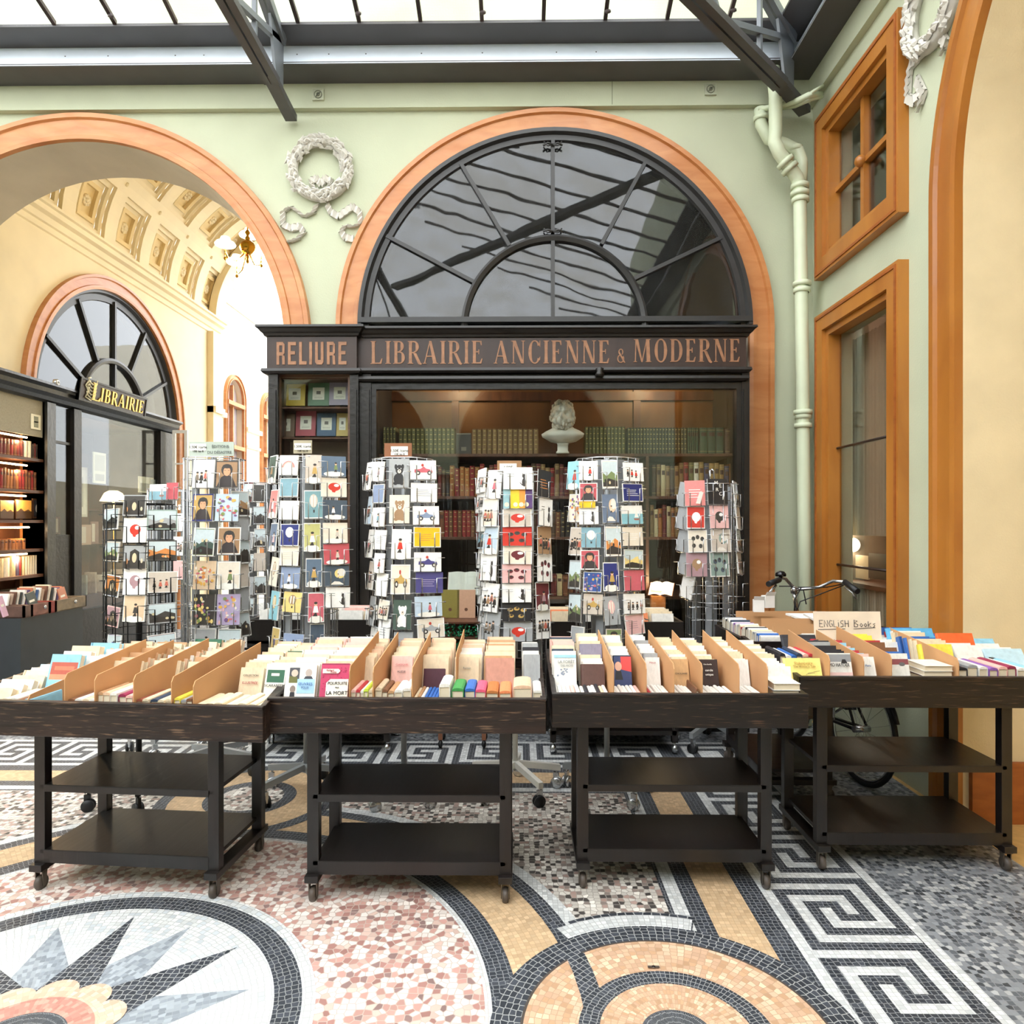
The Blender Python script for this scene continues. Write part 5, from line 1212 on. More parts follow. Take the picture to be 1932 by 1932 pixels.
# ================================================================ BOOKS AND DIVIDERS ON THE CARTS
COVN={}
def cn(c): 
    return COVN.get(c,'pale')
def reg(c,n): COVN[c]=n; return c
WHT=reg('#e3e0d9','white'); CRM=reg('#dccbac','cream'); PCH=reg('#dbb799','peach'); TANB=reg('#b98f68','tan'); BRN=reg('#7a5238','brown'); RED=reg('#b5363e','red'); MAG=reg('#8e2c4c','magenta'); NVY=reg('#2e3c52','dark blue')
BLU=reg('#3566b0','blue'); SKY=reg('#8fc4dc','sky blue'); GRN=reg('#3f8f4a','green'); DGR=reg('#2f6048','dark green'); YEL=reg('#ecd94e','yellow'); LIM=reg('#c8e04a','lime'); ORG=reg('#e8895a','orange'); PNK=reg('#dd5a78','pink'); BLK=reg('#26242a','black'); GRY=reg('#9a9c9e','grey'); PUR=reg('#8a5aa8','purple'); LGB=reg('#b8d4e0','pale blue'); BGE=reg('#d9c4a6','beige'); RBR=reg('#8a4a36','red-brown'); LPK=reg('#e2b4aa','pale pink')
COVN.update({'#8a8496':'grey-purple','#5a3f38':'dark brown','#b5703c':'copper brown','#4a2430':'dark maroon','#c08a78':'dusty rose','#c9a070':'tan','#352622':'dark chocolate','#f0dc80':'pale yellow','#e8622c':'bright orange','#5aa6d0':'sky blue','#6aa0cc':'soft blue','#2b2b31':'black','#2c2c34':'black'})
def L2W(T): bpy.context.view_layer.update(); return T.matrix_world.copy()
STUFF=[]
class Fill:
    def __init__(s,T,w,d,zt0,name,ylead):
        s.T=T; s.Mw=L2W(T); s.w=w; s.d=d; s.z0=zt0+.052; s.sl=.055/(d-.04); s.name=name; s.bay=0; s.yl=ylead; s.n=0; s.vm={'leftmost cart':.42,'second cart':.36,'third cart':.38,'rightmost cart':.46}.get(name,.4)
    def zf(s,y): return s.z0+s.sl*(y-.02)
    def lx(s,px,py=1290,y=.05):
        # local x of a photo column on the plane just behind the front rail
        p=s.Mw.inverted(); d=ray(px,py); o=p@O0; e=p.to_3x3()@d; k=(y-o.y)/e.y; return (o+e*k).x
    def W(s,loc,ax): return s.Mw@Vector(loc),[s.Mw.to_3x3()@Vector(a) for a in ax]
    def spines(s,x0,x1,cols,y=.035,ln=.175,hh=.108,desc='front row'):
        n=len(cols); x=x0; tk=(x1-x0)/sum(c[1] if isinstance(c,tuple) else 1 for c in cols)
        for i,c in enumerate(cols):
            f_=1
            if isinstance(c,tuple): c,f_=c
            t=tk*f_; h=hh*random.uniform(.92,1.03); tilt=random.uniform(-.03,.03)
            loc,(a,b_,c_)=s.W((x+t/2,y+random.uniform(0,.012),s.zf(y)+h),((math.cos(tilt),0,math.sin(tilt)),(math.sin(tilt),0,-math.cos(tilt)),(0,1,0)))
            book('cover',loc,a,b_,c_,t*.95,h,ln*random.uniform(.94,1.0),c,'%s book lying spine up, %s in the front row of bay %s, %s'%(cn(c),ORD[i],NUM[s.bay],s.name),'books on the '+s.name); x+=t; s.n+=1
    def facing(s,x0,x1,y0,y1,n,cols,h=.175,lean=.32,first=None,desc=''):
        res=None; KEEP=3 if 'trolley' in s.name else (5 if 'third' in s.name or 'second' in s.name else 4)
        for i in range(n):
            y=y0+(y1-y0)*i/max(1,n-1); c=first if (i==0 and first) else random.choice(cols)
            wd=(x1-x0)*random.uniform(.86,.97); xx=x0+(x1-x0-wd)*random.uniform(.1,.9); hh=h*random.uniform(.93,1.03); th=min(.034,(y1-y0)/max(1,n)*.93) if n>1 else .02
            la=lean*random.uniform(.9,1.1) if i else lean
            sy,sz=math.sin(la),math.cos(la)
            loc,(a,b_,c_)=s.W((xx,y+th*.5,s.zf(y)+.004),((0,-sz,sy),(1,0,0),(0,sy,sz)))
            if i>=KEEP:
                STUFF.append((basis(loc,a,b_,c_,th,wd,hh),c)); continue
            o=book('cover',loc,a,b_,c_,th,wd,hh,c,'%s book facing out, %s from the front in bay %s, %s'%(cn(c),ORD[i],NUM[s.bay],s.name),'books on the '+s.name); s.n+=1
            if i==0: res=(o,xx,y,s.zf(y),la,wd,hh,th)
        return res
    def art(s,r,fn):
        """artwork on the front cover of a facing book: fn(b) draws in cover units x 0..1, z 0..1"""
        o,xx,y,z,la,wd,hh,th=r; b=MB().mat(PRINT); L=[0]
        sy,sz=math.sin(la),math.cos(la)
        def P(u,v,k):
            v=s.vm+(1-s.vm)*v if v>0 else 0
            return Vector((xx+u*wd,y-.0-k,z+.004))+Vector((0,sy,sz))*(v*hh)+Vector((0,-sz,sy))*(th*.0)
        def pg(pts,c):
            L[0]+=1; b.col=c; b.poly([P(u,v,.0008+.00012*L[0]) for u,v in pts])
        fn(pg); q=b.build('cover_art',fix=False); q.matrix_world=s.Mw; adopt(q,o); return P
    def title(s,r,u,v,body,size,mat,sx=1):
        o,xx,y,z,la,wd,hh,th=r; sy,sz=math.sin(la),math.cos(la); v=s.vm+(1-s.vm)*v
        p=Vector((xx+u*wd,y-.008,z+.004))+Vector((0,sy,sz))*(v*hh)
        q=text(None,'cover_title',body,size,s.Mw@frame_from(p,(1,0,0),(0,sy,sz)),mat,sx=sx); adopt(q,o)
    def divider(s,x,y0=.03,y1=.62,top=.19,lean=0,k=0):
        b=MB().mat(CARDB); z0=s.zf(y0)+.003; z1=s.zf(y1)+.003; th=.0035
        pts=[(x,y0,z0),(x,y0,z0+top-.02),(x+lean*.2,y0+.015,z0+top),(x+lean,y1,z1+top+.01),(x+lean,y1,z1)]
        b.prism(pts,(th,0,0)); o=b.build('cardboard_divider'); o.matrix_world=s.Mw
        tag(o,'brown cardboard divider standing at the right of bay %s on the %s'%(NUM[s.bay],s.name),'divider','cardboard dividers on the '+s.name)
        s.bay+=1
NUM=['one','two','three','four','five','six','seven','eight','nine','ten']
ELL=lambda cx,cz,rx,rz,n=16:[(cx+rx*math.cos(2*PI*i/n),cz+rz*math.sin(2*PI*i/n)) for i in range(n)]
INK=M('dark_print','#1d1b1c',.6); WPR=M('white_print','#efece4',.6); REDI=M('red_print','#a03040',.6)
# ---- cart 1
F=Fill(T1,w1,.76,.700,'leftmost cart',0)
x=F.lx
F.facing(x(-60),x(8),.05,.5,9,[WHT,CRM,LGB,BGE],h=.12,lean=.5)
F.spines(x(8),x(62),[CRM,WHT,BRN,SKY],hh=.085)
F.bay+=1
r=F.facing(x(62,1300,.2),x(126,1300,.2),.24,.50,5,[WHT,CRM,SKY],h=.20,first=SKY)
F.art(r,lambda pg:(pg([(.08,.1),(.95,.1),(.95,.75),(.08,.75)],'#b65a4a'),pg([(.08,.1),(.95,.1),(.95,.3),(.08,.3)],'#e98f6c'),pg([(.2,.45),(.85,.45),(.85,.6),(.2,.6)],'#e8795c')))
F.divider(x(58),.03,.42,.10)

F.divider(x(128),.03,.56,.19)
F.spines(x(131),x(182),[BRN,WHT,BGE,WHT],hh=.09); F.facing(x(131,1290,.25),x(180,1290,.25),.30,.62,6,[CRM,WHT,PCH])
F.divider(x(184),.03,.58,.185)
F.spines(x(187),x(254),[(TANB,.8),PCH,WHT,(MAG,1.1),LPK],hh=.115); F.facing(x(187,1290,.25),x(252,1290,.25),.28,.62,8,[CRM,PCH,TANB])
F.divider(x(257),.03,.6,.19)
F.spines(x(260),x(325),[RBR,CRM,(NVY,1.2),CRM,CRM],hh=.10); F.facing(x(262,1290,.25),x(322,1290,.25),.28,.64,8,[CRM,PCH,WHT,DGR])
F.divider(x(328),.03,.6,.185)
F.spines(x(331),x(366),[YEL,GRY,BRN],hh=.10); F.facing(x(333,1290,.25),x(364,1290,.25),.28,.64,8,[CRM,PCH,TANB])
F.divider(x(369),.03,.62,.17)
F.bay+=0
F.spines(x(372),x(502),[CRM,CRM,CRM,CRM,(CRM,.6),CRM,CRM,CRM],hh=.085)
r=F.facing(x(434,1290,.22),x(482,1290,.22),.26,.66,11,[CRM,PCH,WHT],first=BGE,h=.165); F.title(r,.5,.7,'COLLECTION',.011,INK); F.title(r,.5,.35,'ILLUSTRÉE',.015,REDI); F.bay+=1
r=F.facing(x(486,1290,.22),x(529,1290,.22),.24,.62,9,[CRM,WHT,PCH,DGR],first=WHT,h=.18)
F.art(r,lambda pg:(pg([(.1,.15),(.95,.15),(.95,.8),(.1,.8)],'#2f6048'),pg([(.1,.05),(.95,.05),(.95,.28),(.1,.28)],'#e8e2d4'),pg([(.3,.55),(.7,.55),(.7,.66),(.3,.66)],'#e8e2d4')))
F.title(r,.52,.17,'SCARABÉES',.016,INK)
F.bay+=1
N1=F.n
# ---- cart 2
F=Fill(T2,w2,.74,.712,'second cart',0); x=F.lx
r=F.facing(x(531,1290,.08),x(596,1290,.08),.07,.56,14,[CRM,WHT,PCH,LPK,WHT],first=WHT,h=.19)
def fa(pg):
    pg([(.12,.42),(.45,.42),(.45,.92),(.12,.92)],'#4a4a50'); pg([(.12,.42),(.42,.42),(.38,.62),(.12,.64)],'#6a6a38'); pg(ELL(.29,.74,.11,.12),'#c9b8a8')
    pg([(.55,.52),(.95,.52),(.95,.92),(.55,.92)],'#e8e4de'); pg(ELL(.75,.75,.11,.13),'#b8a8a0'); pg([(.58,.52),(.92,.52),(.85,.64),(.65,.64)],'#3c3c44')
    pg([(.40,.08),(.97,.08),(.97,.55),(.40,.55)],'#a8d0ea'); pg(ELL(.27,.22,.09,.12),'#8a7a70'); pg([(.14,.0),(.40,.0),(.34,.12),(.2,.12)],'#2a2a30')
F.art(r,fa); F.title(r,.68,.40,'ŒUVRES',.016,M('blue_print','#4a6aa0')); F.title(r,.68,.28,'POUR',.012,M('blue_print','#4a6aa0')); F.bay+=1
r=F.facing(x(599,1290,.06),x(659,1290,.06),.05,.54,13,[CRM,WHT,PCH,LPK],first=MAG,h=.20)
def fb(pg):
    pg([(0,0),(1,0),(1,1),(0,1)],'#c03a62')
    rn=random.Random(4)
    for _ in range(40): u,v=rn.uniform(.05,.95),rn.uniform(.05,.95); pg(ELL(u,v,.03,.014,6),'#96284a')
    pg([(.06,.74),(.62,.74),(.68,.80),(.68,.84),(.62,.88),(.06,.88)],'#eed6cc'); pg([(.22,.02),(1,.02),(1,.56),(.36,.56),(.22,.44)],'#f1e9dc')
F.art(r,fb); F.title(r,.33,.84,'Richard',.010,REDI); F.title(r,.45,.785,'Prune',.010,REDI); F.title(r,.62,.43,'POURSUITE',.0165,INK,sx=.95); F.title(r,.62,.30,'PAR',.009,INK); F.title(r,.62,.13,'LA MORT',.021,INK)
F.divider(x(661),.03,.60,.205,lean=.0)
F.spines(x(663),x(703),[(LPK,1.2),RED,(WHT,.8),LIM,CRM],hh=.11)
r=F.facing(x(664,1290,.25),x(703,1290,.25),.26,.60,12,[CRM,PCH,CRM],first=BGE)
F.divider(x(705),.03,.60,.20)
F.spines(x(708),x(776),[(BGE,1.1),(BRN,.9),TANB,(WHT,1.3),(WHT,1.3)],hh=.115)
r=F.facing(x(730,1290,.25),x(776,1290,.25),.26,.60,12,[CRM,PCH],first=LPK); F.title(r,.5,.72,'CLASSIQUES',.010,REDI); F.title(r,.5,.45,'POÉSIE',.012,INK)
F.divider(x(778),.03,.60,.20)
F.spines(x(781),x(827),[CRM,TANB,WHT,BLU,BLU,BLU,BLU],hh=.085); F.spines(x(828),x(850),[WHT],hh=.13)
r=F.facing(x(793,1290,.14),x(838,1290,.14),.20,.21,1,[BLK],first='#4a2430',h=.15)
F.facing(x(793,1290,.25),x(846,1290,.25),.27,.60,11,[CRM,PCH,BGE],first=BGE)
F.divider(x(853),.2,.62,.21)
F.spines(x(852),x(965),[(GRN,1.15),BLU,(PNK,1.),( '#b5703c',1.15),(ORG,1.15)],hh=.115)
COVN['#b5703c']='copper brown'; COVN['#4a2430']='dark maroon'
r=F.facing(x(856,1290,.25),x(908,1290,.25),.26,.60,12,[CRM,PCH,WHT],first=BGE); F.title(r,.5,.62,'Roman',.012,M('grey_ink','#6e7470'))
F.bay+=1
F.spines(x(967),x(1004),[(PCH,1)],hh=.13)
r=F.facing(x(912,1290,.25),x(972,1290,.25),.24,.58,11,[PCH,TANB,CRM],first='#c08a78',h=.185); COVN['#c08a78']='dusty rose'
F.bay+=1
F.spines(x(1005),x(1023),[WHT],hh=.11); F.facing(x(985,1290,.25),x(1020,1290,.25),.26,.5,6,[WHT,GRY,BLK],first=GRY,h=.19)
N2=F.n
# ---- cart 3
F=Fill(T3,w3,.74,.712,'third cart',0); x=F.lx
def wsp(a,b_,n,extra=()):
    c=[WHT]*n
    for i,k in extra: c[i]=k
    F.spines(x(a),x(b_),c,hh=.075,ln=.17)
wsp(1046,1096,6,((4,LPK),))
r=F.facing(x(1044,1290,.2),x(1092,1290,.2),.20,.56,10,[WHT,LPK,CRM,NVY],first=WHT,h=.19)
def fc_(pg):
    rn=random.Random(2)
    for _ in range(14): pg(ELL(rn.uniform(.15,.6),rn.uniform(.2,.45),.05,.03,6),'#8a94a8')
    pg([(.0,.86),(1,.86),(1,.97),(0,.97)],'#9cc8dc')
F.art(r,fc_); F.title(r,.55,.72,'LA FORÊT',.017,M('grey_ink','#6e7470')); F.title(r,.58,.58,'DES MOTS',.012,M('grey_ink','#6e7470')); F.bay+=1
wsp(1098,1150,7,((1,BLK),(4,BLK),(5,BGE)))
r=F.facing(x(1098,1290,.2),x(1144,1290,.2),.20,.56,10,[WHT,CRM],first='#5a3f38',h=.15); COVN['#5a3f38']='dark brown'
F.facing(x(1098,1290,.3),x(1142,1290,.3),.36,.6,6,[WHT,CRM],first='#8a8496',h=.19); COVN['#8a8496']='grey-purple'
F.divider(x(1156),.03,.60,.20)
wsp(1158,1212,7,((6,LPK),))
r=F.facing(x(1158,1290,.2),x(1196,1290,.2),.20,.60,11,[WHT,CRM],first=NVY,h=.18)
F.art(r,lambda pg:(pg([(0,0),(1,0),(1,1),(0,1)],'#33406a'),pg([(.4,.5),(1,.4),(1,1),(.4,1)],'#d84a48'),pg(ELL(.25,.62,.2,.18),'#e0b098'),pg([(.05,.1),(.5,.1),(.4,.45),(.1,.45)],'#24242c')))
F.divider(x(1217),.03,.60,.20)
wsp(1219,1266,7,((1,RED),))
r=F.facing(x(1219,1290,.2),x(1250,1290,.2),.20,.60,11,[WHT,WHT,GRY],first=WHT,h=.18); F.title(r,.5,.85,'Minuit',.011,REDI)
F.divider(x(1269),.03,.60,.20)
wsp(1272,1312,6); F.spines(x(1313),x(1318),[BRN],hh=.10)
r=F.facing(x(1271,1290,.2),x(1306,1290,.2),.20,.60,12,[WHT,CRM],first='#c9a070',h=.165); COVN['#c9a070']='tan'; F.title(r,.5,.45,'CHOUANS',.011,INK)
F.divider(x(1322),.03,.60,.20)
wsp(1325,1388,8)
r=F.facing(x(1323,1290,.2),x(1360,1290,.2),.20,.60,12,[WHT,CRM],first='#352622',h=.17); COVN['#352622']='dark chocolate'; F.title(r,.45,.85,'Une famille',.008,WPR); F.title(r,.5,.60,'cercle',.014,WPR); F.title(r,.5,.42,'unique',.013,WPR)
F.divider(x(1391),.03,.60,.20)
wsp(1393,1441,6,((0,RED),))
F.facing(x(1390,1290,.2),x(1420,1290,.2),.20,.60,12,[WHT,CRM],first=WHT,h=.17)
F.divider(x(1444),.03,.60,.20)
F.facing(x(1446,1290,.2),x(1490,1290,.2),.14,.60,13,[WHT,CRM],first=WHT,h=.15)
for k in range(3):
    h=.028; loc,(a,b_,c_)=F.W((x(1452),.045,F.zf(.05)+.055+h*k),((0,.15,1),(1,0,0),(0,-1,.15)))
    loc,(a,b_,c_)=F.W((x(1455)+.004*k,.20,F.zf(.05)+.050+h*k),((0,0,1),(0.0,-1,0.0),(1,0,0)))
    book('cover',loc,a,b_,c_,h,.16,.11,(BLK,GRY,WHT)[k],'%s paperback lying flat in the right corner stack, %s from below, third cart'%(('black','grey','white')[k],ORD[k]),'books on the third cart')
N3=F.n
# ---- cart 4
F=Fill(T4,w4,.80,.745,'rightmost cart',0); x=lambda px,py=1260,y=.05: F.lx(px,py,y)
r=F.facing(x(1486,1260,.05),x(1560,1260,.05),.045,.10,1,[YEL],first='#f0dc80',h=.155,lean=.38); COVN['#f0dc80']='pale yellow'
F.title(r,.5,.78,'Shakespeare',.0165,M('brown_print','#a8803a')); F.title(r,.52,.60,"The Winter's Tale",.0135,M('brown_print','#a8803a')); F.art(r,lambda pg:(pg([(.6,.18),(.95,.32),(.95,.34),(.6,.2)],'#4a4438'),pg([(.55,.12),(.8,.2),(.8,.22),(.55,.14)],'#4a4438')))
F.spines(x(1472,1260,.2),x(1548,1260,.2),[BLK,WHT,BLU,NVY,LPK,RED,MAG],y=.20,hh=.13,ln=.2)
F.divider(x(1561),.03,.50,.165,lean=-.0)
r=F.facing(x(1563,1260,.05),x(1614,1260,.05),.05,.30,7,[BLK,WHT,GRY],first=WHT,h=.17,lean=.3)
F.art(r,lambda pg:(pg([(0,.62),(1,.62),(1,1),(0,1)],'#8e9094'),pg([(.6,.55),(.85,.55),(.78,.75),(.66,.75)],'#2c2c30'),pg([(0,.0),(1,0),(1,.1),(0,.1)],'#ecc8c4'))); F.title(r,.5,.48,'MO HAYDER',.022,INK,sx=.72)
F.divider(x(1625),.03,.52,.16)
r=F.facing(x(1627,1260,.05),x(1660,1260,.05),.05,.36,8,[WHT,RED,LPK,SKY],first=WHT,h=.15,lean=.35); F.title(r,.5,.6,'Paris',.013,M('blue_print','#4a6aa0'))
F.divider(x(1677),.03,.56,.17)
r=F.facing(x(1679,1260,.05),x(1727,1260,.05),.05,.42,9,[WHT,RED,BRN,BLU,YEL],first=WHT,h=.165,lean=.3)
F.art(r,lambda pg:(pg([(0,.5),(1,.5),(1,.78),(0,.78)],'#8a4a50'),pg([(.0,.0),(.15,0),(.15,.5),(0,.5)],'#8a4a50'),pg(ELL(.7,.52,.14,.1),'#6a6668')))
F.bay+=1
for k,(c,hn) in enumerate((('#2c2c34','black'),(CRM,'cream'),('#4a2430','dark maroon'),(WHT,'white'),('#e8e0d0','bone white'))):
    loc,(a,b_,c_)=F.W((x(1742)+.002*k,.21,F.zf(.05)+.012+.024*k),((0,0,1),(0,-1,0),(1,0,0)))
    book('cover',loc,a,b_,c_,.023,.16,.125,c,'%s book lying flat, %s from below in the stack on the rightmost cart'%(hn,ORD[k]),'books on the rightmost cart')
F.facing(x(1735,1260,.3),x(1800,1260,.3),.26,.60,9,[WHT,CRM,YEL,RED,BLU],h=.16)
F.divider(x(1803),.03,.60,.155)
F.spines(x(1806),x(1950),[BLK,(GRY,1.2),WHT,PUR,LPK,MAG,WHT,SKY],hh=.12,ln=.22)
r=F.facing(x(1806,1260,.3),x(1862,1260,.3),.27,.34,2,[WHT,SKY],first=WHT,h=.15,lean=.5)
r=F.facing(x(1780,1260,.4),x(1850,1260,.4),.38,.39,1,[ORG],first='#e8622c',h=.20,lean=.45); COVN['#e8622c']='bright orange'
F.art(r,lambda pg:(pg([(.55,.3),(1,.3),(1,1),(.55,1)],'#242024'),pg([(.62,.75),(.9,.75),(.9,.8),(.62,.8)],'#d8a878')))
F.bay+=1
r=F.facing(x(1700,1260,.45),x(1795,1260,.45),.50,.51,1,[SKY],first='#5aa6d0',h=.19,lean=.5); COVN['#5aa6d0']='sky blue'
F.facing(x(1866,1260,.3),x(1950,1260,.3),.3,.5,4,[SKY,WHT,LGB],h=.13,lean=.6); F.bay+=1
F.facing(x(1690,1260,.6),x(1800,1260,.6),.62,.70,3,[WHT,SKY,BLU],first='#6aa0cc',h=.12,lean=.5); COVN['#6aa0cc']='soft blue'
F.facing(x(1560,1260,.35),x(1600,1260,.35),.40,.6,5,[NVY,RED,WHT,BLK],h=.13); F.bay+=1
r=F.facing(x(1480,1260,.5),x(1556,1260,.5),.47,.50,2,[BLK],first='#2b2b31',h=.15,lean=.6); F.title(r,.5,.62,'Women &',.016,WPR); F.title(r,.6,.38,'wanderings',.009,WPR); COVN['#2b2b31']='black'
F.facing(x(1670,1260,.5),x(1725,1260,.5),.46,.60,4,[WHT,YEL,BLK],h=.12)
N4=F.n
# ENGLISH Books sign
ps=PY(1599,1182,3.62); sw,sh=125*3.62/1300,56*3.62/1300
b=MB().mat(M('cream_card_sign','#ead9c4',.75)); b.box((-sw/2,0,-sh/2),(sw/2,.004,sh/2)); b.box((-sw/2+.03,.004,-sh/2-.12),(-sw/2+.06,.006,-sh/2+.05)); b.box((sw/2-.06,.004,-sh/2-.12),(sw/2-.03,.006,-sh/2+.05))
o=b.build('card_sign'); o.location=ps; o.rotation_euler=(-.12,0,0); tag(o,'cream card sign handwritten ENGLISH Books, standing at the back of the rightmost cart','sign')
hand=M('marker_ink','#3b3a40',.6)
def strokes(par,segs,x0,z0,sc,mat,r=.0016,name='sign_lettering'):
    b=MB().mat(mat)
    for sg_ in segs: b.tube([(x0+u*sc,-.001,z0+v*sc) for u,v in sg_],r,5)
    return b.build(name,par)
G={'E':[[(.5,1),(0,1),(0,0),(.5,0)],[(0,.5),(.4,.5)]],'N':[[(0,0),(0,1),(.5,0),(.5,1)]],'G':[[(.5,.9),(.2,1),(0,.5),(.2,0),(.5,.1),(.5,.45),(.3,.45)]],'L':[[(0,1),(0,0),(.45,0)]],'I':[[(0,0),(0,.7)],[(0,.95),(.01,1)]],
'S':[[(.45,.95),(.1,.9),(.05,.6),(.4,.45),(.4,.1),(0,0)]],'H':[[(0,0),(0,1)],[(.5,0),(.5,1)],[(0,.5),(.5,.5)]],'B':[[(0,0),(0,1),(.45,.85),(.05,.55),(.55,.3),(.45,.02),(0,0)]],'o':[[(.2,0),(0,.25),(.2,.5),(.4,.25),(.2,0)]],'k':[[(0,0),(0,.8)],[(.4,.55),(0,.25),(.4,0)]],'s':[[(.4,.5),(.1,.4),(.35,.2),(.1,-.1)]]}
def hwrite(par,word,x0,z0,sc,adv):
    segs=[]; xx=0
    for ch in word:
        for g_ in G[ch]: segs.append([(u+xx,v) for u,v in g_])
        xx+=adv[1] if ch=='I' else (adv[2] if ch.islower() or ch=='B' and 0 else adv[0])
    strokes(par,segs,x0,z0,sc,hand); return xx*sc
hwrite(o,'ENGLISH',-.145,-.002,.034,(.72,.30,.62)); hwrite(o,'Books',.035,-.002,.036,(.82,.3,.6))
strokes(o,[[(-4.55,0),(-.4,.12)]],.0,-.016,.034,hand); strokes(o,[[(.9,.05),(4.2,.25)]],.0,-.014,.034,hand)
# ---- cart 5 behind, along the side wall, with cardboard lids and upright books
T5=cart('book cart standing end-on behind the rightmost cart, brown cardboard lids on top',1.30,4.22,-PI/2,.80,.55,.33,0.08,.42,.75,.875,.47,.17,RAILW2)
F=Fill(T5,.80,.55,.75,'end-on cart',0)
F.spines(-.37,.37,[WHT,GRY,WHT,BLK,WHT,WHT,NVY,WHT,PUR,WHT,GRY,WHT,CRM,RED,WHT,WHT,BLK,WHT,CRM,WHT,GRY,WHT,BLU,WHT],y=.03,hh=.13,ln=.12)
for k,(px,py,wp,hp,y) in enumerate(((1466,1178,152,50,4.55),(1482,1184,130,42,4.38),(1503,1190,130,46,4.18),(1515,1198,110,40,3.98))):
    p=PY(px,py,y); wm,hm=wp*y/1300,hp*y/1300; b=MB().mat(CARDB); b.box((-wm/2,0,-hm/2),(wm/2,.005,hm/2)); b.box((-wm/2,0,-hm/2-.03),(-wm/2+.05,.004,-hm/2)); q=b.build('cardboard_divider'); q.location=p; q.rotation_euler=(-.15,0,0)
    tag(q,'wide brown cardboard board, %s from the back, standing across the end-on cart'%ORD[k],'divider','wide cardboard boards on the end-on cart')
for k,(px,py,y) in enumerate(((1560,1168,4.2),(1525,1164,4.4),(1590,1160,4.3))):
    p=PY(px,1160,y); b=MB().mat(PAPER); b.box((-.11,-.08,0),(.11,.08,.012)); b.mat(INKK); b.box((-.10,-.081,.002),(.10,-.0801,.004)); q=b.build('paper_stack'); q.location=(p.x,p.y,p.z-.02); q.rotation_euler=(.1,.05*k,.3*k)
    tag(q,'white leaflet stack lying %s on the end-on cart, in front of the bicycle'%('left','in the middle','right')[k],'paper stack')
for k,(px,py) in enumerate(((1431,1142),(1449,1134))):
    p=PY(px,py,4.35); b=MB().mat(M('white_carton','#eceae6',.6)); b.box((-.032,-.025,-.04),(.032,.025,.035)); b.prism([(-.032,-.025,.035),(.032,-.025,.035),(.034,-.04,.06),(-.03,-.04,.06)],(0,.003,0)); q=b.build('small_carton'); q.location=p; q.rotation_euler=(0,0,.4*k-.2)
    tag(q,('lower left' if k==0 else 'taller right')+' white open carton beside the bicycle handlebar','carton')
# ---- back trolleys in front of the shop window
def trolley(label,pxa,pxb,Y,zt,short):
    a,c=xY(pxa,Y),xY(pxb,Y); cx=(a+c)/2; w_=c-a; t=thing('book_trolley',label,'book trolley',(cx,Y,0),'low book trolleys by the shop window')
    b=MB().mat(DARKW); b.box((-w_/2,0,.50),(w_/2,.02,zt)); b.box((-w_/2,.45,.50),(w_/2,.47,zt)); 
    b.box((-w_/2,.02,.5),(-w_/2+.02,.45,zt)); b.box((w_/2-.02,.02,.5),(w_/2,.45,zt)); b.box((-w_/2,0,zt-.16),(w_/2,.47,zt-.14)); b.box((-w_/2-.012,-.012,zt-.20),(w_/2+.012,0,zt-.185)); b.build('bin',t)
    b=MB().mat(DARKW); b.box((-w_/2+.04,.03,.13),(w_/2-.04,.45,.16)); b.build('shelf',t)
    for sx in (-1,1):
        for y in (.05,.42):
            b=MB().mat(DARKW); b.box((sx*(w_/2-.05)-.02,y-.02,.08),(sx*(w_/2-.05)+.02,y+.02,.5)); l=b.build('leg',t)
            b=MB().mat(CHROME); b.ball((sx*(w_/2-.05),y,.035),.032,.7,1,1,10); b.tube([(sx*(w_/2-.05),y,.05),(sx*(w_/2-.05),y,.09)],.008,6); b.build('caster',l)
    F=Fill.__new__(Fill); F.T=t; F.Mw=L2W(t); F.z0=zt-.138; F.sl=0; F.name=short; F.bay=0; F.n=0; F.w=w_; F.d=.47; F.vm=.3
    return F,w_
F,wA=trolley('dark wooden book trolley behind the pastel card rack, with white paper stacks',466,742,4.60,.905,'left trolley')
for k in range(5):
    F.facing(-wA/2+.03+k*(wA-.06)/5,-wA/2+.02+(k+1)*(wA-.06)/5,.06,.36,7,[WHT,CRM,WHT,LPK],h=.19,first=WHT); F.bay+=1
F,wB=trolley('dark wooden book trolley between the white wire rack and the half-empty rack',1030,1290,4.60,.895,'right trolley')
for k in range(5):
    F.facing(-wB/2+.03+k*(wB-.06)/5,-wB/2+.02+(k+1)*(wB-.06)/5,.06,.36,7,[WHT,CRM,ORG,CRM],h=.19,first=(CRM,WHT,CRM,ORG,WHT)[k]); F.bay+=1
# wooden stand with green shredded paper, between the racks
ps=PY(872,1170,4.75); t=thing('wooden_stand','small brown wooden stand with compartments of green shredded paper, left of the white wire rack','stand',(ps.x,4.75,0))
b=MB().mat(SHW); w_=.15
for z in (ps.z-.01,ps.z-.115): b.box((-w_,-.02,z-.012),(w_,.2,z))
b.box((-w_,.19,ps.z-.26),(w_,.2,ps.z+.0)); b.box((-w_,-.02,ps.z-.26),(w_,.2,ps.z-.245)); b.box((-.012,-.018,ps.z-.25),(.012,.19,ps.z-.12)); b.build('compartment_frame',t)
for sx in (-1,1):
    for y in (0,.18):
        b=MB().mat(M('copper_wood','#8a5a40',.5)); b.box((sx*w_-.014,y-.014,.06),(sx*w_+.014,y+.014,ps.z-.0)); l=b.build('leg',t); b=MB().mat(RUB); b.ball((sx*w_,y,.03),.028,.6,1,1,10); b.build('caster',l)
GP=attr_mat('green_shreds'); b=MB().mat(GP); rn=random.Random(3)
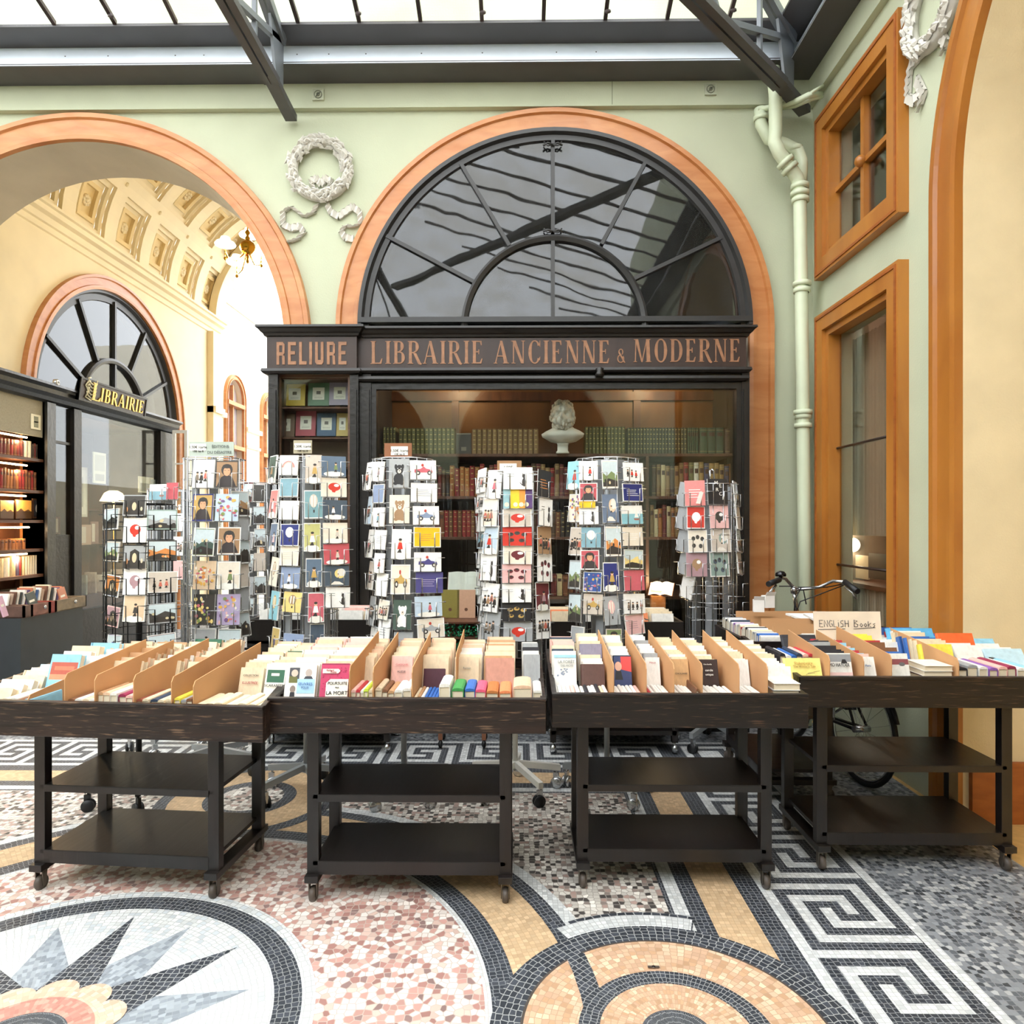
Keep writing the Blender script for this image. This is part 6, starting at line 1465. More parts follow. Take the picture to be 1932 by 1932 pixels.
for bx0,bx1,z0,z1 in ((-w_+.01,w_-.01,ps.z-.115,ps.z-.03),(-w_+.01,-.02,ps.z-.24,ps.z-.14),(.02,w_-.01,ps.z-.24,ps.z-.14)):
    for _ in range(170):
        p=Vector((rn.uniform(bx0,bx1),rn.uniform(-.02,.03),rn.uniform(z0,z1))); a=rn.uniform(0,6.28); d=Vector((math.cos(a),rn.uniform(-.6,.3),math.sin(a)))*.012; s_=Vector((-d.z,0,d.x))*.28
        b.col=rn.choice(('#1f8a5a','#0f6a44','#2aa070','#0a4a32','#3ab884')); m_=p+d+Vector((0,-.006,.004)); q_=m_+Vector((d.z,-.003,-d.x)); b.poly([p+s_,p-s_,m_-s_,m_+s_]); b.poly([m_+s_,m_-s_,q_-s_,q_+s_])
o=b.build('shredded_paper',fix=False); o.location=(ps.x,4.75,0); tag(o,'bright green crinkled paper shreds filling the compartments of the small wooden stand','shredded paper',kind='stuff')
for k,(px,c,nm) in enumerate(((850,'#8a8040','olive'),(880,'#c8a084','beige-pink'))):
    p=PY(px,1168,4.95); b=MB().mat(PRINT); b.col=c; b.box((-.065,0,0),(.065,.03,.20)); b.col='#6a4a3a'; b.poly(ELL3(0,-.001,.05,.012) if 0 else [(.012*math.cos(2*PI*i/12),-.001,.06+.012*math.sin(2*PI*i/12)) for i in range(12)]); q=b.build('book'); q.location=(p.x,4.92,ps.z-.008); q.rotation_euler=(-.06,0,0)
    tag(q,nm+' book standing upright behind the green shredded paper stand','book')

# the farther ranks of paperbacks, one object
b=MB(); pc='#e2d4bb'
for mt,c in STUFF:
    b.mat(PRINT); b.col=c; i=len(b.v)
    for (x0,x1,y0,y1,z0,z1,cc) in ((-.5,-.42,0,1,0,1,c),(.42,.5,0,1,0,1,c),(-.5,.5,-.03,.05,0,1,c),(-.42,.42,.05,.965,.02,.985,pc)):
        b.col=cc; b.box((x0,y0,z0),(x1,y1,z1),mt)
tag(b.build('paperback_rows'),'densely packed farther ranks of paperbacks filling the backs of all the book carts','books',kind='stuff')
# ================================================================ LEFT SHOP IN THE PASSAGE
XL=-4.80
PL=lambda px,py: PX(px,py,XL)
zt6=(PL(0,697).z+PL(318,797).z)/2; zb6=(PL(96,764).z+PL(318,816).z)/2
yA,yB=5.98+.06,PL(326,900).y
LS=thing('passage_bookshop_front','black painted bookshop front with lit shelves inside the left arch, under the LIBRAIRIE board','shopfront',(XL,7.5,0))
def lp_(b,name,P=LS): return adopt(b.build(name),P)
GB=M('grey_black_shop_paint','#15181b',.3,noise=.3,nscale=5,bump=.2,bscale=25,spec=.7)
b=MB().mat(GB)
cp=[(0,0),(.14,0),(.145,-.025),(.10,-.05),(.09,-.09),(.05,-.12),(.03,zb6-zt6+.02),(0,zb6-zt6)]
b.sweep([(Vector((XL,yA,zt6)),Vector((1,0,0)),Vector((0,0,1))),(Vector((XL,yB,zt6)),Vector((1,0,0)),Vector((0,0,1)))],cp); b.box((PXL,yA,zb6),(XL,yB,zt6-.001)); lp_(b,'entablature')
b=MB().mat(GB); b.box((PXL,yA,zt6),(XL+.10,yB,zt6+.01)); 
for px,w_ in ((92,8),(142,7),(312,13)):
    y0,y1=PL(px-w_,900).y,PL(px+w_,900).y; q=MB().mat(GB if px<100 else BLACK); q.box((PXL,y0,0),(XL+.03,y1,zb6)); lp_(q,'pilaster')
yD0,yD1,yW0,yW1=PL(100,900).y,PL(135,900).y,PL(150,900).y,PL(299,900).y
q=MB().mat(BLACK); q.box((XL-.04,yD0,0),(XL-.0,yD1,PL(118,1009).z)); lp_(q,'door_panel'); q=MB().mat(BLACK); q.box((XL-.04,yD0,PL(118,838).z),(XL,yD1,PL(118,833).z)); lp_(q,'door_rail')
q=MB().mat(GLASS2); q.box((XL-.02,yD0,PL(118,1009).z),(XL-.015,yD1,zb6)); q.box((XL-.02,yW0,.6),(XL-.015,yW1,zb6)); lp_(q,'glass_pane')
q=MB().mat(BLACK); q.box((XL-.06,yW0,0),(XL-.0,yW1,.6)); lp_(q,'base_panel')
q=MB().mat(M('dim_brown_interior','#5b4636',.8,noise=.4,nscale=3)); q.box((PXL-.9,yA,0),(PXL-.85,yB,zb6)); q.box((PXL-.9,yB,0),(PXL,yB+.04,zb6)); q.box((PXL-.9,yA,zb6),(PXL,yB,zb6+.04)); q.box((PXL-.9,yA,-.0),(PXL,yB,.02)); q.box((PXL-.9,yA-.04,0),(PXL,yA,zb6)); lp_(q,'interior_lining')
yC0,yC1=yA,PL(84,900).y
# lit cabinet
q=MB().mat(SHW); q.box((XL-.32,yC0,.9),(XL-.30,yC1,zb6)); q.box((XL-.32,yC1,.9),(XL-.0,yC1+.02,zb6))
zs=[PL(40,y).z for y in (832,888,944,985,1040,1090)]
zs=[PL(40,861).z,PL(40,923).z,PL(40,981).z,PL(40,1037).z,PL(40,1087).z]
LIT=M('lit_shelf_strip','#fff2dc',.5,emit='#ffdcae',estr=7)
for z in zs: q.box((XL-.30,yC0,z-.028),(XL-.01,yC1,z))
q.mat(M('woven_grey_panel','#9a927e',.8,noise=.2,nscale=60,stretch=(1,6,1))); q.box((XL-.03,yC0,PL(40,818).z),(XL-.02,yC1,zb6)); lp_(q,'lit_cabinet')
q=MB().mat(CRM and M('cream_notice','#e6dfc6',.7)); p0,p1=PL(61,780),PL(79,812); q.box((XL-.018,p0.y,p1.z),(XL-.012,p1.y,p0.z)); q.mat(M('grey_stamp','#8a8a74',.7)); q.box((XL-.012,p0.y+.04,p0.z-.08),(XL-.010,p0.y+.1,p0.z-.02)); q.box((XL-.012,p0.y+.04,p1.z+.02),(XL-.010,p0.y+.1,p1.z+.08)); lp_(q,'notice')
for y,x1 in ((822,60),(876,60),(935,58),(995,64),(1046,60)):
    z=PL(40,y).z; ye=PL(x1,y).y; q=MB().mat(LIT); q.tube([(XL-.05,yC0+.05,z),(XL-.05,ye,z)],.009,8); lp_(q,'light_strip')
for k,y in enumerate((828,884,941,1000,1052)):
    plight('shelf_strip_light',(XL-.06,6.6,PL(40,y).z-.01),5,.03,(1,.7,.38))
eyl,exl,ezl=Vector((-1,0,0)),Vector((0,1,0)),Vector((0,0,1))
def wallbooks(z,h,y0,y1,n,cols,kind,where):
    tk=(y1-y0)/n
    for i in range(n):
        c=random.choice(cols); book(kind,(XL-.07,y0+tk*(i+.5),z),exl,eyl,ezl,tk*.94,.15,h*random.uniform(.93,1.03),c,'%s volume, %s from left, %s shelf of the lit passage cabinet'%(CN.get(c,'cream'),ORD[i],where),'books in the lit passage cabinet',name='old_book')
hh=lambda a,b_: PL(40,a).z-PL(40,b_).z
yq=lambda px: PL(px,900).y
wallbooks(zs[0],hh(830,861),yC0+.02,yq(58),14,['#6e3030','#7a4c34','#8b2a2a'],'cloth','top'); wallbooks(zs[0],hh(830,861)*1.1,yq(59),yq(73),2,['#e6dcc6'],'cover','top'); wallbooks(zs[0],hh(830,861),yq(74),yq(84),3,['#3a2f2a','#6e3030'],'cloth','very top right')
wallbooks(zs[1],hh(884,922),yC0+.02,yq(82),20,['#8b2a2a','#7a4c34','#a3683c'],'cloth','second')
wallbooks(zs[3],hh(1004,1024),yC0+.02,yq(62),14,['#a3683c','#7a4c34'],'cloth','fourth')
wallbooks(zs[4],hh(1048,1085),yC0+.02,yq(44),7,['#c9b48c','#e6dcc6'],'cover','lowest'); wallbooks(zs[4],hh(1048,1085),yq(46),yq(54),2,['#8b2a2a','#56506a'],'cover','lowest middle'); wallbooks(zs[4],hh(1048,1085),yq(56),yq(83),6,['#e6dcc6','#c9b48c'],'cover','lowest right')
for k in range(3):
    b=MB().mat(BOOKC); z=zs[3]+.0; b.box((XL-.22,yC0+.05,zs[3]-.0+.0),(XL-.03,yq(70)-.03*k,zs[3]+.0)) if 0 else None
def picture(px0,px1,py0,py1,X_,label,draw,framec='#4a3020',cat='picture',lean=0):
    a,c=PX(px0,py1,X_),PX(px1,py0,X_); w_=c.y-a.y; h_=PX((px0+px1)/2,py0,X_).z-PX((px0+px1)/2,py1,X_).z; z0=PX((px0+px1)/2,py1,X_).z
    b=MB().mat(PRINT); b.col=framec; b.box((X_-.012,a.y,z0),(X_,c.y,z0+h_))
    n=[0]
    def pg(pts,col): n[0]+=1; b.col=col; b.poly([(X_+.0008*n[0],a.y+u*w_,z0+v*h_) for u,v in pts])
    draw(pg); o=b.build('picture',fix=False); tag(o,label,cat); return o
R4_=lambda a,b_,c,d:[(a,b_),(c,b_),(c,d),(a,d)]
def dgold(pg): pg(R4_(.03,.03,.97,.97),'#e0a850'); pg(R4_(.03,.03,.97,.4),'#4a3018'); pg([(.1,.4),(.3,.55),(.5,.4)],'#5a3a1c'); pg([(.5,.4),(.75,.5),(.95,.38)],'#6a4420')
picture(0,26,944,979,XL-.08,'golden landscape print at the left of the middle lit shelf in the passage cabinet',dgold)
picture(30,60,943,979,XL-.08,'golden landscape print at the right of the middle lit shelf in the passage cabinet',dgold)
picture(62,77,941,978,XL-.08,'small dark print with pale figure beside the golden prints in the passage cabinet',lambda pg:(pg(R4_(.1,.08,.9,.92),'#2a2c34'),pg(ELL(.5,.5,.2,.2),'#a8a49c')))
# inside the passage window
def dprint(pg): pg(R4_(.06,.05,.94,.95),'#eeeae0'); pg(R4_(.2,.2,.8,.8),'#b4b0a8'); pg(ELL(.5,.5,.15,.2),'#7c7870')
picture(121,165,880,975,XL-.16,'white framed engraving behind the door glass of the passage shop',dprint,'#d8d4c8')
picture(176,200,854,912,XL-.05,'narrow cream poster taped inside the passage shop window',lambda pg:(pg(R4_(.1,.4,.9,.92),'#b8b2a0'),pg(R4_(.15,.08,.85,.3),'#a49c88')),'#e0dac4')
picture(262,290,900,930,XL-.06,'beige card standing at the right of the passage shop window',lambda pg:pg(R4_(.1,.1,.9,.6),'#8a8474'),'#d8d2c0')
picture(286,313,906,924,XL-.04,'pale blue open card at the right end of the passage shop window',lambda pg:pg(R4_(.5,.1,.92,.9),'#dce8f0'),'#a8b4bc')
for k,(px0,px1,py0,py1,c,nm) in enumerate(((152,172,990,1028,'#c8a08a','pinkish album'),(172,186,984,1026,'#8a5a48','reddish album'),(103,116,975,1008,'#6a3030','dark red album'),(118,134,972,1008,'#5a3a30','brown album'))):
    picture(px0,px1,py0,py1,XL-.10-.01*k,nm+' leaning inside the passage shop '+('window' if px0>140 else 'door'),lambda pg:pg(R4_(.1,.1,.5,.9),'#e0cfc0'),c,'album')
for k,(px,py,nm,X_) in enumerate(((214,938,'right',XL-.25),(132,933,'left',XL-.45))):
    p=PX(px,py,X_); L=thing('table_lamp','lit table lamp with cream shade, the %s one inside the passage shop window'%nm,'lamp',(p.x,p.y,.75))
    q=MB().mat(M('lit_cream_shade','#fff0d0',.6,emit='#ffe2b0',estr=3.5)); q.lathe([(.15,p.z-.80),(.10,p.z-.70),(.05,p.z-.67)],(0,0,0),20); q.build('lamp_shade',L)
    q=MB().mat(M('brass','#8a6a34',.35,.9)); q.lathe([(.001,0),(.07,0),(.06,.02),(.012,.05),(.012,p.z-.70),(.001,p.z-.70)],(0,0,0),14); q.build('base',L)
    plight('table_lamp_light',(p.x,p.y,p.z-.05),14,.08,(1,.8,.55))
q=MB().mat(SHW); q.box((PXL-.2,yW0+.05,.70),(XL-.08,yB-.3,.75)); q.box((PXL-.2,yW0+.05,0),(PXL-.17,yB-.3,.7)); q.box((XL-.13,yW0+.05,0),(XL-.08,yB-.3,.7)); tag(q.build('display_counter'),'brown wooden counter inside the passage shop behind the window glass','counter')
for k in range(9):
    y=yW0+.1+k*.17; book('cover',(XL-.09,y,.75),exl,eyl,ezl,.03,.13,.2+.02*(k%3),('#eceae4','#b8b4ac','#d8c4b8')[k%3],'pale book standing %s from the left low in the passage shop window'%ORD[k],'pale books low in the passage window',name='old_book')
q=MB().mat(SHW); xb_=PXL-.82
for z in (.4,.85,1.3,1.75,2.2): q.box((xb_,yW0-.3,z-.025),(xb_+.25,yB-.1,z))
for y in (yW0-.3,yW0+.5,yW0+1.2,yB-.15): q.box((xb_,y,.3),(xb_+.25,y+.03,2.5))
q.mat(WARM); q.box((xb_-.01,yW0-.3,.3),(xb_,yB-.1,2.5)); tag(q.build('bookcase'),'brown open bookcase along the back of the passage shop, seen through its window','bookcase')
# white sash leaf standing open at the right end
ys=PX(345,850,XL+.12).y-.2; x0,x1=PY(327,850,ys).x,PY(355,850,ys).x; zz0,zz1=1.0,PY(340,812,ys).z
q=MB().mat(M('white_sash_paint','#e9ebec',.4)); mpp=lambda u,v,w_:(u,ys-w_,v); rect_frame(q,mpp,x0,x1,zz0,zz1,.04,0,.03)
for t_ in (.25,.5,.75): q.box(mpp(x0,zz0+(zz1-zz0)*t_-.01,.005),mpp(x1,zz0+(zz1-zz0)*t_+.01,.025))
lf=q.build('open_window_leaf'); tag(lf,'white framed window leaf standing open at the right end of the passage shop','window leaf')
q=MB().mat(SIDEGL); q.box(mpp(x0+.03,zz0,.012),mpp(x1-.03,zz1,.016)); adopt(q.build('glass_pane'),lf)
# fan window of the passage shop
FL=MB().mat(BLACKG); fm=leftmap(PXL-.05)
def ringL(b,c,z,R,prof,n=48): b.sweep(arch_path(c,z,R,z,fm,n=n,legs=False),prof)
ringL(FL,fan['c'],fan['zs'],fan['R'],[(0,-.05),(0,.06),(-.03,.06),(-.05,.02),(-.12,.02),(-.14,-.02),(-.14,-.05)])
fl=struct('window_4',FL)
q=MB().mat(BLACKG); ringL(q,fan['c'],fan['zs'],.70,[(0,-.05),(0,.05),(-.03,.06),(-.06,.05),(-.08,-.05)]); q.build('inner_ring',fl)
for a in (28,60,90,120,152):
    a=math.radians(a); q=MB().mat(BLACKG); ca,sa=math.cos(a),math.sin(a); s_=.018
    r0=.0 if abs(ca)<.01 else .65
    P_=[fm(fan['c']+r0*ca+s_*sa,fan['zs']+r0*sa-s_*ca,.04),fm(fan['c']+r0*ca-s_*sa,fan['zs']+r0*sa+s_*ca,.04),fm(fan['c']+r0*ca-s_*sa,fan['zs']+r0*sa+s_*ca,-.04),fm(fan['c']+r0*ca+s_*sa,fan['zs']+r0*sa-s_*ca,-.04)]
    q.prism(P_,(0,(fan['R']-.08-r0)*ca,(fan['R']-.08-r0)*sa)); q.build('glazing_bar',fl)
q=MB().mat(FANGL); pts=[fm(fan['c']+(fan['R']-.05)*math.cos(PI*i/40),fan['zs']+(fan['R']-.05)*math.sin(PI*i/40),0) for i in range(41)]; q.prism(pts,(.004,0,0)); q.build('glass_pane',fl)
q=MB().mat(M('grey_blind','#8f8a86',.9,noise=.35,nscale=1.5)); q.box((PXL-.42,fan['c']-1.7,zt6+.02),(PXL-.40,fan['c']+1.7,4.7)); struct('wall_behind_passage_window',q)
# LIBRAIRIE board
XB=XL+.16; pa,pb=PX(150,730,XB),PX(275,772,XB); zc_=(PX(213,731,XB).z+PX(210,771,XB).z)/2; hb=PX(213,731,XB).z-PX(210,771,XB).z; wb=pb.y-pa.y
Bd=thing('shop_name_board','tilted dark board with gold letters LIBRAIRIE above the passage shop window','sign',(XB,(pa.y+pb.y)/2,zc_))
q=MB().mat(SIGNB); q.box((-.03,-wb/2,-hb/2),(0,wb/2,hb/2)); q.mat(BLACK); rect_frame(q,lambda u,v,w_:(w_,u,v),-wb/2,wb/2,-hb/2,hb/2,.02,-.03,.01); q.build('board',Bd)
T=Matrix.Rotation(PI/2,4,'Z')
lettering('lettering',Bd,'IBRAIRIE',glyph,-wb/2+.36,wb/2-.06,-hb*.30,hb*.30,-.002,GOLD,.008,T=T)
lettering('lettering',Bd,'L',glyph,-wb/2+.20,-wb/2+.37,-hb*.34,hb*.42,-.002,GOLD,.010,T=T,gap=0)
q=MB().mat(M('pale_gilt_scroll','#c9c2a4',.4,.3))
for s_ in range(5):
    u=-wb/2+.14; v=-hb*.3+hb*.15*s_; q.tube([(.008,u+.05,v),(.008,u,v+.02),(.008,u-.03,v+.06),(.008,u+.01,v+.07)],.008,6)
    q.tube([(.008,u+.06,v),(.008,u+.12,v+.03),(.008,u+.13,v+.06)],.006,6)
q.tube([(.008,-wb/2+.20,hb*.3),(.008,-wb/2+.12,hb*.42),(.008,-wb/2+.08,hb*.2),(.008,-wb/2+.14,0),(.008,-wb/2+.10,-hb*.3),(.008,-wb/2+.2,-hb*.4)],.009,6)
q.build('scrollwork',Bd); Bd.rotation_euler=(0,math.radians(-8)*-1,0)
q=MB().mat(CHROME); p=PX(105,722,XL+.12); q.lathe([(.02,-.02),(.035,-.01),(.035,.02),(.02,.03),(.012,.03),(.012,-.02)],tuple(p),12,axis='x'); tag(q.build('bull_ring'),'small round metal eye fitting on top of the passage shop cornice','fitting')
# counter and book bins in front of it
XC=-4.40; pr0,pr1=PX(0,1152,XC),PX(163,1123,XC); zr=(pr0.z+pr1.z)/2
q=MB().mat(M('dark_slate_panel','#2c3136',.5,noise=.12)); q.box((XL+.04,6.04,0),(XC-.02,PX(160,1200,XC).y,zr-.11)); cb=q.build('panelled_counter'); tag(cb,'dark slate painted counter below the book bins at the far left','counter')
LEA=M('worn_leather_box','#6b4c42',.5,noise=.35,nscale=12); segs=((6.06,PX(60,1150,XC).y,'#5a4038'),(PX(61,1150,XC).y,PX(93,1150,XC).y,'#7a5046'),(PX(95,1150,XC).y,PX(105,1150,XC).y,'#8a2f28'),(PX(106,1150,XC).y,PX(163,1150,XC).y,'#7a6a54'))
for k,(a,c_,col) in enumerate(segs):
    m_=M('bin_'+col,col,.45,noise=.3,nscale=14); q=MB().mat(m_); xi=XL+.06
    q.box((XC-.02,a,zr-.105),(XC,c_,zr)); q.box((xi,a,zr-.105),(xi+.02,c_,zr)); q.box((xi,a,zr-.105),(XC,a+.012,zr)); q.box((xi,c_-.012,zr-.105),(XC,c_,zr)); q.box((xi,a,zr-.108),(XC,c_,zr-.10))
    o=q.build('book_bin'); tag(o,('dark brown','reddish leather','narrow red','olive-brown')[k]+' book bin on the slate counter, %s from the left'%ORD[k],'book bin')
    if k in (1,3): 
        q=MB().mat(CHROME); q.ball((XC+.005,(a+c_)/2+.05,zr-.04),.018,.6,1,1,10); q.build('stud',o)
yy=6.1; k=0
cb_=['#eceae4','#b8a08c','#6a4a3c','#d8cfc0','#3f4446','#e4dfd8','#5a4668','#c47a5c','#ded0b8','#4a6a9a']
while yy<pr1.y-.12:
    t_=random.uniform(.022,.04); c=cb_[k%10]
    book('cover',(XC-.20,yy,zr-.098),Vector((0,math.cos(.25),math.sin(-.25))),Vector((-1,0,0)),Vector((0,math.sin(.25),math.cos(.25))),t_*.9,.14,random.uniform(.19,.24),c,'book with %s cover, %s from left in the bins on the slate counter'%(('white','beige','brown','cream','dark grey','off-white','purple','terracotta','straw','blue')[k%10],ORD[k]),'books in the counter bins',name='old_book'); yy+=t_+.012; k+=1
for k,(px,py,wp,c,nm) in enumerate(((62,1123,30,'#3f4644','dark grey-green'),(120,1132,26,'#c07a5e','terracotta'),(6,1140,16,'#c9a0b4','mauve'))):
    a=PX(px,py,XC-.04); wd=wp*a.y/1300/ .55; q=MB().mat(PRINT); q.col=c; q.box((-.012,-wd*.22,-.09),(0,wd*.22,.09)); q.col='#e2dccf'; q.box((.0,-wd*.16,.0),(.001,wd*.1,.02)); o=q.build('book'); o.location=(a.x,a.y,zr+.02); o.rotation_euler=(.15,-.2,0); tag(o,nm+' book facing out at the front of the counter bins','book')
# ================================================================ CHANDELIER, WREATHS, VENTS, PIPES
yc=7.5; C0=PY(467,467,yc); Ch=thing('chandelier','brass ball chandelier with lit opaline shades hanging in the coffered passage','chandelier',C0)
BR=M('polished_brass','#b8862e',.15,1,noise=.05)
zc2=vz+math.sqrt(max(0,vR**2-(C0.x-vc)**2))-.02
q=MB().mat(BR); q.tube([(0,0,.1),(0,0,zc2-C0.z)],.008,8); q.lathe([(.001,-.09),(.012,-.085),(.02,-.11),(.012,-.13),(.018,-.16),(.001,-.18)],(0,0,0),14); q.lathe([(.02,.075),(.03,.1),(.012,.13),(.03,.16),(.012,.19),(.001,.2)],(0,0,0),14); q.build('stem',Ch)
q=MB().mat(BR); q.smooth=True; q.ball((0,0,0),.085,1,1,.95,20); q.build('brass_ball',Ch)
OP=M('lit_opaline_glass','#fff4d8',.3,emit='#fff0cc',estr=2.2)
for k,(px,py) in enumerate(((425,463),(447,497),(493,478),(470,446))):
    P1=PY(px,py,yc+(.0,.05,.2,.35)[k]); d=P1-C0
    q=MB().mat(BR); q.tube([(0,0,-.03),d*.5+Vector((0,0,-.16)),d*.85+Vector((0,0,-.14)),d+Vector((0,0,-.06)),d+Vector((0,0,.0))],.007,8)
    q.lathe([(.001,-.16),(.010,-.155),(.018,-.14),(.006,-.12),(.006,-.02),(.02,-.015),(.001,0)],tuple(d),12); arm=q.build('arm',Ch)
    q=MB().mat(OP); q.lathe([(.105,-.0),(.112,.012),(.095,.035),(.06,.05),(.05,.075),(.045,.09)],tuple(d),24); q.ball(d+Vector((0,0,.0)),.03,1,1,1,8); q.build('glass_shade',arm)
    plight('chandelier_light',C0+d+Vector((0,0,-.06)),14,.07,(1,.9,.74))
def leaf(b,c,d,n,L,W_,h):
    """pointed leaf lump: c base, d direction in plane, n outward"""
    d=d.normalized(); s_=n.cross(d)
    P=[c-d*L*.5,c+s_*W_*.5-d*L*.05,c+d*L*.5,c-s_*W_*.5-d*L*.05]; m_=c+n*h
    base=len(b.v); b.v+=[tuple(p) for p in P]+[tuple(m_),tuple(c+n*h*.8+d*L*.2)]
    for i in range(4): b.face([base+i,base+(i+1)%4,base+4])
def wreath(name,cw,U,V,N_,R,r,label,tails,seed=1,leafL=.075):
    rn=random.Random(seed); b=MB().mat(PLASTER)
    b.tube([cw+(U*math.cos(a)+V*math.sin(a))*R+N_*.02 for a in [2*PI*i/40 for i in range(40)]],r*.8,8,close=True)
    for i in range(150):
        a=2*PI*i/150*1.0+rn.uniform(-.05,.05); rr=R+rn.uniform(-r,r)*.95; c=cw+(U*math.cos(a)+V*math.sin(a))*rr+N_*(.02+r*.9*math.sqrt(max(0,1-((rr-R)/r)**2)))
        t=(-U*math.sin(a)+V*math.cos(a)) if math.cos(a)>0 or 1 else 0
        sgn=1 if -PI/2<((a+PI/2)%(2*PI))-PI<PI else -1
        d=t*(1 if math.sin(a-PI/2)<0 or a<PI/2 else 1)+(U*math.cos(a)+V*math.sin(a))*rn.uniform(-1.0,1.0)
        leaf(b,c,d,N_+t*rn.uniform(-.4,.4),leafL*rn.uniform(.8,1.2),leafL*.5,.02)
    o=b.build(name,loc=cw,fix=False); tag(o,label,'wreath')
    for tl in tails:
        b=MB().mat(PLASTER); pts=[]
        for (p,q_) in zip(tl,tl[1:]):
            n=max(2,int((q_-p).length/.018))
            for i in range(n): pts.append(p.lerp(q_,i/n))
        pts.append(tl[-1])
        for i,(p,q_) in enumerate(zip(pts,pts[1:])):
            t=(q_-p).normalized(); s_=(N_.cross(t)*.6+V*.55).normalized()*.026; h=N_*(.028 if i%2 else .012); 
            b.poly([p-s_+N_*.0,p+s_+N_*.0,p+s_+h,p-s_+h]); b.poly([p-s_+h,p+s_+h,q_+s_+N_*(.012 if i%2 else .028),q_-s_+N_*(.012 if i%2 else .028)]); b.poly([p+s_,q_+s_,q_+s_+N_*.02,p+s_+h]); b.poly([p-s_,q_-s_,q_-s_+N_*.02,p-s_+h])
        q=b.build('ribbon',fix=False); adopt(q,o)
    return o
yw=YW-.005; P2=lambda px,py: PY(px,py,yw)
t1=[(600,385),(592,402),(575,410),(562,400),(549,391),(535,402),(535,425),(550,432),(566,428),(574,440),(562,452),(545,458)]
t2=[(617,385),(625,402),(640,410),(653,400),(666,391),(679,402),(681,422),(668,430),(652,426),(645,438),(652,450),(668,452)]
t3=[(592,356),(588,343),(598,338),(606,350),(614,338),(625,343),(621,356)]; t4=[(596,360),(607,372),(617,360)]
wreath('plaster_wreath',P2(606,322),Vector((1,0,0)),Vector((0,0,1)),Vector((0,-1,0)),.218,.05,'white plaster leaf wreath with ribbons on the green wall between the two big arches',[[P2(*p) for p in t] for t in (t1,t2,t3,t4)])
xw=XS-.005; P3=lambda px,py: PX(px,py,xw)
cw=P3(1768,5); 
u1=[(1756,70),(1752,95),(1738,108),(1722,125),(1718,150),(1716,185),(1728,192),(1742,170)]; u2=[(1780,66),(1790,85),(1782,100)]; u3=[(1733,150),(1746,178),(1738,205)]
wreath('plaster_wreath',cw,Vector((0,1,0)),Vector((0,0,1)),Vector((-1,0,0)),.215,.05,'white plaster leaf wreath with ribbons high on the side wall beside the right arch',[[P3(*p) for p in t] for t in (u1,u2,u3)],seed=5)
for px,py,nm in ((601,180,'left'),(1340,170,'right')):
    p=PY(px,py,5.40); q=MB().mat(M('grey_green_vent','#b9bda6',.6)); q.box((-.045,-.012,-.045),(.045,0,.045)); rect_frame(q,lambda u,v,w_:(u,-w_,v),-.045,.045,-.045,.045,.008,.01,.018)
    q.mat(M('vent_dark','#7c7f6c',.6)); q.lathe([(.032,-.0125),(.032,-.018),(.026,-.018),(.026,-.0125)],(0,0,0),20,axis='y'); q.lathe([(.014,-.0125),(.014,-.020),(.001,-.020)],(0,0,0),14,axis='y'); q.box((-.003,-.02,-.024),(.003,-.013,.024),Matrix.Rotation(.8,4,'Y'))
    o=q.build('wall_vent'); o.location=p; tag(o,'small square vent with round centre on the cornice, the %s one'%nm,'vent')
PG=M('pale_green_pipe_paint','#cfd8bb',.45,noise=.04)
def PYp(px,py,y): return PY(px,py,y)
D=thing('downpipe','pale green painted downpipe with a forked junction in the corner beside the side windows','pipe',PY(1517,1360,5.28)*1.0)
D.location.z=0
def dp(b,name): return adopt(b.build(name),D)
q=MB().mat(PG); q.tube([PYp(1459,130,5.2),PYp(1461,160,5.2),PYp(1463,180,5.2),PYp(1463,250,5.2),PYp(1461,268,5.2),PYp(1470,288,5.2),PYp(1487,312,5.24),PYp(1503,334,5.27),PYp(1508,350,5.28),PYp(1509,372,5.28),PYp(1514,700,5.28),PYp(1517,1000,5.28),Vector((PYp(1519,1130,5.28).x,5.28,.02))],.048,18); dp(q,'main_pipe')
q=MB().mat(PG); q.tube([PYp(1434,205,5.36),PYp(1436,235,5.36),PYp(1450,262,5.36),PYp(1480,272,5.34),PYp(1506,285,5.32),PYp(1513,305,5.31),PYp(1511,345,5.29)],.045,16); dp(q,'branch_pipe')
for (px,py,y,r) in ((1436,224,5.36,.058),(1500,282,5.33,.058),(1482,306,5.23,.066),(1490,318,5.25,.066),(1509,352,5.28,.066),(1509,366,5.28,.068),(1510,378,5.28,.064),(1513,536,5.28,.066),(1513,548,5.28,.062),(1515,778,5.28,.068),(1515,786,5.28,.060),(1515,803,5.28,.064)):
    p=PYp(px,py,y); q=MB().mat(PG); T_=Matrix.Translation(p)@(Matrix.Rotation(math.radians(-38),4,'Y') if (px,py) in ((1482,306),(1490,318)) else Matrix.Identity(4)); q.lathe([(.05,-.018),(r,-.016),(r,.016),(.05,.018)],(0,0,0),20,T=T_); dp(q,'collar')
q=MB().mat(PG); q.tube([PYp(1430,207,5.34),PYp(1470,200,5.3),PYp(1500,192,5.2),PYp(1525,180,5.0),PX(1548,178,2.24)],.022,10); q.tube([PYp(1470,205,5.33),PYp(1500,200,5.25),PYp(1528,188,5.05),PX(1550,182,2.25)],.016,8); q.tube([PYp(1500,196,5.2),PYp(1535,172,5.0),PX(1552,162,2.24)],.012,8)
tag(q.build('cable_conduits'),'pale green bundled conduits crossing the corner behind the downpipe','conduit')
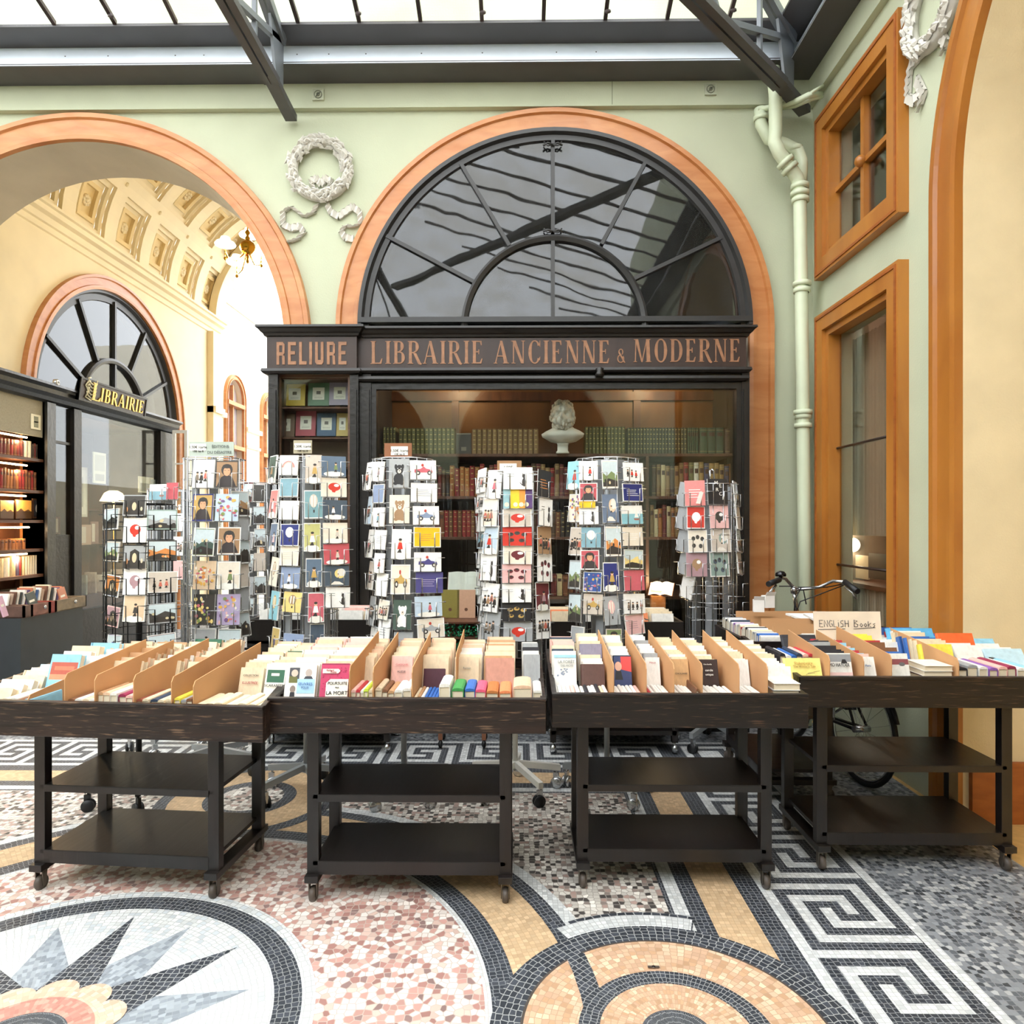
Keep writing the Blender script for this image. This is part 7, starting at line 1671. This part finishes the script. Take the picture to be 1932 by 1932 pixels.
# ================================================================ ITEMS BEHIND THE LOWER SIDE WINDOW
q=MB().mat(SHW); zl=PX(1640,1098,XS+.3).z; q.box((XS+.16,I3[0]-.1,zl-.03),(XS+.65,I3[1]+.3,zl)); q.box((XS+.6,I3[0]-.1,.4),(XS+.62,I3[1]+.3,zl)); q.box((XS+.16,I3[0]-.1,.4),(XS+.6,I3[1]+.3,.43)); tag(q.build('window_ledge_shelf'),'dark shelf behind the lower side window with books below it','shelf')
p=PX(1608,1028,XS+.30); L=thing('desk_lamp','white round desk lamp shining behind the lower side window','lamp',(p.x,p.y,zl))
q=MB().mat(M('lit_lamp_disc','#fff8ea',.4,emit='#fff2d8',estr=2.6)); q.lathe([(.001,.01),(.055,.01),(.058,.0)],(0,0,0),24,axis='x',T=Matrix.Translation(Vector((0,0,p.z-zl)))@Matrix.Rotation(.9,4,'Z')@Matrix.Rotation(PI,4,'Z')); q.ball((-.0,0,p.z-zl),.026,1,1,1,10); q.build('lamp_shade',L)
q=MB().mat(CHROME); q.tube([(.02,.04,0),(.02,.10,.08),(.03,.09,p.z-zl-.02),(.03,.03,p.z-zl)],.006,8); q.lathe([(.001,0),(.05,0),(.05,.012),(.001,.014)],(.02,.04,0),16); q.build('arm',L)
plight('side_room_fill_light',(XS+.7,4.6,2.4),20,.1,(1,.88,.72)); plight('desk_lamp_light',p+Vector((-.03,-.06,0)),4,.04,(1,.86,.65))  # side room light is an added fill without a fixture, brightens the curtain
def dport(pg): pg(R4_(.0,.0,1,1),'#2c201c'); pg(ELL(.55,.52,.27,.26),'#c8b49c'); pg([(.3,.3),(.75,.1),(.6,.5)],'#b09a84'); pg(R4_(.2,.9,.95,.94),'#e8dcc8')
picture(1642,1680,1045,1093,XS+.30,'dark brown book with a pale profile on its cover, behind the lower side window',dport,'#2c201c','book')
picture(1617,1641,1048,1092,XS+.32,'beige book with a sketched face on its cover, behind the lower side window',lambda pg:(pg(R4_(.1,.05,.9,.6),'#8a7460'),pg(ELL(.5,.35,.3,.2),'#b8a48c')),'#c4b096','book')
picture(1583,1614,1030,1090,XS+.34,'pale stack of papers under the desk lamp behind the lower side window',lambda pg:[pg(R4_(.05,.1*i,.95,.1*i+.02),'#c8bca8') for i in range(1,9)],'#e0d6c4','paper stack')
yy=I3[0]-.02; k=0; zlo=zl-.03
while yy<I3[1]+.2:
    t_=.030; book('cover',(XS+.22,yy,zl-.28),Vector((0,-1,0)),Vector((1,0,0)),Vector((0,0,1)),t_,.15,.235,('#b8ae98','#a49a84','#c8bea8')[k%3],'pale beige book, %s from the right in the row below the side window shelf'%ORD[k],'beige books below the side window shelf',name='old_book'); yy+=t_+.004; k+=1
q=MB().mat(SHW); q.box((XS+.17,I3[0]-.1,zl-.31),(XS+.59,I3[1]+.25,zl-.285)); tag(q.build('lower_shelf_board'),'dark shelf board carrying the beige books behind the side window','shelf')
# ================================================================ BICYCLE
def bicycle():
    yh=4.80; hc=PY(1498,1112,yh); 
    fw=Vector((hc.x+.03,5.02,.33)); rw=Vector((hc.x+.13,4.12,.33)); d=(fw-rw).normalized(); n=Vector((-d.y,d.x,0)).normalized(); z=Vector((0,0,1))
    t=thing('bicycle','black city bicycle with swept chrome handlebar parked between the carts and the side wall','bicycle',((fw.x+rw.x)/2,(fw.y+rw.y)/2,0))
    A=lambda b,nm,P=t: adopt(b.build(nm),P)
    wl_=[]
    for c in (fw,rw):
        q=MB().mat(RUB); q.tube([c+(d*math.cos(a)+z*math.sin(a))*.315 for a in [2*PI*i/40 for i in range(40)]],.016,8,close=True); w_=A(q,'wheel')
        q=MB().mat(CHROME); q.tube([c+(d*math.cos(a)+z*math.sin(a))*.292 for a in [2*PI*i/40 for i in range(40)]],.008,6,close=True)
        for i in range(18):
            a=2*PI*i/18; q.tube([c+n*(.02 if i%2 else -.02),c+(d*math.cos(a)+z*math.sin(a))*.29],.0012,3,cap=False)
        q.tube([c-n*.05,c+n*.05],.02,10); A(q,'spokes',w_)
        q=MB().mat(BLACK); q.tube([c+(d*math.cos(a)+z*math.sin(a))*.35 for a in [math.radians(v) for v in range(20,170,10)]],.012,6); A(q,'mudguard')
    FR=M('black_bicycle_frame','#15171a',.25,noise=.05); bb=rw+d*.43+z*(-.04); st=rw+d*.27+z*.38; hd0=fw-d*.12+z*.36; hd1=fw-d*.17+z*.55
    q=MB().mat(FR)
    for p,e,r in ((bb,hd0,.018),(bb+z*.12+d*-.02,hd1-z*.06,.016),(bb,st,.016),(rw+n*.04,bb+n*.02,.010),(rw-n*.04,bb-n*.02,.010),(rw+n*.04,st,.008),(rw-n*.04,st,.008),(hd0-z*.02,hd1+z*.02,.02),(hd0,fw+n*.05,.011),(hd0,fw-n*.05,.011)): q.tube([p,e],r,10)
    A(q,'frame')
    q=MB().mat(CHROME); q.tube([hd1,hc-z*.02],.013,10); q.lathe([(.001,-.03),(.022,-.028),(.024,.0),(.018,.02),(.001,.022)],tuple(hc),12); A(q,'stem')
    Lp=[PY(1498,1112,yh),PY(1510,1112,yh-.01),PY(1545,1108,yh-.04),PY(1572,1096,yh-.10),PY(1592,1098,yh-.22),PY(1612,1112,yh-.34)]
    Rp=[PY(1498,1112,yh),PY(1510,1108,yh)]; 
    Gp=[PY(1498,1112,yh),PY(1516,1110,yh)]
    left=[PY(1498,1112,yh),PY(1506,1108,yh)]
    q=MB().mat(CHROME); q.tube(Lp[:-1],.011,10); lh=[PY(1528,1118,yh),PY(1512,1108,yh),PY(1490,1094,yh-.04),PY(1474,1090,yh-.10),PY(1455,1098,yh-.20)]
    q.tube([PY(1500,1112,yh)]+[PY(1492,1103,yh),PY(1482,1092,yh-.04),PY(1472,1090,yh-.08),PY(1462,1096,yh-.16)],.011,10); hb_=A(q,'handlebar')
    q=MB().mat(RUB); q.tube([PY(1594,1098,yh-.22),PY(1618,1116,yh-.36)],.019,12); A(q,'grip',hb_); q=MB().mat(RUB); q.tube([PY(1470,1094,yh-.14),PY(1450,1102,yh-.26)],.019,12); A(q,'grip',hb_)
    q=MB().mat(CHROME); q.tube([PY(1594,1108,yh-.24),PY(1608,1118,yh-.28),PY(1616,1130,yh-.30)],.006,8); A(q,'brake_lever',hb_); q=MB().mat(CHROME); q.tube([PY(1464,1104,yh-.16),PY(1452,1118,yh-.2)],.009,8); A(q,'brake_lever',hb_)
    q=MB().mat(M('chrome_bell','#3a3a3c',.12,.9)); c=PY(1473,1084,yh-.10); q.lathe([(.001,.026),(.022,.022),(.034,.008),(.036,-.004),(.034,-.012),(.012,-.014),(.012,-.03),(.001,-.03)],tuple(c),20); A(q,'bell',hb_)
    q=MB().mat(RUB)
    for pts in ([(1470,1106),(1490,1106),(1516,1114),(1521,1140)],[(1592,1104),(1550,1120),(1510,1135),(1500,1160)],[(1512,1108),(1500,1130),(1498,1160)],[(1505,1108),(1560,1108),(1590,1102)]): q.tube([PY(x,y,yh-.06) for x,y in pts],.004,6)
    A(q,'brake_cable')
    sd=rw+d*.24+z*.62; q=MB().mat(M('dark_saddle','#1c1a1a',.5)); q.smooth=True; q.ball(sd-d*.05,.09,1.0,1.0,.35,12); q.ball(sd+d*.09,.05,.7,1.9,.45,10); A(q,'saddle'); q=MB().mat(CHROME); q.tube([st,sd],.013,8); A(q,'seat_post')
    q=MB().mat(CHROME); cr=rw-d*.05+z*.40
    q.tube([cr-n*.07-d*.2,cr+n*.07-d*.2,cr+n*.07+d*.2,cr-n*.07+d*.2],.006,6,close=True); q.tube([cr-d*.2,cr+d*.2],.005,6); A(q,'luggage_rack')
    q=MB().mat(CHROME)
    for s_ in (-1,1): 
        e=bb+n*.06*s_+d*.14*s_-z*.09*s_; q.tube([bb+n*.06*s_,e],.009,8)
    q.lathe([(.085,-.003),(.09,0),(.085,.003)],tuple(bb),24,axis='x'); ck=A(q,'crankset'); q=MB().mat(RUB)
    for s_ in (-1,1): e=bb+n*.10*s_+d*.14*s_-z*.09*s_; q.box(tuple(e-Vector((.035,.03,.01))),tuple(e+Vector((.035,.03,.01))))
    A(q,'pedals',ck)
bicycle()
